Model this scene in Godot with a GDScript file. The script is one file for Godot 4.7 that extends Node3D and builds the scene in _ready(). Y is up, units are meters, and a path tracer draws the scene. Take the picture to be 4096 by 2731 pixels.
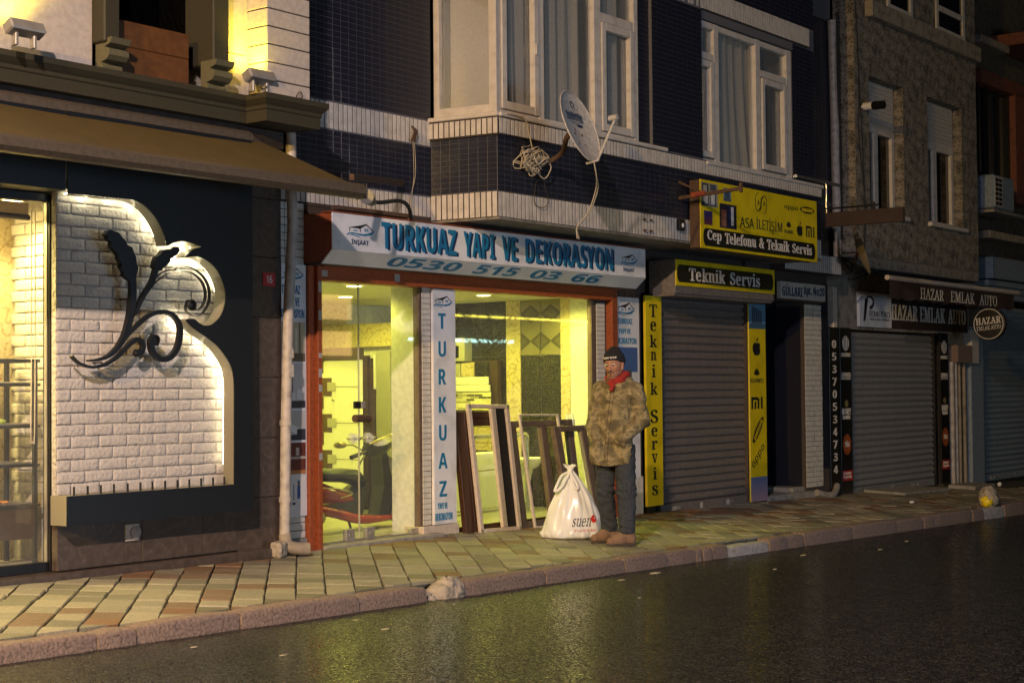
extends Node3D
# A night street: bakery, tiled apartment block with two shops, stucco block, far shutter; x runs along the facades, z points to the road.

class MB:
	var v := PackedVector3Array()
	var n := PackedVector3Array()
	var c := PackedColorArray()
	var u := PackedVector2Array()
	var ix := PackedInt32Array()
	var col := Color(1, 1, 1)
	func vert(p: Vector3, nn: Vector3, uv := Vector2.ZERO) -> int:
		v.append(p); n.append(nn); c.append(col); u.append(uv)
		return v.size() - 1
	func tri(a: Vector3, b: Vector3, d: Vector3) -> void:
		var nn := (b - a).cross(d - a)
		if nn.length_squared() < 1e-18:
			return
		nn = nn.normalized()
		var i := vert(a, nn); vert(b, nn); vert(d, nn)
		ix.append_array([i, i + 2, i + 1])
	func quad(a: Vector3, b: Vector3, d: Vector3, e: Vector3) -> void:
		var nn := (d - a).cross(e - b).normalized()
		var i := vert(a, nn, Vector2(0, 1)); vert(b, nn, Vector2(1, 1)); vert(d, nn, Vector2(1, 0)); vert(e, nn, Vector2(0, 0))
		ix.append_array([i, i + 2, i + 1, i, i + 3, i + 2])
	func qo(a: Vector3, b: Vector3, d: Vector3, e: Vector3, o: Vector3) -> void:
		if (d - a).cross(e - b).dot(o) < 0.0:
			quad(a, e, d, b)
		else:
			quad(a, b, d, e)
	func to(a: Vector3, b: Vector3, d: Vector3, o: Vector3) -> void:
		if (b - a).cross(d - a).dot(o) < 0.0:
			tri(a, d, b)
		else:
			tri(a, b, d)
	# oriented box with optional chamfer
	func ob(t: Transform3D, s: Vector3, k := 0.0) -> void:
		var h := s * 0.5
		k = minf(k, minf(h.x, minf(h.y, h.z)) * 0.9)
		var ax := [Vector3.RIGHT, Vector3.UP, Vector3.BACK]
		for a in 3:
			var b := (a + 1) % 3
			var d := (a + 2) % 3
			for sg in [-1.0, 1.0]:
				var o: Vector3 = ax[a] * h[a] * sg
				var p: Vector3 = ax[b] * (h[b] - k)
				var q: Vector3 = ax[d] * (h[d] - k)
				qo(t * (o - p - q), t * (o + p - q), t * (o + p + q), t * (o - p + q), t.basis * (ax[a] * sg))
		if k <= 0.0:
			return
		for a in 3:
			var b := (a + 1) % 3
			var d := (a + 2) % 3
			for s1 in [-1.0, 1.0]:
				for s2 in [-1.0, 1.0]:
					var p: Vector3 = ax[a] * (h[a] - k)
					var q1: Vector3 = ax[b] * h[b] * s1 + ax[d] * (h[d] - k) * s2
					var q2: Vector3 = ax[b] * (h[b] - k) * s1 + ax[d] * h[d] * s2
					qo(t * (q1 - p), t * (q1 + p), t * (q2 + p), t * (q2 - p), t.basis * (ax[b] * s1 + ax[d] * s2))
		for sx in [-1.0, 1.0]:
			for sy in [-1.0, 1.0]:
				for sz in [-1.0, 1.0]:
					to(t * Vector3(h.x * sx, (h.y - k) * sy, (h.z - k) * sz), t * Vector3((h.x - k) * sx, h.y * sy, (h.z - k) * sz), t * Vector3((h.x - k) * sx, (h.y - k) * sy, h.z * sz), t.basis * Vector3(sx, sy, sz))
	func box(x0: float, x1: float, y0: float, y1: float, z0: float, z1: float, k := 0.0) -> void:
		ob(Transform3D(Basis(), Vector3((x0 + x1) / 2, (y0 + y1) / 2, (z0 + z1) / 2)), Vector3(absf(x1 - x0), absf(y1 - y0), absf(z1 - z0)), k)
	# box along a line from a to b, w wide (across), h high
	func bar(a: Vector3, b: Vector3, w: float, h: float, k := 0.0, up := Vector3.UP) -> void:
		var z := (b - a).normalized()
		if absf(z.dot(up)) > 0.99:
			up = Vector3.RIGHT
		var x := up.cross(z).normalized()
		ob(Transform3D(Basis(x, z.cross(x), z), (a + b) / 2), Vector3(w, h, (b - a).length()), k)
	func tube(pts: Array, r, sides := 8, caps := true) -> void:
		var cnt := pts.size()
		var up := Vector3.UP
		var prev := Vector3.ZERO
		var base := -1
		for i in cnt:
			var d: Vector3 = (pts[mini(i + 1, cnt - 1)] - pts[maxi(i - 1, 0)]).normalized()
			if i == 0:
				prev = d.cross(up)
				if prev.length() < 0.01:
					prev = d.cross(Vector3.RIGHT)
			prev = (prev - d * prev.dot(d)).normalized()
			var q := d.cross(prev)
			var rr: float = r[i] if r is Array else r
			var first := v.size()
			for s in sides:
				var a := TAU * s / sides
				var nn := prev * cos(a) + q * sin(a)
				vert(pts[i] + nn * rr, nn)
			if i > 0:
				for s in sides:
					var s2 := (s + 1) % sides
					ix.append_array([base + s, first + s, base + s2, base + s2, first + s, first + s2])
			base = first
			if caps and (i == 0 or i == cnt - 1) and rr > 0.0:
				var o := d if i > 0 else -d
				var ci := vert(pts[i], o)
				for s in sides:
					var a := TAU * s / sides
					vert(pts[i] + (prev * cos(a) + q * sin(a)) * rr, o)
				for s in sides:
					var p0 := ci + 1 + s
					var p1 := ci + 1 + (s + 1) % sides
					ix.append_array([ci, p1, p0] if i > 0 else [ci, p0, p1])
	# profile of Vector2(radius, height) turned round local y
	func lathe(prof: Array, t: Transform3D, segs := 20, sx := 1.0, sz := 1.0) -> void:
		var base := v.size()
		for i in prof.size():
			var d: Vector2 = prof[mini(i + 1, prof.size() - 1)] - prof[maxi(i - 1, 0)]
			var nn := Vector2(d.y, -d.x).normalized()
			for s in segs + 1:
				var a := TAU * s / segs
				vert(t * Vector3(prof[i].x * cos(a) * sx, prof[i].y, prof[i].x * sin(a) * sz), (t.basis * Vector3(nn.x * cos(a) / sx, nn.y, nn.x * sin(a) / sz)).normalized(), Vector2(float(s) / segs, float(i) / maxf(1, prof.size() - 1)))
		for i in prof.size() - 1:
			for s in segs:
				var a := base + i * (segs + 1) + s
				var b := a + segs + 1
				ix.append_array([a, a + 1, b, a + 1, b + 1, b])
	func ball(p: Vector3, r: Vector3, segs := 10, rings := 6, bs := Basis()) -> void:
		var prof := []
		for i in rings + 1:
			var a := PI * i / rings - PI / 2
			prof.append(Vector2(maxf(cos(a), 0.0), sin(a)))
		lathe(prof, Transform3D(bs * Basis.from_scale(r), p), segs)
	# outline in local xy, from z = 0 to z = d
	func prism(poly: PackedVector2Array, t: Transform3D, d: float) -> void:
		var area := 0.0
		for i in poly.size():
			area += poly[i].cross(poly[(i + 1) % poly.size()])
		if area < 0.0:
			poly.reverse()
		var tr := Geometry2D.triangulate_polygon(poly)
		for zz in [0.0, d]:
			var o := t.basis * Vector3(0, 0, 1.0 if zz > 0.0 else -1.0)
			for i in range(0, tr.size(), 3):
				var a := t * Vector3(poly[tr[i]].x, poly[tr[i]].y, zz)
				var b := t * Vector3(poly[tr[i + 1]].x, poly[tr[i + 1]].y, zz)
				var e := t * Vector3(poly[tr[i + 2]].x, poly[tr[i + 2]].y, zz)
				to(a, b, e, o)
		for i in poly.size():
			var p := poly[i]
			var q := poly[(i + 1) % poly.size()]
			var e := q - p
			qo(t * Vector3(p.x, p.y, 0), t * Vector3(q.x, q.y, 0), t * Vector3(q.x, q.y, d), t * Vector3(p.x, p.y, d), t.basis * Vector3(e.y, -e.x, 0))
	# smooth skin over rings of equal length
	func loft(rings: Array, closed := true) -> void:
		var m: int = rings[0].size()
		var base := v.size()
		for i in rings.size():
			for j in m:
				var a: Vector3 = rings[i][(j + 1) % m if closed else mini(j + 1, m - 1)] - rings[i][(j - 1 + m) % m if closed else maxi(j - 1, 0)]
				var b: Vector3 = rings[mini(i + 1, rings.size() - 1)][j] - rings[maxi(i - 1, 0)][j]
				vert(rings[i][j], a.cross(b).normalized(), Vector2(float(j) / (m - 1), 1.0 - float(i) / (rings.size() - 1)))
		for i in rings.size() - 1:
			for j in (m if closed else m - 1):
				var a := base + i * m + j
				var b := base + i * m + (j + 1) % m
				ix.append_array([a, a + m, b, b, a + m, b + m])
	func mesh() -> ArrayMesh:
		var arr := []
		arr.resize(Mesh.ARRAY_MAX)
		arr[Mesh.ARRAY_VERTEX] = v
		arr[Mesh.ARRAY_NORMAL] = n
		arr[Mesh.ARRAY_COLOR] = c
		arr[Mesh.ARRAY_TEX_UV] = u
		arr[Mesh.ARRAY_INDEX] = ix
		var am := ArrayMesh.new()
		am.add_surface_from_arrays(Mesh.PRIMITIVE_TRIANGLES, arr)
		return am

var M := {}
var rng := RandomNumberGenerator.new()
var fonts := {}

func V(x: float, y: float, z: float) -> Vector3:
	return Vector3(x, y, z)

func rnd(a: float, b: float) -> float:
	return rng.randf_range(a, b)

func gy(x: float, z: float) -> float:   # height of the sidewalk
	return 0.004 - 0.0141 * x - 0.0428 * z - 0.013 * maxf(0.0, x - 9.0) * clampf((2.05 - z) / 2.0, 0.0, 1.0)

func ry(x: float) -> float:             # height of the road
	return -0.195 - 0.0175 * x

# ---- scene tree helpers -------------------------------------------------
func thing(called: String, label: String, category: String, at := Vector3.ZERO, group := "") -> Node3D:
	var o := Node3D.new()
	o.name = called
	add_child(o, true)
	o.position = at
	meta(o, label, category, group)
	return o

func meta(o: Node, label: String, category: String, group := "") -> void:
	if label: o.set_meta("label", label)
	if category: o.set_meta("category", category)
	if group: o.set_meta("group", group)

func part(parent: Node3D, called: String, m, mat: Material, label := "") -> MeshInstance3D:   # mesh given in world coordinates
	return inst(parent, called, m.mesh() if m is MB else m, mat, Transform3D(), label)

func inst(parent: Node3D, called: String, mesh: Mesh, mat: Material, t := Transform3D(), label := "") -> MeshInstance3D:
	var o := MeshInstance3D.new()
	o.name = called
	o.mesh = mesh
	o.material_override = mat
	parent.add_child(o, true)
	o.transform = parent.global_transform.affine_inverse() * t
	if label: o.set_meta("label", label)
	return o

func solo(called: String, m, mat: Material, label: String, category: String, at := Vector3.ZERO, group := "") -> MeshInstance3D:   # one-mesh thing, mesh in local coordinates
	var o := MeshInstance3D.new()
	o.name = called
	o.mesh = m.mesh() if m is MB else m
	o.material_override = mat
	add_child(o, true)
	o.position = at
	meta(o, label, category, group)
	return o

func struct(called: String, m, mat: Material) -> MeshInstance3D:
	var o := solo(called, m, mat, "", "")
	o.set_meta("kind", "structure")
	return o

func bx(x0: float, x1: float, y0: float, y1: float, z0: float, z1: float, k := 0.0) -> MB:
	var m := MB.new()
	m.box(x0, x1, y0, y1, z0, z1, k)
	return m

func fnt(k: String) -> Font:
	if not fonts.has(k):
		var f := SystemFont.new()
		f.font_names = PackedStringArray(["Droid Serif" if k.begins_with("serif") else "Droid Sans"])
		f.font_weight = 700 if k.ends_with("b") else 400
		fonts[k] = f
	return fonts[k]

# flat lettering fitted into the rectangle x0..x1, y0..y1 at depth z of the frame t
func txt(parent: Node3D, called: String, s: String, f: String, mat: Material, x0: float, x1: float, y0: float, y1: float, z: float, shear := 0.0, t := Transform3D(), dep := 0.003) -> MeshInstance3D:
	var tm := TextMesh.new()
	tm.text = s
	tm.font = fnt(f)
	tm.font_size = 48
	tm.pixel_size = 0.01
	tm.depth = dep
	tm.curve_step = 4.0 if f == "serif" else 3.0
	var b := tm.get_aabb()
	var sx := (x1 - x0) / maxf(b.size.x, 0.001)
	var sy := (y1 - y0) / maxf(b.size.y, 0.001)
	var bs := Basis(V(sx, 0, 0), V(shear * sy, sy, 0), V(0, 0, 1))
	var ctr := b.get_center()
	var o := V((x0 + x1) / 2, (y0 + y1) / 2, z + dep / 2) - bs * V(ctr.x, ctr.y, 0)
	return inst(parent, called, tm, mat, t * Transform3D(bs, o))

func poly(pts: Array) -> PackedVector2Array:
	var p := PackedVector2Array()
	for q in pts:
		p.append(Vector2(q[0], q[1]))
	return p

func flat(parent: Node3D, called: String, pts: Array, z: float, mat: Material, d := 0.002, t := Transform3D()) -> MeshInstance3D:
	var m := MB.new()
	m.prism(poly(pts), t * Transform3D(Basis(), V(0, 0, z)), d)
	return part(parent, called, m, mat)

func smooth(pts: Array, sub := 6) -> Array:   # Catmull-Rom through the points
	var out := []
	for i in pts.size() - 1:
		var p0: Variant = pts[maxi(i - 1, 0)]
		var p1: Variant = pts[i]
		var p2: Variant = pts[i + 1]
		var p3: Variant = pts[mini(i + 2, pts.size() - 1)]
		for k in sub:
			out.append(p1.cubic_interpolate(p2, p0, p3, float(k) / sub))
	out.append(pts[-1])
	return out

# ribbon of varying width round a centre line in the xy plane
func ribbon(pts: Array, w0: float, w1: float, tip := 0.0) -> PackedVector2Array:
	var cl := []
	for p in pts:
		cl.append(Vector2(p[0], p[1]))
	cl = smooth(cl, 5)
	var l := PackedVector2Array()
	var r := PackedVector2Array()
	for i in cl.size():
		var d: Vector2 = (cl[mini(i + 1, cl.size() - 1)] - cl[maxi(i - 1, 0)]).normalized()
		var f := float(i) / (cl.size() - 1)
		var w := lerpf(w0, w1, minf(1.0, f * 1.6)) * 0.5
		if tip > 0.0 and f > 0.9:
			w += tip * (f - 0.9) * 10.0
		l.append(cl[i] + d.orthogonal() * w)
		r.append(cl[i] - d.orthogonal() * w)
	r.reverse()
	l.append_array(r)
	return l

# ---- materials ----------------------------------------------------------
func img(seed_: int, freq: float, oct: int, stops: Array, size := 256, type := FastNoiseLite.TYPE_SIMPLEX_SMOOTH, mode := "", warp := 0.0) -> ImageTexture:
	var nz := FastNoiseLite.new()
	nz.seed = seed_
	nz.noise_type = type
	nz.frequency = freq
	nz.fractal_octaves = oct
	if mode == "ridged":
		nz.fractal_type = FastNoiseLite.FRACTAL_RIDGED
	if type == FastNoiseLite.TYPE_CELLULAR:
		nz.cellular_return_type = FastNoiseLite.RETURN_CELL_VALUE if mode == "cell" else FastNoiseLite.RETURN_DISTANCE
	if warp > 0.0:
		nz.domain_warp_enabled = true
		nz.domain_warp_amplitude = warp
		nz.domain_warp_frequency = 0.01
	var im := nz.get_seamless_image(size, size)
	im.convert(Image.FORMAT_L8)
	var src := im.get_data()
	var lut := []
	for i in 256:
		var f := i / 255.0
		var col: Color = stops[-1][1]
		for k in stops.size() - 1:
			if f <= stops[k + 1][0]:
				col = stops[k][1].lerp(stops[k + 1][1], clampf((f - stops[k][0]) / maxf(1e-4, stops[k + 1][0] - stops[k][0]), 0.0, 1.0))
				break
		lut.append([col.r8, col.g8, col.b8])
	var out := PackedByteArray()
	out.resize(src.size() * 3)
	for i in src.size():
		var l: Array = lut[src[i]]
		out[i * 3] = l[0]; out[i * 3 + 1] = l[1]; out[i * 3 + 2] = l[2]
	return ImageTexture.create_from_image(Image.create_from_data(size, size, false, Image.FORMAT_RGB8, out))

func mul(a: ImageTexture, b: ImageTexture) -> ImageTexture:   # two patterns laid over each other
	var x := a.get_image().get_data()
	var y := b.get_image().get_data()
	for i in x.size():
		x[i] = x[i] * y[i] / 255
	return ImageTexture.create_from_image(Image.create_from_data(a.get_width(), a.get_height(), false, Image.FORMAT_RGB8, x))

func g(a: float) -> Color:
	return Color(a, a, a)

func mk(k: String, c: Color, rough := 0.8, tex: Texture2D = null, ts := 1.0, bump: Texture2D = null, bs := 0.1, metal := 0.0) -> StandardMaterial3D:
	var m := StandardMaterial3D.new()
	m.resource_name = k
	m.albedo_color = Color(c.r, c.g, c.b).linear_to_srgb()
	m.roughness = rough
	m.metallic = metal
	if tex:
		m.albedo_texture = tex
	if bump:
		m.heightmap_enabled = true
		m.heightmap_texture = bump
		m.heightmap_scale = bs
	if tex or bump:
		m.uv1_triplanar = true
		m.uv1_world_triplanar = true
		m.uv1_scale = V(ts, ts, ts)
	M[k] = m
	return m

func glow(k: String, c: Color, e: float) -> StandardMaterial3D:
	var m := mk(k, c * 0.7, 0.5)
	m.emission_enabled = true
	m.emission = c.linear_to_srgb()
	m.emission_energy_multiplier = e
	return m

func pane(k: String, c: Color, alpha: float, rough := 0.02) -> StandardMaterial3D:
	var m := mk(k, c, rough)
	m.albedo_color.a = alpha
	m.transparency = BaseMaterial3D.TRANSPARENCY_ALPHA
	return m

func omni(parent: Node3D, at: Vector3, c: Color, e: float, size := 0.05) -> void:
	var l := OmniLight3D.new()
	l.name = "glow_light"
	parent.add_child(l, true)
	l.global_position = at
	l.light_color = c.linear_to_srgb()
	l.light_energy = e
	l.light_size = size
	l.omni_range = 60.0
	l.omni_attenuation = 2.0
	l.shadow_enabled = true

func area(parent: Node3D, at: Vector3, dir: Vector3, size: Vector2, c: Color, e: float) -> void:
	var l := AreaLight3D.new()
	l.name = "panel_light"
	parent.add_child(l, true)
	l.global_transform = Transform3D(Basis.looking_at(dir, Vector3.UP if absf(dir.y) < 0.9 else Vector3.BACK), at)
	l.area_size = size
	l.light_color = c.linear_to_srgb()
	l.light_energy = e
	l.area_range = 40.0
	l.shadow_enabled = true

func spot(parent: Node3D, at: Vector3, dir: Vector3, c: Color, e: float, ang := 45.0, size := 0.05, soft := 0.6) -> void:
	var l := SpotLight3D.new()
	l.name = "beam_light"
	parent.add_child(l, true)
	l.global_transform = Transform3D(Basis.looking_at(dir.normalized(), Vector3.UP if absf(dir.normalized().y) < 0.95 else Vector3.BACK), at)
	l.light_color = c.linear_to_srgb()
	l.light_energy = e
	l.light_size = size
	l.spot_angle = ang
	l.spot_range = 60.0
	l.spot_angle_attenuation = soft
	l.shadow_enabled = true

func materials() -> void:
	var grain := img(1, 0.05, 4, [[0.0, g(0.88)], [1.0, g(1.0)]])
	var fine := img(2, 0.2, 2, [[0.0, g(0.0)], [1.0, g(1.0)]])
	var lump := img(3, 0.03, 4, [[0.0, g(0.0)], [1.0, g(1.0)]])
	var patch := img(4, 0.012, 5, [[0.0, g(0.84)], [0.45, g(0.95)], [1.0, g(1.0)]], 512)
	var dirt := img(5, 0.016, 5, [[0.0, g(0.6)], [0.3, g(0.86)], [0.6, g(0.96)], [1.0, g(1.0)]], 512)
	var streak := img(6, 0.03, 5, [[0.0, g(0.78)], [0.5, g(0.93)], [1.0, g(1.0)]], 512)
	var speck := img(7, 0.12, 2, [[0.0, g(0.0)], [0.5, g(0.5)], [1.0, g(1.0)]], 512, FastNoiseLite.TYPE_CELLULAR)
	var asph := img(8, 0.13, 1, [[0.0, g(0.2)], [0.6, g(0.34)], [0.8, g(0.46)], [0.85, Color(0.98, 0.96, 0.9)], [1.0, Color(1, 0.98, 0.94)]], 512, FastNoiseLite.TYPE_CELLULAR, "cell")
	var cells := img(21, 0.13, 1, [[0.0, g(0.0)], [1.0, g(1.0)]], 512, FastNoiseLite.TYPE_CELLULAR, "cell")
	var gravel := img(22, 0.16, 1, [[0.0, g(0.7)], [0.5, g(0.88)], [1.0, g(1.0)]], 512, FastNoiseLite.TYPE_CELLULAR, "cell")
	var marble := img(10, 0.012, 5, [[0.0, Color(0.45, 0.41, 0.38)], [0.5, Color(0.52, 0.47, 0.44)], [0.82, Color(0.58, 0.53, 0.5)], [0.93, Color(0.72, 0.67, 0.63)], [1.0, Color(1, 0.97, 0.93)]], 512, FastNoiseLite.TYPE_SIMPLEX_SMOOTH, "ridged", 45.0)
	var cream := img(11, 0.012, 5, [[0.0, Color(0.8, 0.75, 0.62)], [0.6, Color(0.92, 0.88, 0.78)], [1.0, Color(0.62, 0.54, 0.4)]], 512, FastNoiseLite.TYPE_SIMPLEX_SMOOTH, "ridged", 30.0)
	var darkm := img(12, 0.02, 5, [[0.0, Color(0.18, 0.17, 0.13)], [0.6, Color(0.3, 0.28, 0.22)], [0.9, Color(0.5, 0.47, 0.38)], [1.0, Color(0.8, 0.76, 0.62)]], 512, FastNoiseLite.TYPE_SIMPLEX_SMOOTH, "ridged", 40.0)
	var pits := img(13, 0.03, 1, [[0.0, g(0.16)], [0.1, g(0.22)], [0.17, g(0.95)], [1.0, g(1.0)]], 512, FastNoiseLite.TYPE_CELLULAR)
	var wood := img(14, 0.02, 4, [[0.0, Color(0.8, 0.72, 0.66)], [0.5, Color(0.9, 0.84, 0.78)], [1.0, Color(1, 0.95, 0.9)]], 256)
	var camo := img(15, 0.013, 4, [[0.0, Color(0.31, 0.28, 0.21)], [0.36, Color(0.34, 0.31, 0.23)], [0.4, Color(0.43, 0.39, 0.29)], [0.54, Color(0.46, 0.42, 0.31)], [0.58, Color(0.58, 0.53, 0.4)], [0.74, Color(0.6, 0.55, 0.42)], [0.78, Color(0.4, 0.37, 0.28)], [1.0, Color(0.36, 0.33, 0.25)]], 512, FastNoiseLite.TYPE_SIMPLEX_SMOOTH, "", 25.0)
	mk("asphalt", Color(0.06, 0.059, 0.058), 0.4, mul(asph, img(23, 0.006, 4, [[0.0, g(0.6)], [0.5, g(0.85)], [1.0, g(1.0)]], 512)), 1.5, cells, 0.16)
	M.asphalt.roughness_texture = cells
	M.asphalt.roughness = 0.8
	mk("bed", Color(0.03, 0.027, 0.022), 0.95, grain, 2.0)
	mk("paver_olive", Color(0.3, 0.275, 0.2), 0.68, gravel, 3.2, cells, 0.16)
	mk("paver_pale", Color(0.36, 0.325, 0.235), 0.66, gravel, 3.2, cells, 0.16)
	mk("paver_brown", Color(0.22, 0.15, 0.095), 0.7, gravel, 3.2, cells, 0.16)
	mk("paver_dark", Color(0.21, 0.195, 0.14), 0.66, gravel, 3.2, cells, 0.16)
	mk("paver_mix", Color(1, 1, 1), 0.68, gravel, 3.2, cells, 0.16).vertex_color_use_as_albedo = true
	mk("kerb", Color(0.28, 0.2, 0.165), 0.85, img(20, 0.05, 5, [[0.0, g(0.42)], [0.4, g(0.8)], [1.0, g(1.0)]], 512), 1.3, cells, 0.25)
	mk("kerb_grey", Color(0.36, 0.34, 0.33), 0.85, dirt, 1.5, fine, 0.5)
	mk("stone_lump", Color(0.36, 0.31, 0.25), 0.9, dirt, 2.0, lump, 1.5)
	mk("concrete", Color(0.3, 0.28, 0.25), 0.9, dirt, 0.8, lump, 0.3)
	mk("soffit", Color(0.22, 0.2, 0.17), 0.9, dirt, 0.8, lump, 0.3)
	mk("marble", Color(0.27, 0.25, 0.24), 0.3, marble, 1.1)
	mk("cream_marble", Color(0.75, 0.7, 0.55), 0.3, cream, 1.2)
	mk("dark_marble", Color(0.26, 0.25, 0.2), 0.2, darkm, 1.6)
	mk("white_brick", Color(0.54, 0.5, 0.47), 0.85, grain, 3.0, lump, 0.45)
	mk("brick_joint", Color(0.42, 0.39, 0.36), 0.9, grain, 3.0, lump, 1.0)
	mk("black_panel", Color(0.005, 0.005, 0.006), 0.45, grain, 1.5)
	mk("panel_edge", Color(0.2, 0.18, 0.13), 0.45)
	mk("black_metal", Color(0.012, 0.012, 0.013), 0.35, null, 1.0, null, 0.1, 0.3)
	mk("render_white", Color(0.5, 0.44, 0.4), 0.9, grain, 1.2, fine, 0.15)
	mk("olive_paint", Color(0.034, 0.029, 0.014), 0.7, grain, 1.5)
	mk("olive_light", Color(0.11, 0.1, 0.055), 0.7, grain, 1.5)
	mk("orange_wood", Color(0.13, 0.055, 0.01), 0.6, wood, 2.0)
	mk("dark_glass", Color(0.006, 0.005, 0.005), 0.06)
	mk("awning_cloth", Color(0.075, 0.047, 0.006), 0.85, patch, 0.7, fine, 0.1)
	mk("awning_bar", Color(0.1, 0.078, 0.058), 0.5, streak, 1.3, null, 0.1, 0.2)
	mk("grey_metal", Color(0.33, 0.31, 0.29), 0.45, patch, 1.0, null, 0.1, 0.4)
	mk("pvc_pipe", Color(0.46, 0.41, 0.37), 0.5, dirt, 1.0)
	mk("red_plate", Color(0.42, 0.02, 0.025), 0.35)
	mk("white_paint", Color(0.76, 0.75, 0.74), 0.5)
	mk("navy_tile", Color(0.015, 0.017, 0.03), 0.3, grain, 3.0, lump, 0.12)
	mk("navy_tile_b", Color(0.018, 0.02, 0.034), 0.34, grain, 3.0, lump, 0.12)
	mk("navy_grout", Color(0.11, 0.107, 0.12), 0.9)
	mk("band_tile", Color(0.6, 0.555, 0.51), 0.42, patch, 1.5)
	mk("band_tile_b", Color(0.54, 0.5, 0.455), 0.45, patch, 1.5)
	mk("band_grout", Color(0.055, 0.04, 0.033), 0.9)
	mk("pillar_tile", Color(0.64, 0.6, 0.52), 0.4, patch, 1.5)
	mk("orange_steel", Color(0.4, 0.088, 0.02), 0.5, streak, 1.4)
	mk("orange_dark", Color(0.3, 0.07, 0.02), 0.55, streak, 1.4)
	mk("sticker", Color(0.5, 0.45, 0.4), 0.8, dirt, 9.0)
	mk("sign_white", Color(0.78, 0.77, 0.79), 0.3, patch, 0.5)
	mk("sign_blue", Color(0.01, 0.165, 0.33), 0.35)
	mk("sign_navy", Color(0.006, 0.03, 0.09), 0.35)
	mk("ink", Color(0.008, 0.008, 0.009), 0.5)
	mk("sign_yellow", Color(0.72, 0.55, 0.01), 0.32, patch, 0.5)
	mk("sign_black", Color(0.01, 0.009, 0.008), 0.35)
	mk("letter_white", Color(0.62, 0.59, 0.56), 0.5)
	mk("letter_cream", Color(0.6, 0.57, 0.52), 0.6)
	mk("alu", Color(0.42, 0.39, 0.35), 0.35, null, 1.0, null, 0.1, 0.7)
	mk("shutter", Color(0.21, 0.185, 0.175), 0.5, streak, 0.9, null, 0.1, 0.25)
	mk("shutter_grey", Color(0.3, 0.305, 0.31), 0.5, streak, 0.9, null, 0.1, 0.25)
	mk("shutter_lit_blue", Color(0.27, 0.34, 0.43), 0.5, streak, 0.9, null, 0.1, 0.25)  # blue cast of the cool light put into the far front's colour
	mk("white_frame", Color(0.6, 0.545, 0.49), 0.4, patch, 1.0)
	mk("curtain", Color(0.4, 0.37, 0.31), 0.9, grain, 2.0, fine, 0.1)
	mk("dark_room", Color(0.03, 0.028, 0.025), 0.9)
	mk("stucco", Color(0.3, 0.262, 0.21), 0.95, mul(pits, img(24, 0.008, 5, [[0.0, g(0.45)], [0.45, g(0.8)], [1.0, g(1.0)]], 512)), 1.15, lump, 0.6)
	mk("stucco_plain", Color(0.3, 0.255, 0.2), 0.95, dirt, 0.6, lump, 0.5)
	mk("red_frame", Color(0.2, 0.065, 0.04), 0.7, dirt, 1.0)
	mk("far_wall", Color(0.1, 0.085, 0.07), 0.95, dirt, 0.6, lump, 0.5)
	mk("brown_awning", Color(0.035, 0.018, 0.014), 0.8, patch, 1.0)
	mk("room_white", Color(0.74, 0.73, 0.7), 0.8, grain, 1.0)
	mk("room_floor", Color(0.4, 0.38, 0.33), 0.35, patch, 1.0)
	mk("door_white", Color(0.8, 0.79, 0.76), 0.3)
	mk("door_brown", Color(0.13, 0.085, 0.05), 0.5, wood, 5.0)
	mk("dark_wood", Color(0.06, 0.036, 0.02), 0.5, wood, 3.0)
	mk("brown_pvc", Color(0.06, 0.026, 0.017), 0.4, wood, 3.0)
	mk("taupe_pvc", Color(0.15, 0.12, 0.105), 0.4, wood, 2.0)
	mk("cream_pvc", Color(0.6, 0.5, 0.41), 0.45, patch, 2.0)
	mk("screen_mesh", Color(0.035, 0.025, 0.022), 0.8, fine, 20.0)
	mk("steel", Color(0.55, 0.54, 0.5), 0.22, null, 1.0, null, 0.1, 0.85)
	mk("scooter_red", Color(0.3, 0.02, 0.012), 0.2)
	mk("scooter_black", Color(0.012, 0.012, 0.011), 0.4)
	mk("rubber", Color(0.015, 0.015, 0.014), 0.85)
	mk("lens", Color(0.7, 0.68, 0.6), 0.15)
	mk("skin", Color(0.44, 0.235, 0.15), 0.5, img(16, 0.05, 4, [[0.0, Color(0.78, 0.7, 0.66)], [1.0, Color(1, 1, 1)]], 128), 8.0, fine, 0.1)
	mk("stubble", Color(0.075, 0.05, 0.04), 0.9)
	mk("eye", Color(0.02, 0.014, 0.01), 0.2)
	mk("eye_white", Color(0.12, 0.09, 0.075), 0.35)
	mk("lip", Color(0.27, 0.1, 0.075), 0.5)
	mk("beanie", Color(0.011, 0.011, 0.013), 0.95, null, 1.0, fine, 0.3)
	mk("scarf", Color(0.33, 0.022, 0.016), 0.9, grain, 4.0, fine, 0.3)
	mk("camo", Color(0.95, 0.93, 0.84), 0.92, camo, 1.25, lump, 0.3)
	mk("jeans", Color(0.05, 0.06, 0.078), 0.95, img(17, 0.06, 4, [[0.0, g(0.6)], [1.0, g(1.0)]], 256), 3.0, lump, 0.4)
	mk("suede", Color(0.25, 0.15, 0.095), 0.95, grain, 6.0, fine, 0.3)
	mk("sole", Color(0.06, 0.045, 0.03), 0.9)
	mk("lace", Color(0.3, 0.22, 0.14), 0.9)
	var bag := mk("plastic_bag", Color(0.85, 0.85, 0.85), 0.24)
	bag.backlight_enabled = true
	bag.backlight = g(0.6)
	mk("bag_ink", Color(0.02, 0.02, 0.04), 0.5)
	mk("bag_red", Color(0.55, 0.02, 0.02), 0.5)
	mk("dish", Color(0.5, 0.47, 0.44), 0.5, dirt, 2.5)
	mk("cable", Color(0.42, 0.36, 0.27), 0.7)
	mk("cable_dark", Color(0.02, 0.018, 0.016), 0.7)
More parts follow.
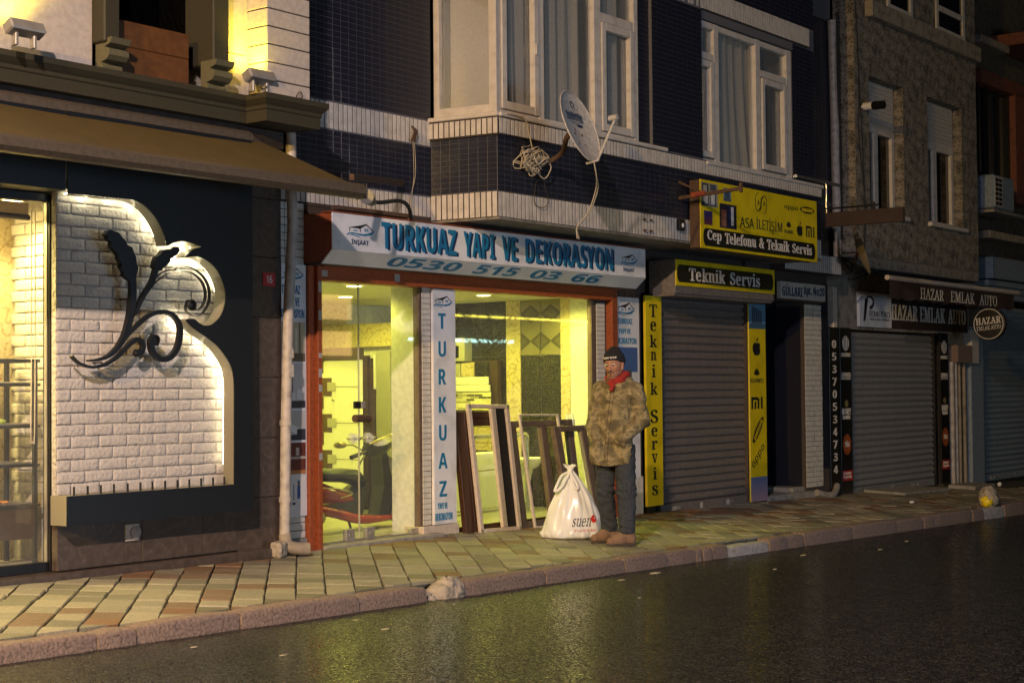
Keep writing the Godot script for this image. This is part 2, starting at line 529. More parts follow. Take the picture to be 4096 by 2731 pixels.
	mk("rust", Color(0.09, 0.05, 0.03), 0.9, dirt, 3.0)
	mk("rust_red", Color(0.25, 0.045, 0.015), 0.8)
	mk("gold", Color(0.5, 0.4, 0.18), 0.3, null, 1.0, null, 0.1, 0.6)
	mk("pastry_orange", Color(0.62, 0.25, 0.03), 0.5, dirt, 9.0)
	mk("pastry_green", Color(0.32, 0.42, 0.06), 0.6, dirt, 9.0)
	mk("pastry_pale", Color(0.62, 0.38, 0.12), 0.6, dirt, 9.0)
	mk("tree_bark", Color(0.08, 0.065, 0.05), 0.9)
	mk("tile_green", Color(0.42, 0.4, 0.32), 0.3)
	mk("porcelain", Color(0.8, 0.8, 0.78), 0.15)
	mk("glass_lens", Color(0.8, 0.8, 0.7), 0.1)
	pane("shop_glass", Color(0.95, 1.0, 0.97), 0.03)
	pane("house_glass", Color(0.55, 0.57, 0.55), 0.12)
	pane("clear_knob", Color(0.9, 0.9, 0.85), 0.25)
	glow("lamp_lime", Color(1.0, 0.95, 0.35), 14.0)
	glow("lamp_warm", Color(1.0, 0.75, 0.3), 10.0)
	glow("lamp_street", Color(1.0, 0.62, 0.33), 20.0)
	glow("lamp_flood", Color(1.0, 0.8, 0.1), 6.0)
	glow("led_strip", Color(1.0, 0.9, 0.55), 14.0)
	glow("tube_cool", Color(0.55, 1.0, 0.95), 14.0)
	glow("led_yellow", Color(1.0, 0.85, 0.1), 14.0)
	glow("window_warm", Color(1.0, 0.6, 0.2), 5.0)
	glow("shop_cool", Color(0.55, 0.75, 1.0), 1.2)

func _ready() -> void:
	rng.seed = 7
	# camera
	var cam := Camera3D.new()
	cam.name = "camera"
	add_child(cam)
	var th := 0.6527
	var pi_ := 0.02955
	var ro := -0.0089
	var fw := V(cos(th), 0, -sin(th))
	var rt := V(sin(th), 0, cos(th))
	var f2 := fw * cos(pi_) + Vector3.UP * sin(pi_)
	var u2 := Vector3.UP * cos(pi_) - fw * sin(pi_)
	cam.transform = Transform3D(Basis(rt * cos(ro) + u2 * sin(ro), u2 * cos(ro) - rt * sin(ro), -f2), V(-9.244, 1.298, 9.2))
	cam.fov = rad_to_deg(2.0 * atan(1365.5 / 6300.0))
	cam.far = 400.0
	cam.near = 0.05
	cam.current = true
	# night sky
	var we := WorldEnvironment.new()
	we.name = "night"
	var env := Environment.new()
	var sm := ProceduralSkyMaterial.new()
	sm.sky_top_color = Color(0.03, 0.045, 0.1).linear_to_srgb()
	sm.sky_horizon_color = Color(0.075, 0.08, 0.12).linear_to_srgb()
	sm.ground_bottom_color = Color(0.02, 0.02, 0.02).linear_to_srgb()
	sm.ground_horizon_color = Color(0.05, 0.05, 0.06).linear_to_srgb()
	sm.sun_angle_max = 0.1
	env.sky = Sky.new()
	env.sky.sky_material = sm
	env.background_mode = Environment.BG_SKY
	env.background_energy_multiplier = 0.07
	env.tonemap_mode = Environment.TONE_MAPPER_LINEAR
	env.tonemap_exposure = 0.86
	env.sdfgi_enabled = true
	env.ssao_enabled = true
	env.ssil_enabled = true
	we.environment = env
	add_child(we)
	materials()
	street_lamps()
	ground()
	bakery()
	awning()
	apartment()
	shop_front()
	shop_room()
	shop_goods()
	phone_shop()
	stucco_house()
	far_house()
	across()
	wall_fittings()
	person()
	print("built")

# ---- the lamps that light the street from the photographer's side -------------
func street_lamps() -> void:
	var at := V(-11.2, 7.6, 8.0)
	var t := thing("street_lamp", "tall street lamp with warm orange light on the opposite pavement", "street lamp", V(-11.2, 0.02, 9.6))
	var m := MB.new()
	m.tube([V(-11.2, 0.0, 9.6), V(-11.2, 4.0, 9.6), V(-11.2, 7.4, 9.6)], [0.1, 0.08, 0.05], 12)
	part(t, "pole", m, M.grey_metal)
	m = MB.new()
	m.tube(smooth([V(-11.2, 7.4, 9.6), V(-11.2, 7.75, 9.3), V(-11.2, 7.78, 8.3)], 4), 0.04, 8)
	part(t, "arm", m, M.grey_metal)
	part(t, "lamp_head", bx(-11.35, -11.05, 7.7, 7.82, 7.75, 8.3, 0.03), M.grey_metal)
	part(t, "bulb", bx(-11.28, -11.12, 7.665, 7.695, 7.85, 8.2), M.lamp_street)
	spot(t, at + V(0, 0.05, 0), V(0.5, -0.75, -0.45), Color(1.0, 0.78, 0.69), 420.0, 58.0, 0.16, 1.0)
	# the next lamp down the street is yellower and throws a raking light along the fronts
	t = thing("street_lamp", "far street lamp with yellow sodium light down the road", "street lamp", V(-20.4, 0.1, 9.0))
	m = MB.new()
	m.tube([V(-20.4, 0.1, 9.0), V(-20.4, 4.0, 9.0), V(-20.4, 7.0, 9.0)], [0.1, 0.08, 0.05], 12)
	part(t, "pole", m, M.grey_metal)
	m = MB.new()
	m.tube(smooth([V(-20.4, 7.0, 9.0), V(-20.4, 7.3, 8.7), V(-20.4, 7.35, 7.6)], 4), 0.04, 8)
	part(t, "arm", m, M.grey_metal)
	part(t, "lamp_head", bx(-20.55, -20.25, 7.3, 7.42, 7.1, 7.7, 0.03), M.grey_metal)
	part(t, "bulb", bx(-20.48, -20.32, 7.265, 7.295, 7.2, 7.6), M.lamp_warm)
	spot(t, V(-20.4, 7.22, 7.4), V(0.75, -0.6, -0.3), Color(1.0, 0.6, 0.12), 500.0, 58.0, 0.16, 1.0)

# ---- road, kerb, pavement -----------------------------------------------------
func ground() -> void:
	var m := MB.new()
	m.quad(V(-90, ry(-90), 60), V(140, ry(140), 60), V(140, ry(140), -60), V(-90, ry(-90), -60))
	struct("road", m, M.asphalt)
	# bits of litter and leaves on the asphalt are small flat chips
	# kerb stones
	var kerb := Node3D.new()
	kerb.name = "kerb"
	add_child(kerb)
	kerb.set_meta("kind", "structure")
	var xs := [-7.2, -6.0, -4.85, -3.68, -3.41, -2.62, -1.57, -0.87, -0.48, 0.52, 1.61, 2.27, 2.76, 2.88, 3.04, 3.31, 4.1, 4.48, 4.84, 5.93, 7.02, 7.77, 8.05, 9.24, 9.6, 10.32, 11.2, 12.3, 13.4, 14.6, 15.8, 17.0, 18.4, 20.0]
	for i in xs.size() - 1:
		var a: float = xs[i] + 0.008
		var b: float = xs[i + 1] - 0.008
		if absf(xs[i] + 3.68) < 0.01:
			a = -3.68
		var yt := gy((a + b) / 2, 1.98) + rnd(-0.006, 0.006)
		var yb := ry(b) - 0.05
		var mat: Material = M.kerb
		var zf := 2.05 + rnd(-0.008, 0.008)
		if i == 7:      # broken end, a lump of stone and mortar
			yt -= 0.03
			mat = M.stone_lump
			zf -= 0.03
		elif i == 15:   # sunken grey stone
			yt -= 0.03
			mat = M.kerb_grey
			zf -= 0.01
		elif i == 24:
			mat = M.kerb_grey
			yt -= 0.01
		var mb := MB.new()
		if i == 7:
			var rg := []
			for k in 9:
				var f := k / 8.0
				var x := lerpf(-0.8, -0.486, f)
				var sq := sqrt(clampf(f * 2.6, 0.0, 1.0))
				var tp := lerpf(ry(x) - 0.02, yt + 0.03, sq) + rnd(-0.006, 0.006)
				var zz := lerpf(1.97, 2.05, sq) + rnd(-0.006, 0.006)
				rg.append([V(x, yb, 1.9), V(x, tp - 0.01, 1.9), V(x, tp, 1.93), V(x, tp, zz - 0.045), V(x, tp - 0.014, zz - 0.014), V(x, tp - 0.04, zz), V(x, yb, zz + 0.01)])
			mb.loft(rg, false)
			for q in [[-0.6, -0.115, 1.98, 0.075], [-0.53, -0.13, 1.985, 0.08], [-0.66, -0.16, 1.985, 0.065], [-0.79, -0.185, 2.0, 0.04]]:
				rock(mb, V(q[0], q[1], q[2]), q[3], i + q[0])
		else:
			var nseg := maxi(2, int((b - a) / 0.12))
			var rings := []
			for k in nseg + 1:
				var f := float(k) / nseg
				var x := lerpf(a, b, f)
				var e := 0.01 if (k == 0 or k == nseg) else 0.0
				var top := gy(x, 1.98) + (yt - gy((a + b) / 2, 1.98)) + rnd(-0.004, 0.004) - e
				var z1 := zf + rnd(-0.004, 0.004) - e
				rings.append([V(x, yb, 1.9), V(x, top - 0.004, 1.9), V(x, top, 1.915), V(x, top, z1 - 0.03), V(x, top - 0.009, z1 - 0.009), V(x, top - 0.03, z1), V(x, yb, z1 + 0.01)])
			mb.loft(rings, false)
			for k in [0, nseg]:
				var r: Array = rings[k]
				for j in range(1, 6):
					mb.to(r[0], r[j], r[j + 1], V(-1 if k == 0 else 1, 0, 0))
		part(kerb, "kerb_stone", mb, mat)
	# pavement of concrete blocks laid at 45 degrees
	var pave := MeshInstance3D.new()
	m = MB.new()
	for i in 30:
		var x0 := -8.0 + i
		for zz in [[-0.7, 0.6], [0.6, 1.92]]:
			m.quad(V(x0, gy(x0, zz[1]) - 0.02, zz[1]), V(x0 + 1, gy(x0 + 1, zz[1]) - 0.02, zz[1]), V(x0 + 1, gy(x0 + 1, zz[0]) - 0.02, zz[0]), V(x0, gy(x0, zz[0]) - 0.02, zz[0]))
	pave.name = "pavement"
	pave.mesh = m.mesh()
	pave.material_override = M.bed
	pave.set_meta("kind", "structure")
	add_child(pave)
	var shapes := []
	for k in 3:
		m = MB.new()
		m.ob(Transform3D(Basis(), V(0, -0.025, 0)), V(0.191 - 0.002 * k, 0.05, 0.231 - 0.002 * k), 0.005 + 0.002 * k)
		shapes.append(m.mesh())
	var mats := [M.paver_olive, M.paver_pale, M.paver_brown, M.paver_dark]
	var cols := [Color(0.3, 0.275, 0.2), Color(0.38, 0.34, 0.24), Color(0.24, 0.135, 0.075), Color(0.2, 0.185, 0.13)]
	var rest := MB.new()
	var near := []
	var r2 := sqrt(0.5)
	var nz := FastNoiseLite.new()
	nz.seed = 3
	nz.frequency = 0.55
	for i in range(-60, 90):          # strips
		var off := rnd(0.0, 0.24)
		for j in range(-72, 40):
			var a := i * 0.2 + 0.02
			var s := j * 0.24 + off
			var x := (a + s) * r2
			var z := (a - s) * r2
			if x < -5.4 or x > 17.5 or z > 2.05 or z < -0.65:
				continue
			var zb := 0.3 if x < -0.52 else (0.13 if x < 1.62 else (0.02 if x < 9.6 else -0.42))
			var kind := 0
			var rr := rng.randf() + nz.get_noise_2d(x, z * 2.0) * 0.5
			if rr > 0.84: kind = 2
			elif rr > 0.55: kind = 1
			elif rr < 0.16: kind = 3
			var tilt := Basis(V(0, 0, 1), rnd(-0.022, 0.022)) * Basis(V(1, 0, 0), rnd(-0.02, 0.02))
			var lean := Basis(V(0, 0, 1), -0.0141) * Basis(V(1, 0, 0), 0.0428)
			var sink := nz.get_noise_2d(x * 1.3 + 40.0, z * 1.3) * 0.012
			var t := Transform3D(lean * Basis(Vector3.UP, -PI / 4 + rnd(-0.02, 0.02)) * tilt, V(x, gy(x, z) + rnd(-0.003, 0.003) + sink, z))
			var full := z - 0.152 > zb and z + 0.152 < 1.9
			var sh := rng.randi() % 3
			var cj := rnd(0.85, 1.12)
			if full:
				near.append([x - z * 0.75, t, kind, sh, cj])
			else:
				var pp := PackedVector2Array()
				for q in [Vector2(-0.0955, -0.115), Vector2(0.0955, -0.115), Vector2(0.0955, 0.115), Vector2(-0.0955, 0.115)]:
					var w := t * V(q.x, 0, q.y)
					pp.append(Vector2(w.x, w.z))
				var cut := Geometry2D.intersect_polygons(pp, PackedVector2Array([Vector2(x - 1, zb), Vector2(x + 1, zb), Vector2(x + 1, 1.895), Vector2(x - 1, 1.895)]))
				if cut.size():
					rest.col = cols[kind] * cj
					var tq := Transform3D(Basis(V(1, 0, 0), V(0, 0, 1), V(0, -1, 0)), V(0, gy(x, z) - 0.002, 0))
					# shear the flat prism on to the sloping ground
					tq.basis.x.y = -0.0141
					tq.basis.y.y = -0.0428
					tq.origin.y = t.origin.y + 0.0141 * x + 0.0428 * z
					rest.prism(cut[0], tq, 0.04)
	near.sort_custom(func(p, q): return p[0] < q[0])
	for k in near.size():
		var e: Array = near[k]
		if k < 300:
			inst(pave, "paver", shapes[e[3]], mats[e[2]], e[1])
		else:
			rest.col = cols[e[2]] * e[4]
			rest.ob(e[1] * Transform3D(Basis(), V(0, -0.025, 0)), V(0.19, 0.05, 0.23), 0.006)
	part(pave, "paver_field", rest, M.paver_mix).set_meta("kind", "stuff")
	# a manhole cover and step slabs at the right, a painted stub on the kerb
	var stub := thing("painted_stone", "chipped grey stone with yellow paint standing on the kerb", "stone", V(10.05, gy(10.05, 1.95), 1.95))
	m = MB.new()
	rock(m, V(10.05, gy(10.05, 1.95) + 0.09, 1.93), 0.15, 5.0, V(0.9, 1.0, 0.8))
	part(stub, "stone", m, M.stone_lump)
	m = MB.new()
	rock(m, V(9.965, gy(10.05, 1.95) + 0.055, 1.935), 0.085, 6.0, V(0.8, 0.85, 1.0))
	part(stub, "paint_patch", m, M.sign_yellow, "yellow painted corner")
	m = MB.new()
	m.box(-0.55, 0.55, -0.03, 0.03, -0.2, 0.2, 0.01)
	var slab := solo("concrete_slab", m, M.concrete, "worn concrete slab lying in front of the grey utility pipes", "slab", V(13.6, gy(13.6, 0.35) + 0.03, 0.35))
	slab.rotation = V(0.04, 0.1, -0.02)
	m = MB.new()
	m.box(-0.8, 0.8, -0.02, 0.02, -0.3, 0.3, 0.01)
	var slab2 := solo("entrance_slab", m, M.concrete, "flat concrete slab before the grey shutter of the estate shop", "slab", V(11.6, gy(11.6, 0.2) + 0.02, 0.2))
	slab2.rotation = V(0.04, 0, -0.02)
	m = MB.new()
	rock(m, V(0, 0, 0), 0.035, 9.0)
	solo("paper_scrap", m, M.white_paint, "crumpled white paper scrap on the pavement far right", "litter", V(14.6, gy(14.6, 0.4) + 0.03, 0.4))
	m = MB.new()
	rock(m, V(0, 0, 0), 0.03, 19.0, V(1.6, 0.6, 1))
	solo("paper_wrapper", m, M.sign_white, "small pale wrapper lying beside the yellow painted stone", "litter", V(9.4, gy(9.4, 1.2) + 0.015, 1.2))
	# a few leaves and chips on the asphalt
	var spots := [[-2.1, 2.75, 0.05], [-1.9, 2.32, 0.03], [-0.9, 2.3, 0.02], [1.1, 2.35, 0.06], [1.7, 2.28, 0.1], [3.9, 2.5, 0.05], [4.9, 2.8, 0.05], [6.0, 2.6, 0.04], [0.2, 3.1, 0.03], [-3.3, 2.4, 0.03], [-3.2, 3.0, 0.03], [2.6, 2.9, 0.03]]
	for k in spots.size():
		var q: Array = spots[k]
		m = MB.new()
		var ll := []
		for a in 7:
			var an := TAU * a / 7
			ll.append([cos(an) * q[2] * rnd(0.6, 1.0), sin(an) * q[2] * 0.45 * rnd(0.6, 1.0)])
		m.prism(poly(ll), Transform3D(Basis(V(1, 0, 0), V(0, 0, 1), V(0, -1, 0)), V(0, 0, 0)), 0.003)
		solo("fallen_leaf", m, M.cable, "small dry leaf scrap lying on the dark asphalt", "leaf", V(q[0], ry(q[0]) + 0.006, q[1]), "leaf scraps on the road")

func rock(m: MB, p: Vector3, r: float, seed_: float, sc := Vector3.ONE) -> void:
	var nz := FastNoiseLite.new()
	nz.seed = int(seed_ * 100.0)
	nz.frequency = 1.1
	var rings := []
	for i in 9:
		var a := PI * i / 8.0
		var ring := []
		for j in 14:
			var b := -TAU * j / 14.0
			var d := V(sin(a) * cos(b), -cos(a), sin(a) * sin(b))
			ring.append(p + d * sc * r * (1.0 + 0.45 * nz.get_noise_3dv(d * 1.6)))
		rings.append(ring)
	m.loft(rings)

# ---- bakery building on the left -----------------------------------------------
const CUT := [[-2.636,2.635],[-2.521,2.642],[-2.328,2.642],[-2.197,2.643],[-2.085,2.644],[-1.984,2.612],[-1.892,2.543],[-1.829,2.461],[-1.794,2.390],[-1.774,2.343],[-1.717,2.368],[-1.646,2.382],[-1.562,2.378],[-1.455,2.356],[-1.526,2.334],[-1.574,2.303],[-1.611,2.268],[-1.550,2.276],[-1.465,2.277],[-1.379,2.244],[-1.298,2.183],[-1.242,2.095],[-1.220,2.011],[-1.237,1.915],[-1.281,1.842],[-1.356,1.788],[-1.424,1.777],[-1.479,1.794],[-1.528,1.823],[-1.606,1.816],[-1.564,1.773],[-1.480,1.724],[-1.381,1.674],[-1.295,1.619],[-1.219,1.544],[-1.168,1.475],[-1.146,1.405],[-1.138,1.315],[-1.139,1.124],[-1.142,0.597]]

func dense(pts: Array, sub: int) -> Array:
	var o := []
	for p in pts:
		o.append(Vector2(p[0], p[1]))
	return smooth(o, sub)

func bakery() -> void:
	var b := thing("bakery_building", "bakery with white brick panel, black front and lit upper wall", "building", V(-3.0, 0.03, 0.2))
	# masonry behind everything
	var m := MB.new()
	m.box(-2.3, -0.5, -0.1, 3.3, -0.6, 0.15)
	m.box(-2.45, -2.3, -0.1, 3.3, -0.02, 0.15)
	m.box(-9.0, -0.55, 3.0, 9.0, -3.0, 0.1)
	part(b, "wall", m, M.concrete)
	# white painted brick panel
	var joint := part(b, "brick_panel", bx(-2.6, -1.0, 0.56, 2.7, 0.15, 0.196), M.brick_joint)
	var cutp := PackedVector2Array()
	for q in dense(CUT, 2):
		cutp.append(q)
	cutp.append(Vector2(-2.9, 0.55)); cutp.append(Vector2(-2.9, 2.66))
	var shapes := []
	for k in 7:
		shapes.append(brick_shape(0.229, 0.073, 0.026, k))
	var halves := []
	for k in 4:
		halves.append(brick_shape(0.109, 0.073, 0.026, 20 + k))
	for r in 26:
		var y := 0.6 + 0.0805 * r + 0.03
		var x := -2.6
		if r % 2 == 0:
			inst(joint, "brick", halves[rng.randi() % 4], M.white_brick, Transform3D(Basis(Vector3.BACK, rnd(-0.01, 0.01)), V(x + 0.058, y, 0.194 + rnd(-0.003, 0.003))))
			x += 0.122
		while x < -1.05:
			var cc := Vector2(x + 0.118, y)
			if Geometry2D.is_point_in_polygon(cc, cutp) or Geometry2D.is_point_in_polygon(cc - Vector2(0.16, 0.0), cutp) or Geometry2D.is_point_in_polygon(cc - Vector2(0.0, 0.07), cutp):
				inst(joint, "brick", shapes[rng.randi() % 7], M.white_brick, Transform3D(Basis(Vector3.BACK, rnd(-0.012, 0.012)), V(x + 0.118, y + rnd(-0.002, 0.002), 0.194 + rnd(-0.003, 0.003))))
			x += 0.24
	# black front panel with the curved cut-out, its pale edge and the strip of light behind it
	var outer := PackedVector2Array()
	for q in dense(CUT, 3):
		outer.append(q)
	outer.append_array(PackedVector2Array([Vector2(-2.645, 0.597), Vector2(-2.645, 0.395), Vector2(-0.948, 0.393), Vector2(-0.948, 3.2), Vector2(-2.645, 3.2)]))
	m = MB.new()
	m.prism(outer, Transform3D(Basis(), V(0, 0, 0.372)), 0.008)
	part(b, "front_panel", m, M.black_panel)
	var edge := dense(CUT, 3)
	m = MB.new()
	var rings := []
	for zz in [0.26, 0.3715]:
		var ring := []
		for q in edge:
			ring.append(V(q.x, q.y, zz))
		rings.append(ring)
	m.loft(rings, false)
	part(b, "panel_reveal", m, M.panel_edge)
	m = MB.new()
	m.box(-2.645, -1.15, 0.397, 0.596, 0.2, 0.3715)
	part(b, "planter_box", m, M.panel_edge)
	m = MB.new()
	m.box(-0.985, -0.948, 0.393, 3.2, 0.2, 0.3715)
	part(b, "panel_side", m, M.black_panel)
	var strip := MB.new()
	var lines := [[2, 24], [29, 66], [84, 117]]
	for seg in lines:
		var pts := []
		for i in range(seg[0], mini(seg[1], edge.size())):
			var p: Vector2 = edge[i]
			var d: Vector2 = (edge[mini(i + 1, edge.size() - 1)] - edge[maxi(i - 1, 0)]).normalized()
			pts.append(V(p.x, p.y, 0.252) + V(-d.y, d.x, 0) * 0.012)
		strip.tube(pts, 0.007, 6)
		for i in range(3, pts.size(), 5):
			omni(b, pts[i] + V(0, 0, 0.0), Color(1.0, 0.88, 0.55), 0.03, 0.02)
	part(b, "light_strip", strip, M.led_strip)
	m = MB.new()
	for x in [-2.552, -2.438, -2.328, -2.216, -2.096, -1.984, -1.876, -1.76, -1.646, -1.535, -1.422, -1.306, -1.196]:
		m = MB.new()
		m.tube([V(x, 0.59, 0.33), V(x, 0.655, 0.33)], 0.0075, 6)
		part(b, "spike", m, M.black_metal)
	# fascia above the window, dark
	m = MB.new()
	m.box(-9.0, -2.645, 2.66, 3.2, 0.05, 0.372, 0.004)
	part(b, "fascia", m, M.black_panel)
	# marble facing slabs right of and under the panel
	var ys := [0.075, 0.47, 0.93, 1.4, 1.87, 2.34, 2.8, 3.2]
	for i in ys.size() - 1:
		part(b, "marble_slab", bx(-0.946, -0.475, ys[i] + (0.0 if i else -0.02), ys[i + 1] - 0.004, 0.15, 0.205 + rnd(-0.002, 0.002), 0.003), M.marble)
	for q in [[-2.6, -2.03], [-2.026, -1.87], [-1.866, -1.3], [-1.296, -0.95]]:
		part(b, "marble_slab", bx(q[0], q[1], 0.08, 0.4, 0.15, 0.21 + rnd(-0.002, 0.002), 0.003), M.marble)
	part(b, "slab_return", bx(-0.52, -0.474, 0.0, 3.2, -0.05, 0.2), M.marble)
	m = MB.new()
	m.box(-9.0, -2.6, -0.12, 0.075, 0.0, 0.29, 0.006)
	m.box(-2.6, -0.56, -0.12, 0.072, 0.0, 0.285, 0.006)
	part(b, "plinth", m, M.marble)
	# socket cover on the marble
	var sk := part(b, "outlet_box", bx(-2.03, -1.905, 0.235, 0.355, 0.2, 0.224, 0.004), M.sticker)
	m = MB.new()
	m.lathe([Vector2(0, 0), Vector2(0.045, 0), Vector2(0.045, 0.014), Vector2(0, 0.018)], Transform3D(Basis(Vector3.RIGHT, PI / 2), V(-1.945, 0.295, 0.222)), 16)
	part(sk, "cap", m, M.kerb_grey)
	# shop window
	var fr := MB.new()
	fr.box(-2.6, -2.525, 0.075, 2.66, 0.05, 0.13, 0.004)
	fr.box(-6.5, -2.6, 0.075, 0.14, 0.05, 0.13, 0.004)
	fr.box(-6.5, -2.6, 2.6, 2.66, 0.05, 0.13, 0.004)
	var win := part(b, "shop_window", fr, M.black_metal)
	part(win, "pane", bx(-6.5, -2.595, 0.135, 2.605, 0.088, 0.094), M.shop_glass)
	m = MB.new()
	m.box(-2.607, -2.599, 0.14, 2.6, 0.075, 0.105)
	part(win, "glazing_bead", m, M.alu)
	# room of the bakery
	m = MB.new()
	m.box(-6.6, -2.3, -0.1, 0.1, -2.6, 0.05)
	part(b, "room_floor", m, M.room_floor)
	m = MB.new()
	m.box(-6.6, -2.3, 2.66, 3.0, -2.6, 0.05)
	m.box(-6.6, -2.35, 0.1, 2.66, -2.7, -2.6)
	m.box(-6.7, -6.6, 0.1, 2.66, -2.7, 0.05)
	part(b, "room_wall", m, M.room_white)
	part(b, "marble_column", bx(-2.62, -2.3, 0.1, 2.66, -0.75, -0.6), M.cream_marble)
	part(b, "marble_wall", bx(-2.4, -2.3, 0.1, 2.66, -2.6, -0.75), M.cream_marble)
	var iw := part(b, "inner_brick_wall", bx(-2.38, -2.3, 0.1, 2.66, -0.6, 0.05), M.brick_joint)
	for r in 30:
		var y := 0.62 + 0.0805 * r
		if y > 2.63:
			break
		var z := -0.56 if r % 2 else -0.44
		while z < 0.05:
			inst(iw, "brick", shapes[rng.randi() % 7], M.white_brick, Transform3D(Basis(Vector3.UP, -PI / 2), V(-2.385, y, z)))
			z += 0.24
	var lamp := part(b, "ceiling_lamp", bx(-3.9, -2.9, 2.63, 2.655, -1.1, -0.4), M.lamp_warm)
	area(lamp, V(-3.4, 2.62, -0.75), Vector3.DOWN, Vector2(1.0, 0.7), Color(1.0, 0.78, 0.24), 13.0)
	var lamp2 := part(b, "ceiling_lamp", bx(-5.6, -4.6, 2.63, 2.655, -1.1, -0.4), M.lamp_warm)
	area(lamp2, V(-5.1, 2.62, -0.75), Vector3.DOWN, Vector2(1.0, 0.7), Color(1.0, 0.78, 0.24), 13.0)
	var sp := part(b, "ceiling_spot", bx(-2.75, -2.65, 2.62, 2.655, -0.2, -0.1), M.lamp_warm)
	spot(sp, V(-2.7, 2.6, -0.15), V(0.35, -1, -0.1), Color(1.0, 0.82, 0.35), 3.0, 50.0, 0.05)
	# roller blind and chain
	var bl := thing("roller_blind", "rolled up patterned orange blind at the bakery window top", "blind", V(-3.4, 2.5, 0.0))
	m = MB.new()
	m.box(-4.5, -2.68, 2.52, 2.6, -0.02, 0.0)
	part(bl, "cloth", m, M.pastry_pale)
	m = MB.new()
	m.tube([V(-4.5, 2.5, -0.01), V(-2.67, 2.5, -0.01)], 0.022, 8)
	part(bl, "bottom_bar", m, M.dark_wood)
	m = MB.new()
	m.tube(smooth([V(-2.655, 2.55, 0.0), V(-2.655, 1.5, 0.0), V(-2.66, 1.0, 0.0), V(-2.645, 0.96, 0.0), V(-2.63, 1.0, 0.0), V(-2.625, 1.6, 0.0), V(-2.625, 2.55, 0.0)], 3), 0.004, 5)
	part(bl, "chain", m, M.cream_pvc)
	pastry_rack()
	# socket and cable low inside
	var so := thing("double_socket", "white double wall socket low inside the bakery window", "socket", V(-2.6, 0.35, -0.6))
	part(so, "plate", bx(-2.66, -2.52, 0.3, 0.42, -0.61, -0.585, 0.006), M.white_paint)
	for dx in [-0.032, 0.032]:
		m = MB.new()
		m.lathe([Vector2(0, 0.006), Vector2(0.018, 0.006), Vector2(0.024, 0.0), Vector2(0.026, 0.008), Vector2(0.026, 0.0)], Transform3D(Basis(Vector3.RIGHT, PI / 2), V(-2.59 + dx, 0.37, -0.585)), 14)
		part(so, "outlet", m, M.white_paint)
	m = MB.new()
	m.tube(smooth([V(-2.622, 0.37, -0.57), V(-2.62, 0.33, -0.5), V(-2.66, 0.2, -0.45), V(-2.8, 0.16, -0.4), V(-3.0, 0.1, -0.3)], 5), 0.008, 6)
	solo("power_cord", m, M.cable_dark, "black cord plugged into the white socket in the bakery", "cord")
	# upper storey
	m = MB.new()
	m.box(-9.0, -2.36, 3.5, 9.0, 0.0, 0.28)
	m.box(-1.2, -0.5, 3.5, 9.0, 0.0, 0.28)
	m.box(-2.36, -1.2, 5.2, 9.0, 0.0, 0.28)
	part(b, "upper_wall", m, M.render_white)
	for r in 14:
		var y := 3.5 + 0.1375 * r + 0.03
		part(b, "quoin", bx(-0.9, -0.444, y, y + 0.1285, 0.2, 0.5, 0.004), M.render_white)
	part(b, "pilaster_core", bx(-0.89, -0.454, 3.5, 5.5, 0.1, 0.49), M.band_grout)
	for y in [3.86, 4.52]:
		part(b, "wall_groove", bx(-1.19, -0.93, y, y + 0.008, 0.276, 0.2825), M.band_grout)
	# window surround with consoles and a wooden board
	m = MB.new()
	part(b, "surround_jamb", bx(-2.355, -2.22, 3.72, 5.3, 0.05, 0.41, 0.01), M.olive_paint)
	part(b, "surround_jamb", bx(-1.36, -1.2, 3.72, 5.3, 0.05, 0.41, 0.01), M.olive_paint)
	for q in [[-2.33, -2.16], [-1.37, -1.19]]:
		m = MB.new()
		var prof := [[0.28, 3.515], [0.35, 3.515], [0.36, 3.56], [0.34, 3.59], [0.4, 3.6], [0.43, 3.63], [0.43, 3.67], [0.38, 3.69], [0.44, 3.71], [0.46, 3.75], [0.28, 3.75]]
		m.prism(poly(prof), Transform3D(Basis(V(0, 0, 1), V(0, 1, 0), V(-1, 0, 0)), V(q[1], 0, 0)), q[1] - q[0])
		part(b, "console", m, M.olive_light)
	part(b, "upper_window", bx(-2.25, -1.33, 3.5, 5.4, 0.06, 0.1), M.dark_glass)
	part(b, "wood_board", bx(-2.21, -1.5, 3.5, 3.74, 0.1, 0.3, 0.006), M.orange_wood)
	part(b, "wood_board", bx(-2.2, -1.49, 3.744, 3.93, 0.1, 0.29, 0.006), M.orange_wood)
	# cornice with its profile carried round the pilaster
	var pr := [[0.0, 3.33], [0.05, 3.335], [0.05, 3.42], [0.06, 3.43], [0.06, 3.455], [0.075, 3.47], [0.1, 3.5], [0.1, 3.54], [0.0, 3.545]]
	var path := [V(-9.0, 0, 0.28), V(-0.91, 0, 0.28), V(-0.91, 0, 0.5), V(-0.434, 0, 0.5), V(-0.434, 0, 0.0)]
	var outd := [V(0, 0, 1), V(-1, 0, 1), V(-1, 0, 1), V(1, 0, 1), V(1, 0, 0)]
	m = MB.new()
	for i in path.size() - 1:
		for j in pr.size() - 1:
			var a: Vector3 = V(path[i].x, pr[j][1], path[i].z) + outd[i] * pr[j][0]
			var c: Vector3 = V(path[i + 1].x, pr[j][1], path[i + 1].z) + outd[i + 1] * pr[j][0]
			var d: Vector3 = V(path[i + 1].x, pr[j + 1][1], path[i + 1].z) + outd[i + 1] * pr[j + 1][0]
			var e: Vector3 = V(path[i].x, pr[j + 1][1], path[i].z) + outd[i] * pr[j + 1][0]
			var o: Vector3 = [V(0, 0.3, 1), V(-1, 0.3, 0), V(0, 0.3, 1), V(1, 0.3, 0)][i]
			if j == 0: o = V(0, -1, 0)
			m.qo(a, c, d, e, o)
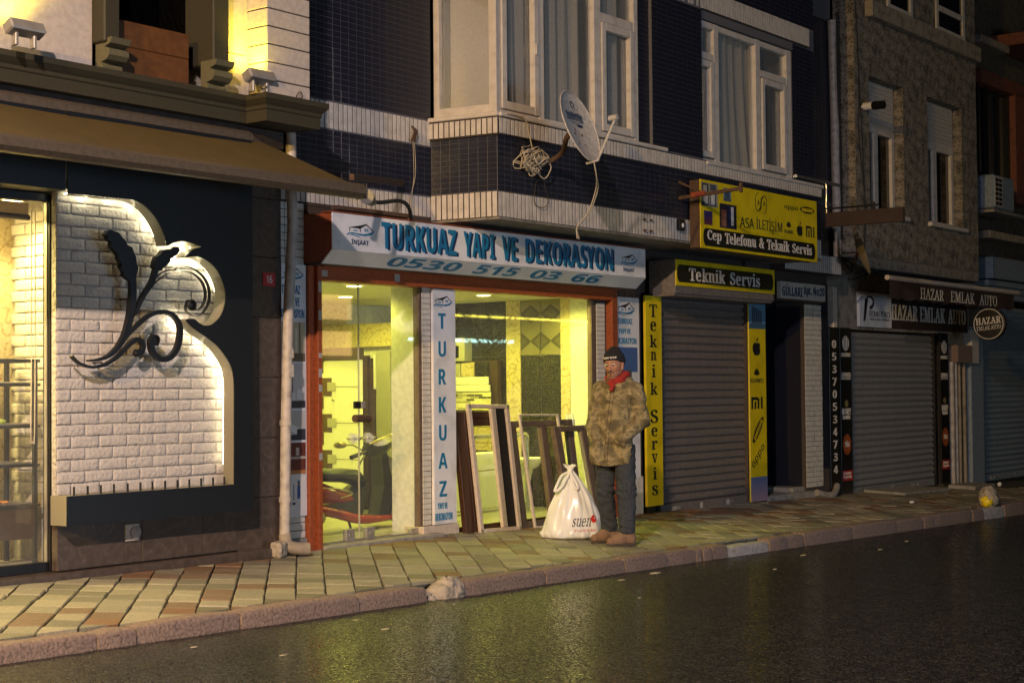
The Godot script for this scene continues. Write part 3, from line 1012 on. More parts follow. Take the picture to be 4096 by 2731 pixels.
	m.box(-9.0, -0.5, 3.334, 3.54, 0.0, 0.279)
	m.box(-0.9, -0.44, 3.334, 3.54, 0.2, 0.499)
	part(b, "cornice", m, M.olive_paint)
	part(b, "lintel_stone", bx(-9.0, -0.48, 3.2, 3.334, 0.0, 0.24), M.marble)
	# two floodlights on the cornice
	for q in [[-1.12, -0.85, "grey floodlight on the cornice beside the grooved pilaster"], [-3.2, -2.93, "grey floodlight on the cornice cut by the left picture edge"]]:
		var fl := thing("floodlight", q[2], "floodlight", V(q[0], 3.545, 0.42), "floodlights on the bakery cornice")
		var xm: float = (q[0] + q[1]) / 2
		var tt := Transform3D(Basis(Vector3.RIGHT, -0.5), V(xm, 3.665, 0.5))
		m = MB.new()
		m.ob(tt, V(q[1] - q[0], 0.085, 0.1), 0.012)
		part(fl, "housing", m, M.grey_metal)
		m = MB.new()
		m.ob(tt * Transform3D(Basis(), V(0, 0.046, -0.005)), V(q[1] - q[0] - 0.03, 0.004, 0.075))
		part(fl, "lens", m, M.lamp_flood)
		for dx in [-0.07, 0.07]:
			m = MB.new()
			m.box(xm + dx - 0.012, xm + dx + 0.012, 3.545, 3.64, 0.47, 0.52, 0.004)
			part(fl, "foot", m, M.grey_metal)
		spot(fl, tt * V(0, 0.06, -0.01), V(0.12, 1.0, -0.34) if q[0] > -2 else V(-0.15, 1.0, -0.34), Color(1.0, 0.74, 0.05), 1.7, 70.0, 0.1)
	m = MB.new()
	m.tube(smooth([V(-1.03, 3.62, 0.5), V(-0.98, 3.57, 0.53), V(-0.93, 3.6, 0.52), V(-0.9, 3.56, 0.5)], 4), 0.005, 5)
	m.tube(smooth([V(-0.62, 3.55, 0.52), V(-0.6, 3.59, 0.52), V(-0.56, 3.61, 0.52), V(-0.55, 3.57, 0.52), V(-0.59, 3.555, 0.52)], 4), 0.004, 5)
	solo("loose_wire", m, M.cable_dark, "thin looped wire lying on the bakery cornice", "wire")
	# house number
	var hn := thing("house_number", "small red house number plate on brown marble", "number plate", V(-0.615, 2.1, 0.21))
	part(hn, "plate", bx(-0.682, -0.548, 2.112, 2.217, 0.208, 0.213, 0.002), M.red_plate)
	txt(hn, "numerals", "16", "sans", M.white_paint, -0.645, -0.585, 2.135, 2.195, 0.2135)
	ornament()

func brick_shape(w: float, h: float, d: float, s: int) -> ArrayMesh:
	# rough brick front: a grid bulging out with a worn outline
	var nz := FastNoiseLite.new()
	nz.seed = s
	nz.frequency = 9.0
	var m := MB.new()
	var gxs := [0.0, 0.02, 0.22, 0.4, 0.6, 0.78, 0.98, 1.0]
	var gys := [0.0, 0.06, 0.35, 0.65, 0.94, 1.0]
	var nx := 7
	var ny := 5
	var rings := []
	for j in ny + 1:
		var row := []
		for i in nx + 1:
			var fx: float = gxs[i]
			var fy: float = gys[j]
			var e := minf(minf(fx, 1 - fx) * w, minf(fy, 1 - fy) * h)
			var z := d * 0.5 * (0.35 if e <= 0.0 else 0.95) + nz.get_noise_2d(fx * w * 4, fy * h * 4) * 0.003
			var wob := nz.get_noise_2d(fx * 3 + 9, fy * 3) * 0.004
			row.append(V((fx - 0.5) * w + (wob if (i == 0 or i == nx) else 0.0), (fy - 0.5) * h + (wob if (j == 0 or j == ny) else 0.0), z))
		rings.append(row)
	m.loft(rings, false)
	return m.mesh()

func ornament() -> void:
	var t := thing("wheat_ornament", "black metal wheat ear ornament with curled scrolls before white bricks", "ornament", V(-2.0, 1.5, 0.3))
	var fr := Transform3D(Basis(), V(0, 0, 0.305))
	var strokes := [
		["stem", [[-2.432,1.511],[-2.336,1.520],[-2.249,1.552],[-2.172,1.615],[-2.116,1.697],[-2.077,1.805],[-2.054,1.923],[-2.048,2.013],[-2.054,2.103]], 0.012, 0.05, 0.0, 0],
		["stem", [[-2.572,1.544],[-2.507,1.493],[-2.401,1.467],[-2.293,1.485],[-2.194,1.535],[-2.127,1.589],[-2.060,1.644],[-2.015,1.665],[-1.970,1.650],[-1.956,1.614],[-1.976,1.578],[-2.021,1.568]], 0.012, 0.032, 0.012, 1],
		["scroll", [[-2.161,1.620],[-2.105,1.686],[-2.026,1.753],[-1.912,1.833],[-1.796,1.868],[-1.690,1.849],[-1.625,1.781],[-1.622,1.689],[-1.655,1.596],[-1.727,1.535],[-1.809,1.530],[-1.872,1.579],[-1.884,1.638],[-1.849,1.666]], 0.02, 0.04, 0.03, 2],
		["scroll", [[-2.060,1.824],[-2.003,1.907],[-1.923,2.019],[-1.842,2.095],[-1.737,2.158],[-1.618,2.187],[-1.509,2.182],[-1.411,2.131],[-1.360,2.053],[-1.360,1.968],[-1.406,1.895],[-1.474,1.865],[-1.534,1.891],[-1.510,1.929]], 0.02, 0.04, 0.032, 3],
		["stem", [[-2.035,1.842],[-1.969,1.962],[-1.888,2.066],[-1.859,2.131],[-1.842,2.178]], 0.025, 0.035, 0.0, 4]]
	for s in strokes:
		var m := MB.new()
		m.prism(ribbon(s[1], s[2], s[3], s[4]), fr.translated(V(0, 0, 0.0013 * s[5])), 0.036)
		if s[4] > 0.0:
			var e: Array = s[1][-1]
			m.lathe([Vector2(0, 0), Vector2(s[4] * 1.25, 0), Vector2(s[4] * 1.25, 0.036), Vector2(0, 0.036)], Transform3D(Basis(Vector3.RIGHT, PI / 2), V(e[0], e[1], 0.306)), 18)
		part(t, s[0], m, M.black_panel)
	var ears := [[[-2.269,2.420],[-2.242,2.422],[-2.181,2.409],[-2.159,2.384],[-2.126,2.359],[-2.104,2.325],[-2.064,2.314],[-2.048,2.274],[-2.031,2.248],[-2.025,2.195],[-2.012,2.177],[-2.020,2.132],[-2.048,2.076],[-2.082,2.079],[-2.143,2.112],[-2.132,2.130],[-2.165,2.173],[-2.154,2.187],[-2.187,2.230],[-2.182,2.248],[-2.215,2.282],[-2.248,2.306],[-2.242,2.342],[-2.280,2.357],[-2.275,2.375],[-2.300,2.387]],
		[[-1.627,2.319],[-1.647,2.346],[-1.689,2.343],[-1.718,2.323],[-1.783,2.314],[-1.812,2.280],[-1.847,2.260],[-1.865,2.222],[-1.871,2.185],[-1.853,2.168],[-1.819,2.161],[-1.789,2.167],[-1.795,2.180],[-1.760,2.196],[-1.736,2.220],[-1.719,2.235],[-1.719,2.254],[-1.683,2.270],[-1.653,2.290]]]
	for e in ears:
		var m := MB.new()
		m.prism(poly(e), fr.translated(V(0, 0, -0.004)), 0.045)
		part(t, "wheat_ear", m, M.black_panel)
	for p in [[-1.7, 1.86], [-2.06, 1.95], [-2.3, 1.5], [-1.64, 2.18]]:
		var m := MB.new()
		m.tube([V(p[0], p[1], 0.2), V(p[0], p[1], 0.31)], 0.006, 6)
		part(t, "stand_off", m, M.black_metal)

func pastry_rack() -> void:
	var t := thing("pastry_rack", "black shelf rack of pastries inside the bakery window", "rack", V(-3.2, 0.1, -0.2))
	var x1 := -2.48
	for p in [[x1 - 0.03, -0.17], [x1 - 0.03, -0.5], [-4.1, -0.17], [-4.1, -0.5]]:
		part(t, "post", bx(p[0], p[0] + 0.03, 0.1, 1.53, p[1] - 0.03, p[1], 0.002), M.black_metal)
	var lev := [1.36, 1.07, 0.8, 0.52]
	for y in lev:
		var s := part(t, "shelf", bx(-4.1, x1, y - 0.02, y, -0.5, -0.14, 0.002), M.black_metal)
		part(s, "tray", bx(-4.07, x1 - 0.04, y + 0.001, y + 0.012, -0.47, -0.19, 0.002), M.alu)
	var top := MB.new()
	top.box(-4.1, x1, 1.505, 1.53, -0.165, -0.14)
	top.box(-4.1, x1, 1.505, 1.53, -0.5, -0.475)
	top.box(x1 - 0.03, x1, 1.505, 1.53, -0.475, -0.165)
	part(t, "top_rail", top, M.black_metal)
	part(t, "base_cabinet", bx(-4.1, x1 - 0.03, 0.28, 0.5, -0.5, -0.16, 0.004), M.dark_wood)
	# pastries
	var roll := MB.new()
	roll.ball(Vector3.ZERO, V(0.07, 0.02, 0.026), 10, 6)
	var rm := roll.mesh()
	var k := 0
	for row in 3:
		for i in 5:
			var o := solo("pastry_roll", rm, M.pastry_orange, "orange glazed roll on the top shelf of the pastry rack", "pastry", V(-2.78 - 0.15 * i, 1.395 + (0.028 if row == 2 else 0.0), -0.25 - 0.07 * (row % 2) - (0.035 if row == 2 else 0.0)), "pastries on the rack")
			o.rotation = V(0, rnd(-0.3, 0.3), rnd(-0.05, 0.05))
			k += 1
	var leaf := MB.new()
	leaf.ball(Vector3.ZERO, V(0.045, 0.018, 0.03), 9, 6)
	var lm := leaf.mesh()
	for i in 26:
		var o := solo("green_pastry", lm, M.pastry_green, "small green pastry in the heap on the rack's second shelf", "pastry", V(-2.74 - 0.03 * i, 1.1 + 0.034 * (i % 3), -0.22 - 0.06 * (i % 4)), "pastries on the rack")
		o.rotation = V(rnd(-0.4, 0.4), rnd(0, 3), rnd(-0.3, 0.3))
	for i in 8:
		var o := solo("bread_roll", lm, M.pastry_pale, "pale oval bread roll on the third shelf of the rack", "pastry", V(-2.8 - 0.11 * (i % 4), 0.833 + 0.012, -0.24 - 0.09 * (i / 4)), "pastries on the rack")
		o.scale = V(1.3, 1.1, 1.1)
		o.rotation.y = rnd(-0.4, 0.4)
	var cook := MB.new()
	cook.lathe([Vector2(0, 0), Vector2(0.028, 0.0), Vector2(0.032, 0.008), Vector2(0.022, 0.018), Vector2(0, 0.021)], Transform3D(), 12)
	var cm := cook.mesh()
	for i in 40:
		solo("cookie", cm, M.pastry_orange, "round golden cookie in rows on the rack's lowest tray", "cookie", V(-2.72 - 0.066 * (i % 10), 0.533, -0.215 - 0.066 * (i / 10)), "cookies on the lowest tray")

func awning() -> void:
	var t := thing("bakery_awning", "olive brown cloth awning with grey front bar over the bakery", "awning", V(-3.0, 3.2, 0.25))
	var rings := []
	for i in 9:
		var f := i / 8.0
		var row := []
		for j in 27:
			var x := lerpf(-9.0, -0.77, j / 26.0)
			var y := lerpf(3.225, 2.79, f) - 0.05 * sin(PI * f) * (0.6 + 0.4 * sin(x * 2.1)) - 0.015 * sin(x * 4.2 + 1.0) * sin(PI * f)
			row.append(V(x, y, lerpf(0.28, 1.3, f)))
		rings.append(row)
	rings.reverse()
	var m := MB.new()
	m.loft(rings, false)
	part(t, "cloth", m, M.awning_cloth)
	m = MB.new()
	m.prism(poly([[1.27, 2.72], [1.3, 2.695], [1.35, 2.70], [1.375, 2.73], [1.37, 2.78], [1.34, 2.805], [1.28, 2.8]]), Transform3D(Basis(V(0, 0, 1), V(0, 1, 0), V(-1, 0, 0)), V(-0.75, 0, 0)), 8.3)
	part(t, "front_bar", m, M.awning_bar)
	m = MB.new()
	m.box(-0.752, -0.735, 2.695, 2.808, 1.265, 1.38, 0.006)
	part(t, "end_cap", m, M.black_metal)
	m = MB.new()
	m.prism(poly([[0.24, 3.2], [0.3, 3.17], [0.34, 3.2], [0.34, 3.26], [0.3, 3.285], [0.24, 3.285]]), Transform3D(Basis(V(0, 0, 1), V(0, 1, 0), V(-1, 0, 0)), V(-0.9, 0, 0)), 8.1)
	part(t, "wall_cassette", m, M.awning_bar)
	m = MB.new()
	m.tube([V(-1.2, 3.1, 0.35), V(-2.0, 2.9, 0.85), V(-1.2, 2.76, 1.28)], 0.025, 8)
	part(t, "folding_arm", m, M.awning_bar)
	m = MB.new()
	m.tube([V(-4.6, 3.1, 0.35), V(-5.4, 2.9, 0.85), V(-4.6, 2.76, 1.28)], 0.025, 8)
	part(t, "folding_arm", m, M.awning_bar)

# ---- tiled apartment block ------------------------------------------------------
var navy_list := []
var band_list := []

func tile_field(list: Array, o: Vector3, du: Vector3, dv: Vector3, w: float, h: float, tw: float, th: float, prio := 0.0) -> void:
	# o lower left corner, du / dv unit directions; every tile is kept as a transform and a size
	var nu := maxi(1, int(round(w / tw)))
	var nv := maxi(1, int(round(h / th)))
	var nn := du.cross(dv)
	for j in nv:
		for i in nu:
			var p := o + du * (w * (i + 0.5) / nu) + dv * (h * (j + 0.5) / nv) - nn * 0.0025
			var bs := Basis(du, dv, nn) * Basis(V(0, 1, 0), rnd(-0.012, 0.012)) * Basis(V(1, 0, 0), rnd(-0.012, 0.012))
			list.append([p.distance_to(V(-9.2, 1.3, 9.2)) + prio, Transform3D(bs, p), V(w / nu, h / nv, 0.005)])

func lay_tiles(b: Node3D, list: Array, called: String, mats: Array, gap: float) -> void:
	list.sort_custom(func(p, q): return p[0] < q[0])
	var cache := {}
	var rest := MB.new()
	for k in list.size():
		var e: Array = list[k]
		var s: Vector3 = e[2] - V(gap * (1.7 if called == "navy_tile" else 1.0), gap, 0)
		if k < 300:
			var key := "%.3f %.3f" % [s.x, s.y]
			if not cache.has(key):
				var m := MB.new()
				m.ob(Transform3D(), s, 0.0015)
				cache[key] = m.mesh()
			inst(b, called, cache[key], mats[rng.randi() % mats.size()], e[1])
		else:
			rest.ob(e[1], s)
	if rest.v.size():
		part(b, called + "_field", rest, mats[0]).set_meta("kind", "stuff")

func frame_bars(m: MB, x0: float, x1: float, y0: float, y1: float, z: float, w: float, d := 0.06) -> void:
	m.box(x0, x0 + w, y0, y1, z - d, z, 0.006)
	m.box(x1 - w, x1, y0, y1, z - d, z, 0.006)
	m.box(x0 + w, x1 - w, y0, y0 + w, z - d, z - 0.001, 0.006)
	m.box(x0 + w, x1 - w, y1 - w, y1, z - d, z - 0.001, 0.006)

func curtain_mesh(x0: float, x1: float, y0: float, y1: float, z: float, ph: float, gather := 0.0) -> MB:
	var rings := []
	for i in 7:
		var f := i / 6.0
		var row := []
		var cnt := int((x1 - x0) / 0.02)
		for j in cnt + 1:
			var fx := float(j) / cnt
			var x := lerpf(x0, x1, fx) + gather * (1.0 - f) * (1.0 - f) * fx
			row.append(V(x, lerpf(y0, y1, f), z + 0.035 * sin(fx * (x1 - x0) * 34.0 + ph + 0.5 * sin(f * 2.0)) + 0.018 * sin(fx * (x1 - x0) * 83.0 + ph * 2.0)))
		rings.append(row)
	var m := MB.new()
	m.loft(rings, false)
	return m

func apartment() -> void:
	var b := thing("tiled_apartment_building", "apartment block of navy tiles with pale tiled bands and bay windows", "building", V(4.5, 0.0, 0.0))
	var m := MB.new()
	m.box(-0.47, 1.6, 2.845, 9.0, -3.2, -0.003)
	m.box(1.6, 8.0, 5.5, 9.0, -3.2, 0.64)
	m.box(1.6, 9.8, 2.845, 3.7, -3.2, -0.003)
	m.box(8.0, 8.3, 3.7, 9.0, -3.2, -0.003)
	m.box(8.95, 9.8, 3.7, 9.0, -3.2, -0.003)
	m.box(8.3, 8.95, 5.3, 9.0, -3.2, -0.003)
	part(b, "upper_wall", m, M.navy_grout)
	part(b, "balcony_door", bx(8.3, 8.95, 3.7, 5.3, -0.6, -0.5), M.dark_glass)
	# bay
	m = MB.new()
	m.prism(poly([[1.612, 0.0], [1.705, -0.685], [8.015, -0.685], [8.015, 0.1], [1.612, 0.1]]), Transform3D(Basis(V(1, 0, 0), V(0, 0, -1), V(0, 1, 0)), V(0, 2.81, 0)), 0.88)
	m.box(4.06, 4.27, 3.69, 5.5, 0.0, 0.652)
	m.box(4.27, 5.26, 3.69, 5.5, 0.0, 0.69)
	m.box(7.42, 8.0, 3.69, 5.5, 0.0, 0.64)
	m.box(5.26, 7.42, 5.24, 5.5, 0.0, 0.66)
	part(b, "bay_wall", m, M.navy_grout)
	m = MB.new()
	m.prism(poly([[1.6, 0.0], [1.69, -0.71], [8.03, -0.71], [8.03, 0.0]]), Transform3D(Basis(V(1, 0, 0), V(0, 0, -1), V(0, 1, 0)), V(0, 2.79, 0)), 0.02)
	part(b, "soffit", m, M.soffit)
	m = MB.new()
	m.box(-0.47, 1.598, 2.82, 3.034, -0.05, -0.005)
	m.box(-0.47, 1.598, 3.482, 3.724, -0.05, -0.005)
	m.box(1.71, 8.02, 2.81, 3.044, 0.6, 0.694)
	m.box(1.71, 8.02, 3.548, 3.7, 0.6, 0.71)
	m.box(5.26, 7.8, 5.33, 5.56, 0.5, 0.675)
	var sd := Basis(V(-0.135, 0, -0.991).normalized(), Vector3.UP, V(-0.991, 0, 0.135).normalized())
	m.ob(Transform3D(sd, V(1.668, 2.92, 0.345)), V(0.69, 0.24, 0.03))
	m.ob(Transform3D(sd, V(1.66, 3.62, 0.345)), V(0.73, 0.16, 0.05))
	m.box(8.035, 9.6, 2.72, 2.955, 0.0, 0.2)
	part(b, "band_backing", m, M.band_grout)
	var R := Vector3.RIGHT
	var U := Vector3.UP
	var side := V(0.1305, 0, 0.9914)
	tile_field(band_list, V(-0.45, 2.84, 0), R, U, 2.05, 0.19, 0.057, 0.19)
	tile_field(band_list, V(-0.45, 3.486, 0), R, U, 2.05, 0.234, 0.057, 0.234)
	tile_field(band_list, V(1.592, 2.81, 0.0), side, U, 0.705, 0.232, 0.057, 0.232)
	tile_field(band_list, V(1.576, 3.545, -0.01), side, U, 0.735, 0.15, 0.057, 0.15)
	tile_field(band_list, V(1.7, 2.812, 0.697), R, U, 6.32, 0.23, 0.057, 0.23)
	tile_field(band_list, V(1.7, 3.55, 0.713), R, U, 6.32, 0.148, 0.057, 0.148)
	tile_field(band_list, V(4.3, 5.335, 0.69), R, U, 3.5, 0.222, 0.057, 0.222, 4.0)
	tile_field(band_list, V(8.035, 2.723, 0.203), R, U, 1.56, 0.23, 0.057, 0.23)
	tile_field(navy_list, V(-0.45, 3.038, 0), R, U, 2.06, 0.442, 0.1, 0.05)
	tile_field(navy_list, V(-0.45, 3.728, 0), R, U, 2.06, 1.3, 0.1, 0.05)
	tile_field(navy_list, V(1.609, 3.048, 0.0), side, U, 0.69, 0.495, 0.1, 0.05)
	tile_field(navy_list, V(1.704, 3.048, 0.688), R, U, 6.31, 0.497, 0.1, 0.05)
	tile_field(navy_list, V(4.06, 3.76, 0.656), R, U, 0.21, 1.56, 0.1, 0.05)
	tile_field(navy_list, V(4.27, 3.72, 0.694), R, U, 0.99, 1.6, 0.1, 0.05)
	tile_field(navy_list, V(5.26, 5.575, 0.644), R, U, 2.74, 0.6, 0.1, 0.05)
	tile_field(navy_list, V(7.42, 3.72, 0.644), R, U, 0.57, 1.6, 0.1, 0.05)
	tile_field(navy_list, V(8.02, 3.0, 0.0), R, U, 1.74, 0.65, 0.1, 0.05)
	tile_field(navy_list, V(8.96, 3.7, 0.0), R, U, 0.8, 2.4, 0.1, 0.05)
	# ground floor piers
	m = MB.new()
	m.box(-0.47, -0.005, -0.1, 2.845, -0.4, -0.008)
	m.box(0.0, 4.53, 2.32, 2.845, -0.4, -0.01)
	m.box(4.535, 5.1, -0.1, 2.845, -0.4, -0.008)
	m.box(5.1, 7.43, 2.32, 2.845, -0.4, -0.06)
	m.box(7.43, 7.86, -0.15, 2.845, -0.4, -0.008)
	m.box(7.86, 9.0, 2.36, 2.845, -0.4, -0.01)
	m.box(8.915, 9.6, -0.2, 2.845, -0.4, -0.008)
	m.box(5.1, 7.43, -0.2, 2.4, -0.35, -0.25)
	part(b, "ground_wall", m, M.band_grout)
	var wl := []
	tile_field(wl, V(-0.455, 0.09, 0), R, U, 0.44, 2.74, 0.22, 0.0633)
	for e in wl:
		inst(b, "wall_tile", tile_mesh(e[2], 0.006), M.pillar_tile, e[1])
	tile_field(navy_list, V(4.55, 0.35, 0), R, U, 0.54, 2.4, 0.1, 0.05)
	tile_field(navy_list, V(9.4, 0.22, 0), R, U, 0.2, 2.4, 0.1, 0.05)
	part(b, "pier_base", bx(-0.47, -0.01, -0.06, 0.088, -0.1, 0.02, 0.006), M.concrete)
	part(b, "pier_base", bx(4.54, 5.08, -0.12, 0.34, -0.1, 0.012, 0.004), M.pillar_tile)
	lay_tiles(b, band_list, "band_tile", [M.band_tile, M.band_tile, M.band_tile_b], 0.012)
	lay_tiles(b, navy_list, "navy_tile", [M.navy_tile, M.navy_tile_b], 0.004)
	# sills
	m = MB.new()
	m.box(1.7, 4.5, 3.702, 3.742, 0.55, 0.735, 0.008)
	m.ob(Transform3D(sd, V(1.652, 3.722, 0.34)), V(0.75, 0.04, 0.08), 0.008)
	part(b, "window_sill", m, M.white_frame)
	part(b, "window_sill", bx(5.3, 8.05, 3.66, 3.7, 0.55, 0.73, 0.008), M.white_frame)
	# bay windows: front
	var z := 0.66
	m = MB.new()
	m.box(1.745, 1.8, 3.742, 5.6, z - 0.08, z, 0.006)
	m.box(2.37, 2.455, 3.742, 5.6, z - 0.07, z, 0.006)
	m.box(3.275, 3.395, 3.742, 5.6, z - 0.07, z, 0.006)
	m.box(3.98, 4.06, 3.742, 5.6, z - 0.07, z, 0.006)
	m.box(1.8, 3.98, 3.742, 3.785, z - 0.07, z - 0.004, 0.006)
	m.box(3.395, 3.98, 4.86, 4.95, z - 0.07, z - 0.004, 0.006)
	var w := part(b, "bay_window", m, M.white_frame)
	for q in [[1.805, 2.365, 3.79, 5.6], [3.4, 3.975, 3.79, 4.855]]:
		m = MB.new()
		frame_bars(m, q[0], q[1], q[2], q[3], z + 0.012, 0.075)
		part(w, "sash", m, M.white_frame)
	part(w, "pane", bx(1.8, 3.98, 3.79, 5.6, z - 0.05, z - 0.044), M.house_glass)
	part(w, "handle", bx(2.3, 2.315, 4.35, 4.45, z + 0.012, z + 0.03, 0.004), M.white_frame)
	var wr := part(b, "room_back", bx(1.75, 8.0, 3.6, 5.7, -1.2, -1.1), M.dark_room)
	wr.name = "window_room"
	# side window of the bay
	m = MB.new()
	var st := Transform3D(Basis(V(0.135, 0, 0.991).normalized(), Vector3.UP, V(-0.991, 0, 0.135).normalized()), V(1.66, 0, 0.01))
	for q in [[0.0, 0.06, 3.742, 5.6], [0.58, 0.66, 3.742, 5.6]]:
		m.ob(st * Transform3D(Basis(), V((q[0] + q[1]) / 2, (q[2] + q[3]) / 2, 0.0)), V(q[1] - q[0], q[3] - q[2], 0.06), 0.006)
	m.ob(st * Transform3D(Basis(), V(0.32, 3.785, 0.0)), V(0.53, 0.085, 0.058), 0.006)
	w = part(b, "bay_side_window", m, M.white_frame)
	m = MB.new()
	m.ob(st * Transform3D(Basis(), V(0.32, 4.7, -0.01)), V(0.53, 1.76, 0.006))
	part(w, "pane", m, M.house_glass)
	m = MB.new()
	m.ob(st * Transform3D(Basis(), V(0.34, 4.7, -0.08)), V(0.44, 1.8, 0.004))
	part(w, "blind", m, M.curtain)
	# curtains behind the bay windows
	part(b, "net_curtain", curtain_mesh(1.9, 2.42, 3.76, 5.6, 0.5, 0.3), M.curtain)
	part(b, "net_curtain", curtain_mesh(2.45, 3.3, 3.76, 5.6, 0.48, 1.3), M.curtain)
	part(b, "net_curtain", curtain_mesh(3.5, 3.95, 3.76, 5.6, 0.5, 2.3), M.curtain)
	# right-hand window
	z = 0.635
	m = MB.new()
	m.box(5.27, 5.62, 5.17, 5.235, z - 0.07, z, 0.006)
	m.box(5.62, 5.725, 3.7, 5.235, z - 0.07, z, 0.006)
	m.box(6.555, 6.67, 3.7, 5.235, z - 0.07, z, 0.006)
	m.box(7.3, 7.42, 3.7, 5.235, z - 0.07, z, 0.006)
	m.box(5.27, 7.3, 5.165, 5.23, z - 0.065, z - 0.002, 0.006)
	m.box(5.27, 7.3, 3.7, 3.745, z - 0.065, z - 0.002, 0.006)
	m.box(5.27, 5.62, 4.82, 4.9, z - 0.065, z - 0.002, 0.006)
	m.box(6.67, 7.3, 4.82, 4.9, z - 0.065, z - 0.002, 0.006)
	w = part(b, "wide_window", m, M.white_frame)
	for q in [[5.1, 5.6, 3.76, 4.81], [6.69, 7.285, 3.76, 4.81]]:
		m = MB.new()
		frame_bars(m, q[0], q[1], q[2], q[3], z + 0.012, 0.07)
		part(w, "sash", m, M.white_frame)
	part(w, "pane", bx(5.27, 7.35, 3.74, 5.18, z - 0.05, z - 0.044), M.house_glass)
	part(b, "net_curtain", curtain_mesh(5.3, 5.66, 3.72, 5.2, 0.5, 0.8), M.curtain)
	part(b, "net_curtain", curtain_mesh(5.72, 6.6, 3.72, 5.2, 0.48, 2.1, 0.15), M.curtain)
	m = MB.new()
	m.box(1.8, 8.0, 3.68, 3.7, -1.1, 0.55)
	m.box(1.8, 8.0, 5.6, 5.62, -1.1, 0.6)
	m.box(7.95, 8.0, 3.7, 5.6, -1.1, 0.6)
	m.box(1.8, 1.83, 3.7, 5.6, -1.1, 0.0)
	part(b, "window_recess", m, M.dark_room)
	# balcony rail at the right end
	var rl := MB.new()
	rl.tube([V(7.45, 3.76, 0.66), V(8.6, 3.76, 0.66)], 0.022, 8)
	rl.tube([V(8.25, 3.3, 0.66), V(8.25, 3.75, 0.66)], 0.016, 8)
	part(b, "balcony_rail", rl, M.steel)
	# entrance: recess, door, step, tiled pillar and name board
	m = MB.new()
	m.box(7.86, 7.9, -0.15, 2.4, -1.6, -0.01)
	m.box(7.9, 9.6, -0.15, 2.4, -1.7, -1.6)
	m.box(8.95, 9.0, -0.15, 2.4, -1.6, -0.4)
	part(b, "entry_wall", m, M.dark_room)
	part(b, "entry_step", bx(7.86, 9.15, -0.25, -0.045, -1.6, 0.02, 0.006), M.concrete)
	part(b, "entry_step", bx(8.6, 9.4, -0.045, 0.015, -1.6, -0.03, 0.006), M.concrete)
	var dl := []
	tile_field(dl, V(8.9, 0.0, -0.9), V(0, 0, 1), U, 0.85, 2.3, 0.1, 0.05)
	var mm := MB.new()
	for e in dl:
		mm.ob(e[1].rotated(U, 0.0) if true else e[1], e[2] - V(0.005, 0.005, 0))
	part(b, "entry_tiles", mm, M.navy_tile).set_meta("kind", "stuff")
	var door := part(b, "entrance_door", bx(7.92, 8.85, -0.02, 2.2, -1.0, -0.95, 0.006), M.black_metal)
	for y in [1.95, 1.6, 1.45, 1.2, 1.02, 0.8]:
		part(door, "notice", bx(8.05 + rnd(0, 0.06), 8.3, y - 0.07, y + 0.05, -0.948, -0.944), M.sticker)
	# white tiled pillar
	part(b, "pillar_core", bx(8.92, 9.38, -0.05, 2.4, -0.3, 0.004), M.band_grout)
	var pl := []
	tile_field(pl, V(8.915, 0.0, 0.006), R, U, 0.235, 2.33, 0.235, 0.0647)
	tile_field(pl, V(9.155, 0.0, 0.006), R, U, 0.235, 2.33, 0.235, 0.0647)
	for e in pl:
		inst(b, "pillar_tile", tile_mesh(e[2], 0.005), M.pillar_tile, e[1])
	var nb := thing("name_board", "faded dark board with letters over the apartment entrance", "sign", V(8.75, 2.37, 0.1))
	part(nb, "board", bx(8.15, 9.37, 2.375, 2.585, 0.02, 0.08, 0.004), M.band_tile_b)
	txt(nb, "lettering", "GÜLLARI", "sansb", M.sign_navy, 8.18, 8.72, 2.41, 2.56, 0.081)
	txt(nb, "lettering", "Apt. No:20", "sansb", M.sign_navy, 8.76, 9.34, 2.41, 2.55, 0.081)

var tile_cache := {}
func tile_mesh(s: Vector3, gap: float) -> ArrayMesh:
	var key := "%.4f %.4f %.4f" % [s.x, s.y, gap]
	if not tile_cache.has(key):
		var m := MB.new()
		m.ob(Transform3D(), s - V(gap, gap, 0), 0.0015)
		tile_cache[key] = m.mesh()
	return tile_cache[key]

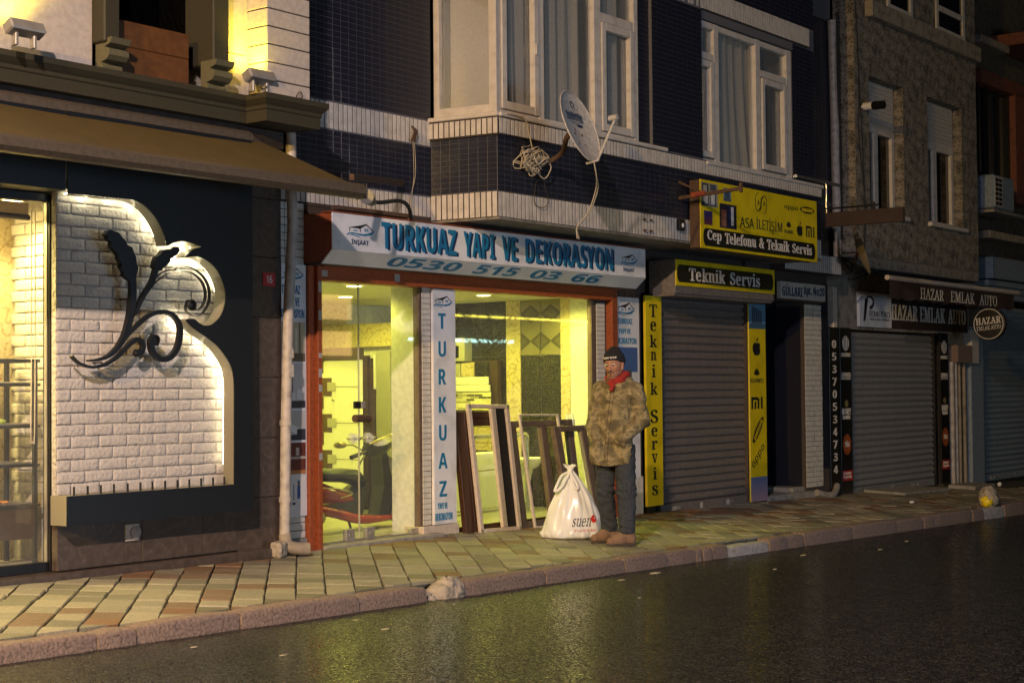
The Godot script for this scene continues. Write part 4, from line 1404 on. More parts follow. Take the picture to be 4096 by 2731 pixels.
# ---- the lit building-supplies shop ---------------------------------------------
func logo(parent: Node3D, x0: float, x1: float, y0: float, y1: float, z: float, t := Transform3D()) -> void:
	var f := func(p: Array) -> Array:
		var o := []
		for q in p:
			o.append([lerpf(x0, x1, q[0]), lerpf(y0, y1, q[1])])
		return o
	flat(parent, "logo_roof", f.call([[0.05, 0.62], [0.55, 0.88], [0.63, 0.96], [0.43, 0.62]]), z, M.ink, 0.002, t)
	flat(parent, "logo_roof", f.call([[0.43, 0.62], [0.63, 0.94], [0.71, 1.0], [0.95, 0.55], [0.92, 0.53], [0.71, 0.91], [0.45, 0.58]]), z + 0.0004, M.ink, 0.002, t)
	flat(parent, "logo_wall", f.call([[0.1, 0.36], [0.12, 0.36], [0.12, 0.62], [0.1, 0.62]]), z, M.ink, 0.002, t)
	flat(parent, "logo_wall", f.call([[0.48, 0.36], [0.5, 0.36], [0.5, 0.66], [0.48, 0.66]]), z, M.ink, 0.002, t)
	for q in [[0.64, 0.7, 0.56, 0.64], [0.72, 0.78, 0.56, 0.64], [0.64, 0.7, 0.45, 0.53], [0.72, 0.78, 0.45, 0.53], [0.25, 0.3, 0.4, 0.49], [0.32, 0.38, 0.4, 0.49]]:
		flat(parent, "logo_window", f.call([[q[0], q[2]], [q[1], q[2]], [q[1], q[3]], [q[0], q[3]]]), z, M.sign_blue, 0.002, t)
	flat(parent, "logo_wave", f.call([[0.02, 0.03], [0.0, 0.12], [0.06, 0.24], [0.2, 0.3], [0.35, 0.27], [0.55, 0.23], [0.75, 0.3], [0.9, 0.42], [1.0, 0.6], [0.97, 0.38], [0.85, 0.2], [0.65, 0.1], [0.5, 0.12], [0.3, 0.19], [0.15, 0.2], [0.06, 0.14]]), z, M.sign_blue, 0.002, t)
	flat(parent, "logo_wave", f.call([[0.08, 0.12], [0.2, 0.16], [0.35, 0.1], [0.5, 0.03], [0.42, 0.0], [0.3, 0.05], [0.2, 0.09]]), z, M.sign_blue, 0.002, t)

func shop_front() -> void:
	# sign box
	var s := thing("shop_sign", "long white shop sign with blue letters and phone number", "sign", V(2.3, 2.32, 0.2))
	var sec := [[0.0, 2.33], [0.205, 2.33], [0.33, 2.44], [0.33, 2.736], [0.0, 2.75]]
	var m := MB.new()
	m.prism(poly([[0.0, 2.34], [0.19, 2.34], [0.318, 2.448], [0.318, 2.728], [0.0, 2.742]]), Transform3D(Basis(V(0, 0, 1), V(0, 1, 0), V(-1, 0, 0)), V(4.66, 0, 0)), 4.68)
	part(s, "sign_case", m, M.orange_dark)
	m = MB.new()
	m.box(-0.025, 4.672, 2.44, 2.736, 0.319, 0.33, 0.003)
	part(s, "sign_face", m, M.sign_white)
	m = MB.new()
	var sl := Transform3D(Basis(V(1, 0, 0), V(0, 0.11, 0.125).normalized(), V(0, -0.125, 0.11).normalized()), V(2.3235, 2.385, 0.2675))
	m.ob(sl, V(4.697, 0.168, 0.01))
	part(s, "lower_face", m, M.sign_white)
	m = MB.new()
	m.box(-0.02, 4.66, 2.322, 2.334, 0.06, 0.2)
	part(s, "sign_underside", m, M.awning_bar)
	part(s, "top_trim", bx(-0.02, 4.668, 2.738, 2.748, 0.2, 0.335, 0.002), M.orange_dark)
	# words of the sign, each with a dark drop shade
	var words := [["TURKUAZ", 0.6, 1.585], ["YAPI", 1.69, 2.133], ["VE", 2.25, 2.476], ["DEKORASYON", 2.61, 4.085]]
	for w in words:
		txt(s, "lettering_shade", w[0], "sansb", M.sign_navy, w[1] + 0.0, w[2] + 0.0, 2.469, 2.692, 0.3301, -0.02, Transform3D(), 0.002)
		txt(s, "lettering", w[0], "sansb", M.sign_blue, w[1] - 0.032, w[2] - 0.032, 2.479, 2.703, 0.3305, -0.02, Transform3D(), 0.004)
	logo(s, 0.142, 0.478, 2.554, 2.668, 0.3302)
	txt(s, "lettering", "İNŞAAT", "sansb", M.sign_navy, 0.2, 0.406, 2.478, 2.54, 0.3302)
	logo(s, 4.199, 4.516, 2.55, 2.668, 0.3302)
	txt(s, "lettering", "İNŞAAT", "sansb", M.sign_navy, 4.249, 4.457, 2.475, 2.53, 0.3302)
	var slt := Transform3D(sl.basis, sl.origin - sl.basis * V(2.3235, 0, 0))
	for w in [["0530", 0.72, 1.68], ["515", 1.9, 2.53], ["03", 2.75, 3.215], ["66", 3.43, 3.9]]:
		txt(s, "phone_number", w[0], "sansb", M.sign_blue, w[1], w[2], -0.052, 0.058, 0.0055, 0.35, slt)
	# orange steel frame
	var f := thing("shopfront_frame", "orange steel frame around the lit glass shopfront", "frame", V(0.05, 0.0, 0.05))
	part(f, "post", bx(-0.01, 0.055, -0.02, 2.32, -0.1, 0.045, 0.004), M.orange_steel)
	part(f, "post_edge", bx(0.055, 0.105, -0.02, 2.32, -0.1, 0.085, 0.004), M.orange_steel)
	part(f, "lintel", bx(0.105, 4.43, 2.205, 2.32, -0.1, 0.07, 0.004), M.orange_steel)
	part(f, "lintel_edge", bx(0.105, 4.53, 2.315, 2.335, -0.05, 0.12, 0.003), M.orange_dark)
	part(f, "post", bx(4.43, 4.53, -0.08, 2.32, -0.1, 0.07, 0.004), M.orange_dark)
	for q in [[0.112, 0.185, 2.235, 2.285], [1.02, 1.09, 2.235, 2.3]]:
		part(f, "sticker", bx(q[0], q[1], q[2], q[3], 0.0702, 0.072), M.sticker)
	for q in [[2.1, 2.19], [1.87, 1.95], [1.56, 1.6], [1.4, 1.47], [1.28, 1.34], [0.72, 0.78]]:
		part(f, "sticker", bx(0.062, 0.098, q[0], q[1], 0.0852, 0.087), M.sticker)
	# left pier poster board
	var lp := thing("poster_board", "narrow bathroom poster board behind the drainpipe", "poster", V(-0.15, 0.27, 0.02))
	part(lp, "board", bx(-0.3, -0.014, 0.273, 2.32, 0.006, 0.016), M.sign_white)
	logo(lp, -0.29, -0.04, 2.19, 2.29, 0.0165)
	txt(lp, "lettering", "TURKUAZ", "sansb", M.sign_blue, -0.29, -0.08, 2.08, 2.15, 0.0165)
	txt(lp, "lettering", "YAPI VE", "sansb", M.sign_blue, -0.25, -0.09, 1.98, 2.05, 0.0165)
	txt(lp, "lettering", "DEKORASYON", "sansb", M.sign_blue, -0.295, -0.035, 1.885, 1.955, 0.0165)
	var pics := [[1.53, 1.85, Color(0.5, 0.42, 0.28), Color(0.16, 0.12, 0.08)], [1.15, 1.51, Color(0.62, 0.58, 0.55), Color(0.06, 0.06, 0.07)], [0.89, 1.13, Color(0.5, 0.48, 0.45), Color(0.04, 0.04, 0.05)], [0.615, 0.87, Color(0.14, 0.035, 0.025), Color(0.45, 0.18, 0.06)], [0.29, 0.6, Color(0.66, 0.62, 0.6), Color(0.03, 0.1, 0.3)]]
	for i in pics.size():
		var q: Array = pics[i]
		quadpic(lp, "photo_print", -0.29, -0.025, q[0], q[1], 0.0165, photo(i, q[2], q[3]))
	# right pier poster
	var rp := thing("wall_poster", "white poster board with logo behind the standing man", "poster", V(4.8, 0.35, 0.02))
	part(rp, "board", bx(4.535, 5.02, 0.33, 2.25, 0.008, 0.018), M.sign_white)
	logo(rp, 4.587, 4.93, 2.053, 2.197, 0.0185)
	txt(rp, "lettering", "TURKUAZ", "sansb", M.sign_blue, 4.606, 4.881, 1.965, 2.025, 0.0185)
	txt(rp, "lettering", "YAPI VE", "sansb", M.sign_blue, 4.622, 4.844, 1.863, 1.915, 0.0185)
	txt(rp, "lettering", "DEKORASYON", "sansb", M.sign_blue, 4.525, 4.96, 1.755, 1.82, 0.0185)
	quadpic(rp, "photo_print", 4.55, 4.98, 1.3, 1.72, 0.0185, photo(7, Color(0.06, 0.12, 0.3), Color(0.6, 0.6, 0.6)))
	# middle pillar
	var p := thing("tiled_pillar", "pale tiled pillar between glass door and shop window", "pillar", V(1.68, 0.0, -0.1))
	part(p, "core", bx(1.465, 1.895, -0.05, 2.22, -0.32, -0.006), M.band_grout)
	part(p, "base", bx(1.43, 1.935, -0.06, 0.07, -0.2, 0.03, 0.006), M.cream_pvc)
	for i in 44:
		var y := 0.075 + 0.0485 * i
		inst(p, "tile", tile_mesh(V(0.115, 0.0485, 0.01), 0.004), M.pillar_tile, Transform3D(Basis(V(0, 1, 0), rnd(-0.01, 0.01)), V(1.52, y + 0.024, -0.003)))
	var vp := thing("vertical_sign", "tall white panel reading downwards in blue letters on the pillar", "sign", V(1.74, 0.08, 0.03))
	part(vp, "board", bx(1.575, 1.893, 0.075, 2.2, 0.006, 0.036, 0.003), M.sign_white)
	logo(vp, 1.575 + 0.01, 1.845, 2.035, 2.14, 0.0365)
	var up := "TURKUAZ"
	for i in 7:
		var y := 1.98 - 0.2525 * i
		txt(vp, "letter", up[i], "sansb", M.sign_blue, 1.645 if up[i] != "A" else 1.635, 1.75 if up[i] != "A" else 1.76, y - 0.14, y, 0.0365)
	txt(vp, "lettering", "YAPI VE", "sansb", M.sign_blue, 1.62, 1.755, 0.216, 0.27, 0.0365)
	txt(vp, "lettering", "DEKORASYON", "sansb", M.sign_blue, 1.588, 1.825, 0.112, 0.178, 0.0365)
	# right pillar strip
	var rpil := thing("tiled_pillar", "slim pale tiled strip beside the right end of the shop window", "pillar", V(4.32, 0.0, -0.1))
	part(rpil, "core", bx(4.236, 4.428, -0.08, 2.22, -0.07, -0.012), M.band_grout)
	for i in 44:
		var y := 0.04 + 0.0485 * i
		inst(rpil, "tile", tile_mesh(V(0.155, 0.0485, 0.01), 0.004), M.pillar_tile, Transform3D(Basis(), V(4.318, y + 0.024, -0.008)))
	part(rpil, "base", bx(4.236, 4.428, -0.1, 0.06, -0.07, 0.0, 0.004), M.concrete)
	# doorstep
	var st := struct("doorstep", bx(0.106, 1.62, -0.08, 0.008, -0.1, 0.12, 0.006), M.concrete)
	# glass doors
	var d := thing("glass_door", "frameless glass shop door with round clear knobs", "door", V(0.7, 0.02, -0.05))
	part(d, "leaf", bx(0.108, 0.678, 0.03, 2.203, -0.055, -0.043, 0.002), M.shop_glass)
	part(d, "leaf", bx(0.686, 1.428, 0.03, 2.203, -0.055, -0.043, 0.002), M.shop_glass)
	m = MB.new()
	m.box(0.6775, 0.6865, 0.03, 2.2, -0.0545, -0.0435)
	part(d, "leaf_edge", m, M.tile_green)
	for x in [0.575, 0.665]:
		pass
	for q in [[0.572, 1], [0.64, 0], [0.757, 1], [0.835, 0]]:
		m = MB.new()
		m.lathe([Vector2(0, 0.016), Vector2(0.016, 0.018), Vector2(0.022, 0.012), Vector2(0.03, 0.022), Vector2(0.043, 0.016), Vector2(0.047, 0.0), Vector2(0.03, -0.014), Vector2(0.0, -0.014)], Transform3D(Basis(Vector3.RIGHT, PI / 2), V(q[0], 0.88, 0.0 if q[1] else -0.1)), 22)
		part(d, "knob", m, M.clear_knob)
		m = MB.new()
		m.tube([V(q[0], 0.88, -0.08), V(q[0], 0.88, 0.012)], 0.012, 10)
		part(d, "knob_stem", m, M.steel)
	part(d, "lock", bx(0.6, 0.675, 1.135, 1.195, -0.04, -0.015, 0.004), M.black_metal)
	part(d, "lock", bx(0.685, 0.735, 1.135, 1.195, -0.04, -0.015, 0.004), M.grey_metal)
	m = MB.new()
	m.tube([V(0.6, 1.05, -0.02), V(0.78, 1.05, -0.02)], 0.034, 14)
	part(d, "lock_barrel", m, M.rust)
	for q in [0.552, 0.802]:
		var cl := part(d, "bottom_clamp", bx(q - 0.05, q + 0.05, 0.012, 0.115, -0.075, -0.025, 0.003), M.grey_metal)
		m = MB.new()
		m.lathe([Vector2(0, 0.004), Vector2(0.018, 0.004), Vector2(0.02, 0.0)], Transform3D(Basis(Vector3.RIGHT, PI / 2), V(q, 0.063, -0.025)), 14)
		part(cl, "key_cover", m, M.steel)
	part(d, "corner_patch", bx(1.33, 1.43, 0.012, 0.06, -0.075, -0.025, 0.003), M.alu)
	part(d, "door_rail", bx(0.108, 1.43, 0.008, 0.026, -0.07, -0.03, 0.002), M.steel)
	# shop window
	var w := thing("shop_window", "large glass shop window lit yellow green from inside", "window", V(3.0, 0.0, -0.05))
	part(w, "pane", bx(1.9, 4.17, 0.02, 2.205, -0.055, -0.045), M.shop_glass)
	part(w, "side_profile", bx(4.175, 4.235, -0.05, 2.205, -0.08, -0.02, 0.003), M.taupe_pvc)
	part(w, "side_profile", bx(1.432, 1.466, -0.0, 2.205, -0.08, -0.012, 0.003), M.taupe_pvc)
	part(w, "bottom_profile", bx(1.9, 4.165, -0.06, 0.02, -0.08, -0.02, 0.003), M.dark_wood)

# flat picture with its own texture
func quadpic(parent: Node3D, called: String, x0: float, x1: float, y0: float, y1: float, z: float, tex: Texture2D, t := Transform3D()) -> void:
	var m := MB.new()
	m.quad(t * V(x0, y0, z + 0.001), t * V(x1, y0, z + 0.001), t * V(x1, y1, z + 0.001), t * V(x0, y1, z + 0.001))
	var mt := StandardMaterial3D.new()
	mt.resource_name = "print"
	mt.albedo_texture = tex
	mt.roughness = 0.35
	part(parent, called, m, mt)

func photo(kind: int, a: Color, b: Color) -> ImageTexture:
	var im := Image.create(96, 96, false, Image.FORMAT_RGB8)
	var A := a.linear_to_srgb()
	var B := b.linear_to_srgb()
	im.fill(A)
	var r := func(x: int, y: int, w: int, h: int, c: Color) -> void: im.fill_rect(Rect2i(x, y, w, h), c)
	match kind:
		0:
			r.call(0, 0, 40, 96, A.darkened(0.35)); r.call(55, 15, 8, 60, A.lightened(0.4)); r.call(70, 0, 6, 96, B); r.call(0, 76, 96, 20, B)
		1:
			r.call(18, 10, 26, 60, B); r.call(20, 12, 10, 55, B.lightened(0.25)); r.call(14, 62, 40, 20, A.lightened(0.4)); r.call(62, 55, 20, 22, A.lightened(0.5)); r.call(0, 80, 96, 16, B)
		2:
			for i in 60:
				r.call(8 + i, 40 + i / 2, 26, 12, A.lightened(0.6))
			r.call(0, 78, 96, 18, B); r.call(60, 60, 36, 36, B); r.call(30, 10, 8, 20, A.lightened(0.5))
		3:
			r.call(0, 0, 96, 40, A); r.call(20, 8, 20, 30, A.lightened(0.12)); r.call(55, 15, 14, 24, Color(0.75, 0.7, 0.65)); r.call(0, 42, 96, 8, Color(0.7, 0.65, 0.6)); r.call(30, 50, 60, 34, A); r.call(0, 55, 30, 35, Color(0.7, 0.65, 0.6)); r.call(10, 84, 86, 12, B)
		4:
			r.call(60, 25, 12, 32, B); r.call(62, 15, 8, 10, Color(0.5, 0.35, 0.28)); r.call(61, 12, 10, 5, B); r.call(60, 57, 5, 22, Color(0.8, 0.8, 0.8)); r.call(67, 57, 5, 22, Color(0.8, 0.8, 0.8)); r.call(44, 20, 3, 40, B.darkened(0.5)); r.call(8, 55, 26, 20, Color(0.05, 0.3, 0.6)); r.call(40, 66, 12, 6, B.darkened(0.6))
		7:
			r.call(0, 60, 96, 36, Color(0.8, 0.8, 0.8)); r.call(50, 55, 20, 40, Color(0.3, 0.3, 0.32))
		10:
			r.call(6, 4, 36, 88, B); r.call(12, 10, 22, 76, A.lightened(0.15)); r.call(52, 4, 34, 88, B.lightened(0.15)); r.call(56, 30, 22, 56, A.lightened(0.5)); r.call(24, 40, 14, 46, Color(0.8, 0.75, 0.72)); r.call(0, 78, 20, 18, B)
		11:
			for i in 5:
				r.call(18 + i * 12, 10 + i * 4, 8, 70, B)
			r.call(0, 76, 96, 20, A.darkened(0.3))
		12:
			for i in 96:
				r.call(0, i, 96, 1, A.lerp(B, i / 96.0))
		13:
			r.call(8, 24, 30, 66, B); r.call(16, 40, 20, 50, B.lightened(0.15)); r.call(46, 8, 12, 80, Color(0.1, 0.13, 0.3)); r.call(64, 8, 16, 74, Color(0.75, 0.75, 0.78)); r.call(82, 8, 8, 80, A.darkened(0.5))
	return ImageTexture.create_from_image(im)

# ---- inside the shop --------------------------------------------------------------
func damask() -> ImageTexture:
	var im := Image.create(128, 256, false, Image.FORMAT_RGB8)
	for y in 256:
		for x in 128:
			var fx := x / 128.0
			var fy := y / 256.0
			var best := 9.0
			for k in [[0.5, 0.25], [0.0, 0.75], [1.0, 0.75], [0.5, 1.25], [0.5, -0.25 + 0.5 - 0.5], [0.0, -0.25], [1.0, -0.25]]:
				var d := absf(fx - k[0]) * 2.0 + absf(fy - k[1]) * 4.0 - 0.16 * cos((fy - k[1]) * 18.0)
				best = minf(best, d)
			var s := 0.5 + 0.5 * sin(best * 22.0) * cos(fx * 40.0) * cos(fy * 60.0)
			var v := 0.32
			if best > 0.86: v = 0.62
			elif best < 0.5: v = 0.32 + 0.22 * s
			im.set_pixel(x, y, Color(v * 0.8, v * 0.75, v * 0.58))
	return ImageTexture.create_from_image(im)

func mosaic() -> ImageTexture:
	var im := Image.create(128, 64, false, Image.FORMAT_RGB8)
	im.fill(Color(0.75, 0.73, 0.6))
	var r := RandomNumberGenerator.new()
	r.seed = 4
	for j in 8:
		for i in 9:
			var v: float = [0.86, 0.8, 0.9, 0.3, 0.62, 0.88][r.randi() % 6]
			im.fill_rect(Rect2i(i * 16 + (8 if j % 2 else 0) - 8, j * 8, 15, 7), Color(v, v * 0.97, v * 0.8))
	return ImageTexture.create_from_image(im)

func shop_room() -> void:
	var r := thing("shop_interior", "bare lit showroom behind the glass shopfront", "room", V(2.2, 0.02, -1.5))
	part(r, "floor", bx(0.0, 4.45, -0.12, 0.015, -3.0, -0.1), M.room_floor)
	part(r, "ceiling", bx(-0.05, 4.6, 2.25, 2.32, -3.1, -0.1), M.room_white)
	part(r, "back_wall", bx(-0.05, 4.6, -0.1, 2.25, -3.1, -3.0), M.room_white)
	part(r, "side_wall", bx(-0.06, -0.0, -0.1, 2.25, -3.0, -0.4), M.room_white)
	part(r, "side_wall", bx(4.46, 4.58, -0.1, 2.25, -3.0, -0.48), M.room_white)
	part(r, "front_column", bx(1.452, 1.9, 0.01, 2.25, -0.36, -0.085), M.room_white)
	part(r, "corner_column", bx(4.435, 4.6, 0.01, 2.25, -0.478, -0.1), M.room_white)
	for x in [0.0, 0.9, 1.8, 2.7]:
		part(r, "marble_panel", bx(x + 0.05, x + 0.94, 1.0, 2.25, -2.998, -2.98), M.cream_marble)
	for q in [[-2.95, -2.52], [-2.515, -2.11], [-2.105, -1.877], [-1.872, -1.606], [-1.6, -1.343]]:
		part(r, "dark_panel", bx(4.44, 4.458, 1.648, 2.249, q[0], q[1]), M.dark_marble)
		part(r, "dark_panel", bx(4.44, 4.458, 0.9, 1.642, q[0], q[1]), M.dark_marble)
		part(r, "dark_panel", bx(4.44, 4.458, 0.02, 0.894, q[0], q[1]), M.dark_marble)
	part(r, "cream_panel", bx(4.43, 4.458, 0.02, 2.249, -1.335, -1.142), M.cream_marble)
	part(r, "cream_panel", bx(4.43, 4.458, 0.02, 2.249, -0.6, -0.48), M.cream_marble)
	var dm := mk("damask", Color(1, 1, 1), 0.3)
	dm.albedo_texture = damask()
	for q in [[-1.138, -0.875], [-0.869, -0.603]]:
		for yy in [[1.653, 2.249, 1], [1.0, 1.647, 0], [0.02, 0.995, 0]]:
			var m := MB.new()
			m.quad(V(4.44, yy[0], q[0]), V(4.44, yy[0], q[1]), V(4.44, yy[1], q[1]), V(4.44, yy[1], q[0]))
			part(r, "wallpaper_panel", m, dm if yy[2] else M.dark_marble)
	# partition with doors for show
	var p := thing("door_display", "row of brown and grey show doors at the back of the shop", "display", V(3.3, 0.02, -2.1))
	part(p, "partition", bx(3.24, 3.3, 0.02, 1.75, -2.9, -1.5), M.room_white)
	part(p, "jamb", bx(3.18, 3.24, 0.02, 1.66, -2.37, -2.255, 0.004), M.dark_wood)
	part(p, "door_leaf", bx(3.21, 3.24, 0.02, 1.63, -2.25, -2.175, 0.004), M.dark_wood)
	part(p, "strip", bx(3.19, 3.24, 1.3, 1.67, -2.172, -2.143, 0.003), M.door_white)
	part(p, "door_leaf", bx(3.2, 3.24, 0.02, 1.7, -2.14, -1.945, 0.004), M.tile_green)
	for i in 22:
		inst(p, "tile", tile_mesh(V(0.16, 0.0725, 0.012), 0.005), M.pillar_tile, Transform3D(Basis(V(0, 1, 0), -PI / 2), V(3.235, 0.06 + 0.0725 * i + 0.036, -1.86)))
	part(p, "head_rail", bx(3.17, 3.3, 1.75, 2.0, -2.9, -1.5, 0.004), M.cream_marble)
	# white door with brown squares
	var d := thing("white_show_door", "white show door with brown squares seen through the glass door", "door", V(2.62, 0.02, -2.4))
	part(d, "board", bx(2.6, 2.66, 0.02, 1.6, -3.0, -1.83, 0.004), M.door_white)
	part(d, "head_beam", bx(2.58, 2.68, 1.602, 1.728, -3.0, -1.83, 0.004), M.dark_wood)
	for k in 5:
		var y := 1.6 - 0.374 * k
		part(d, "brown_square", bx(2.594, 2.601, maxf(0.03, y - 0.13), y, -2.9, -2.333), M.door_brown)
		if y - 0.37 > 0.0:
			part(d, "brown_square", bx(2.594, 2.601, y - 0.37, y - 0.18, -2.9, -2.214), M.door_brown)
			part(d, "square_knob", bx(2.588, 2.594, y - 0.318, y - 0.225, -2.271, -2.155, 0.002), M.tile_green)
			part(d, "groove", bx(2.597, 2.601, y - 0.275, y - 0.27, -2.155, -1.84), M.dark_wood)
	var m := MB.new()
	m.ball(V(2.59, 1.19, -2.19), V(0.016, 0.016, 0.016), 10, 6)
	part(d, "peephole", m, M.steel)
	# ceiling lamps
	var k := 0
	for q in [[2.49, -1.91], [1.32, -0.69], [3.3, -0.75], [3.7, -1.7], [0.6, -1.8], [2.3, -0.5], [1.6, -2.5], [4.0, -0.35]]:
		var l := thing("ceiling_lamp", ["round recessed ceiling lamp above the white show door", "round recessed ceiling lamp just behind the glass door top", "round recessed ceiling lamp over the stainless railing", "round recessed ceiling lamp before the dark marble wall", "round recessed ceiling lamp over the scooter's tail", "round recessed ceiling lamp right behind the middle pillar", "round recessed ceiling lamp in the back corner", "round recessed ceiling lamp beside the corner column"][k], "lamp", V(q[0], 2.25, q[1]), "ceiling lamps in the shop")
		m = MB.new()
		m.lathe([Vector2(0, -0.008), Vector2(0.066, -0.008), Vector2(0.072, 0.0)], Transform3D(Basis(), V(q[0], 2.246, q[1])), 20)
		part(l, "disc", m, M.lamp_lime)
		m = MB.new()
		m.lathe([Vector2(0.073, -0.006), Vector2(0.084, -0.006), Vector2(0.088, 0.003)], Transform3D(Basis(), V(q[0], 2.246, q[1])), 20)
		part(l, "ring", m, M.white_paint)
		spot(l, V(q[0], 2.22, q[1]), Vector3.DOWN, Color(0.96, 0.95, 0.12), 2.3, 82.0, 0.065)
		k += 1
	# tile sample stand
	var t := thing("tile_stand", "stepped stand of patterned and white tile samples in the window", "display", V(4.2, 0.02, -1.8))
	var ms := mk("mosaic", Color(1, 1, 1), 0.3)
	ms.albedo_texture = mosaic()
	for i in 4:
		var z0 := -2.3 + 0.2 * i
		m = MB.new()
		m.box(4.33, 4.35, 1.43, 1.585, z0 + 0.004, z0 + 0.19, 0.003)
		part(t, "sample_tile", m, [M.cream_marble, M.tile_green, M.cream_marble, M.dark_marble][i])
	for q in [[1.34, 1.425, -2.35, -1.49], [1.262, 1.336, -2.35, -1.47]]:
		part(t, "white_sample", bx(4.29, 4.32, q[0], q[1], q[2], q[3], 0.003), M.door_white)
	m = MB.new()
	m.quad(V(4.27, 1.06, -2.35), V(4.27, 1.06, -1.43), V(4.29, 1.255, -1.44), V(4.29, 1.255, -2.35))
	part(t, "mosaic_sample", m, ms)
	for j in 5:
		for i in 5:
			part(t, "stone_sample", bx(4.24, 4.27, 0.62 + 0.085 * j, 0.7 + 0.085 * j, -2.35 + 0.19 * i, -2.165 + 0.19 * i, 0.004), M.cream_marble)
	part(t, "carcass", bx(4.35, 4.43, 0.02, 1.6, -2.4, -1.4), M.dark_wood)
	part(t, "plinth", bx(4.22, 4.35, 0.02, 0.6, -2.4, -1.4), M.door_white)
	# grey wall cabinet
	var cb := thing("wall_cabinet", "grey framed cabinet hanging before the dark marble wall", "cabinet", V(4.3, 1.6, -1.95))
	part(cb, "frame", bx(4.3, 4.44, 1.6, 1.86, -2.12, -1.82, 0.004), M.tile_green)
	part(cb, "front", bx(4.292, 4.3, 1.64, 1.77, -2.1, -1.9), M.dark_glass)

func shop_goods() -> void:
	var m := MB.new()
	# stainless railing inside the window
	var r := thing("steel_railing", "stainless steel railing sample standing behind the window frames", "railing", V(3.0, 0.02, -0.6))
	m.tube([V(2.2, 0.82, -0.5), V(3.86, 0.82, -0.66), V(3.9, 0.8, -0.665), V(3.9, 0.76, -0.665)], 0.026, 10)
	part(r, "handrail", m, M.steel)
	for q in [[2.75, -0.55], [3.9, -0.665]]:
		m = MB.new()
		m.tube([V(q[0], 0.02, q[1]), V(q[0], 0.8, q[1])], 0.024, 10)
		part(r, "post", m, M.steel)
	m = MB.new()
	m.tube([V(2.2, 0.48, -0.5), V(3.9, 0.48, -0.665)], 0.01, 8)
	part(r, "middle_rail", m, M.steel)
	m = MB.new()
	m.tube([V(2.2, 0.1, -0.5), V(3.9, 0.1, -0.665)], 0.01, 8)
	part(r, "lower_rail", m, M.steel)
	# white bath panel and washbasin behind it
	m = MB.new()
	m.box(-0.45, 0.45, 0, 0.62, -0.03, 0.03, 0.02)
	var bp := solo("bath_panel", m, M.porcelain, "plain white panel standing behind the steel railing", "panel", V(3.45, 0.02, -0.95))
	bp.rotation.y = 0.1
	var wb := thing("washbasin", "white washbasin on a pedestal behind the railing post", "washbasin", V(4.1, 0.02, -0.85))
	m = MB.new()
	m.lathe([Vector2(0.1, 0.0), Vector2(0.075, 0.04), Vector2(0.065, 0.3), Vector2(0.09, 0.42)], Transform3D(Basis(), V(4.1, 0.02, -0.85)), 16)
	part(wb, "pedestal", m, M.porcelain)
	m = MB.new()
	m.lathe([Vector2(0.06, 0.0), Vector2(0.17, 0.05), Vector2(0.22, 0.12), Vector2(0.225, 0.14), Vector2(0.2, 0.14), Vector2(0.15, 0.07), Vector2(0.0, 0.05)], Transform3D(Basis(), V(4.1, 0.42, -0.85)), 20, 1.1, 0.8)
	part(wb, "bowl", m, M.porcelain)
	# white flue pipe with a slotted top
	var fl := thing("flue_pipe", "white flue pipe with slotted cap standing in the window corner", "pipe", V(4.02, 0.02, -0.2))
	m = MB.new()
	m.lathe([Vector2(0.05, 0.0), Vector2(0.05, 0.86), Vector2(0.056, 0.865), Vector2(0.056, 0.95), Vector2(0.046, 0.952), Vector2(0.0, 0.952)], Transform3D(Basis(), V(4.02, 0.02, -0.2)), 18)
	part(fl, "tube", m, M.porcelain)
	for a in 8:
		m = MB.new()
		var c := V(4.02 + 0.036 * cos(a * TAU / 8), 0.97, -0.2 + 0.036 * sin(a * TAU / 8))
		m.tube([c, c + V(0, 0.055, 0)], 0.006, 6)
		part(fl, "cap_slat", m, M.porcelain)
	# cartons and offcuts on the showroom floor
	var bxs := [[3.05, -1.55, 0.34, 0.3, "brown cardboard carton on the floor behind the bath panel"], [2.45, -1.15, 0.3, 0.22, "low cardboard carton behind the leaning brown frame"], [2.42, -1.16, 0.22, 0.16, "small cardboard carton on top of the low carton"], [3.9, -1.3, 0.26, 0.4, "tall cardboard carton near the dark marble wall"]]
	for k in bxs.size():
		var q: Array = bxs[k]
		m = MB.new()
		m.box(-q[2] / 2, q[2] / 2, 0, q[3], -0.14, 0.14, 0.006)
		var o := solo("carton", m, M.pastry_pale if k % 2 else M.cable, q[4], "carton", V(q[0], 0.018 + (0.225 if k == 2 else 0.0), q[1]), "cartons in the showroom")
		o.rotation.y = 0.3 * k - 0.4
	for k in 4:
		m = MB.new()
		m.tube([V(0, 0, 0), V(0.02 * k, 1.1 + 0.1 * k, -0.25)], 0.02 + 0.004 * k, 10)
		solo("plastic_pipe", m, M.porcelain if k % 2 else M.pvc_pipe, "plastic pipe length leaning by the marble wall, %s" % (["shortest", "second shortest", "second longest", "longest"][k]), "pipe", V(3.6 + 0.09 * k, 0.02, -2.3), "pipe lengths in the showroom")
	scooter()
	# window frames leaning on the glass outside
	lean_frame("dark brown window frame leaning beside the vertical sign", M.brown_pvc, V(1.955, 0, 0.1), 0.74, 1.12, 0.13, 0.07, 0.055, 0.13, 0.0, 0)
	lean_frame("narrow white frame with dark mesh strip leaning in front", M.cream_pvc, V(2.075, 0, 0.17), 0.63, 1.2, 0.055, 0.04, 0.035, 0.17, 0.025, 1)
	lean_frame("pale taupe double casement frame leaning on the window", M.taupe_pvc, V(2.79, 0, 0.1), 1.05, 1.03, 0.1, 0.06, 0.055, 0.14, 0.0, 2)
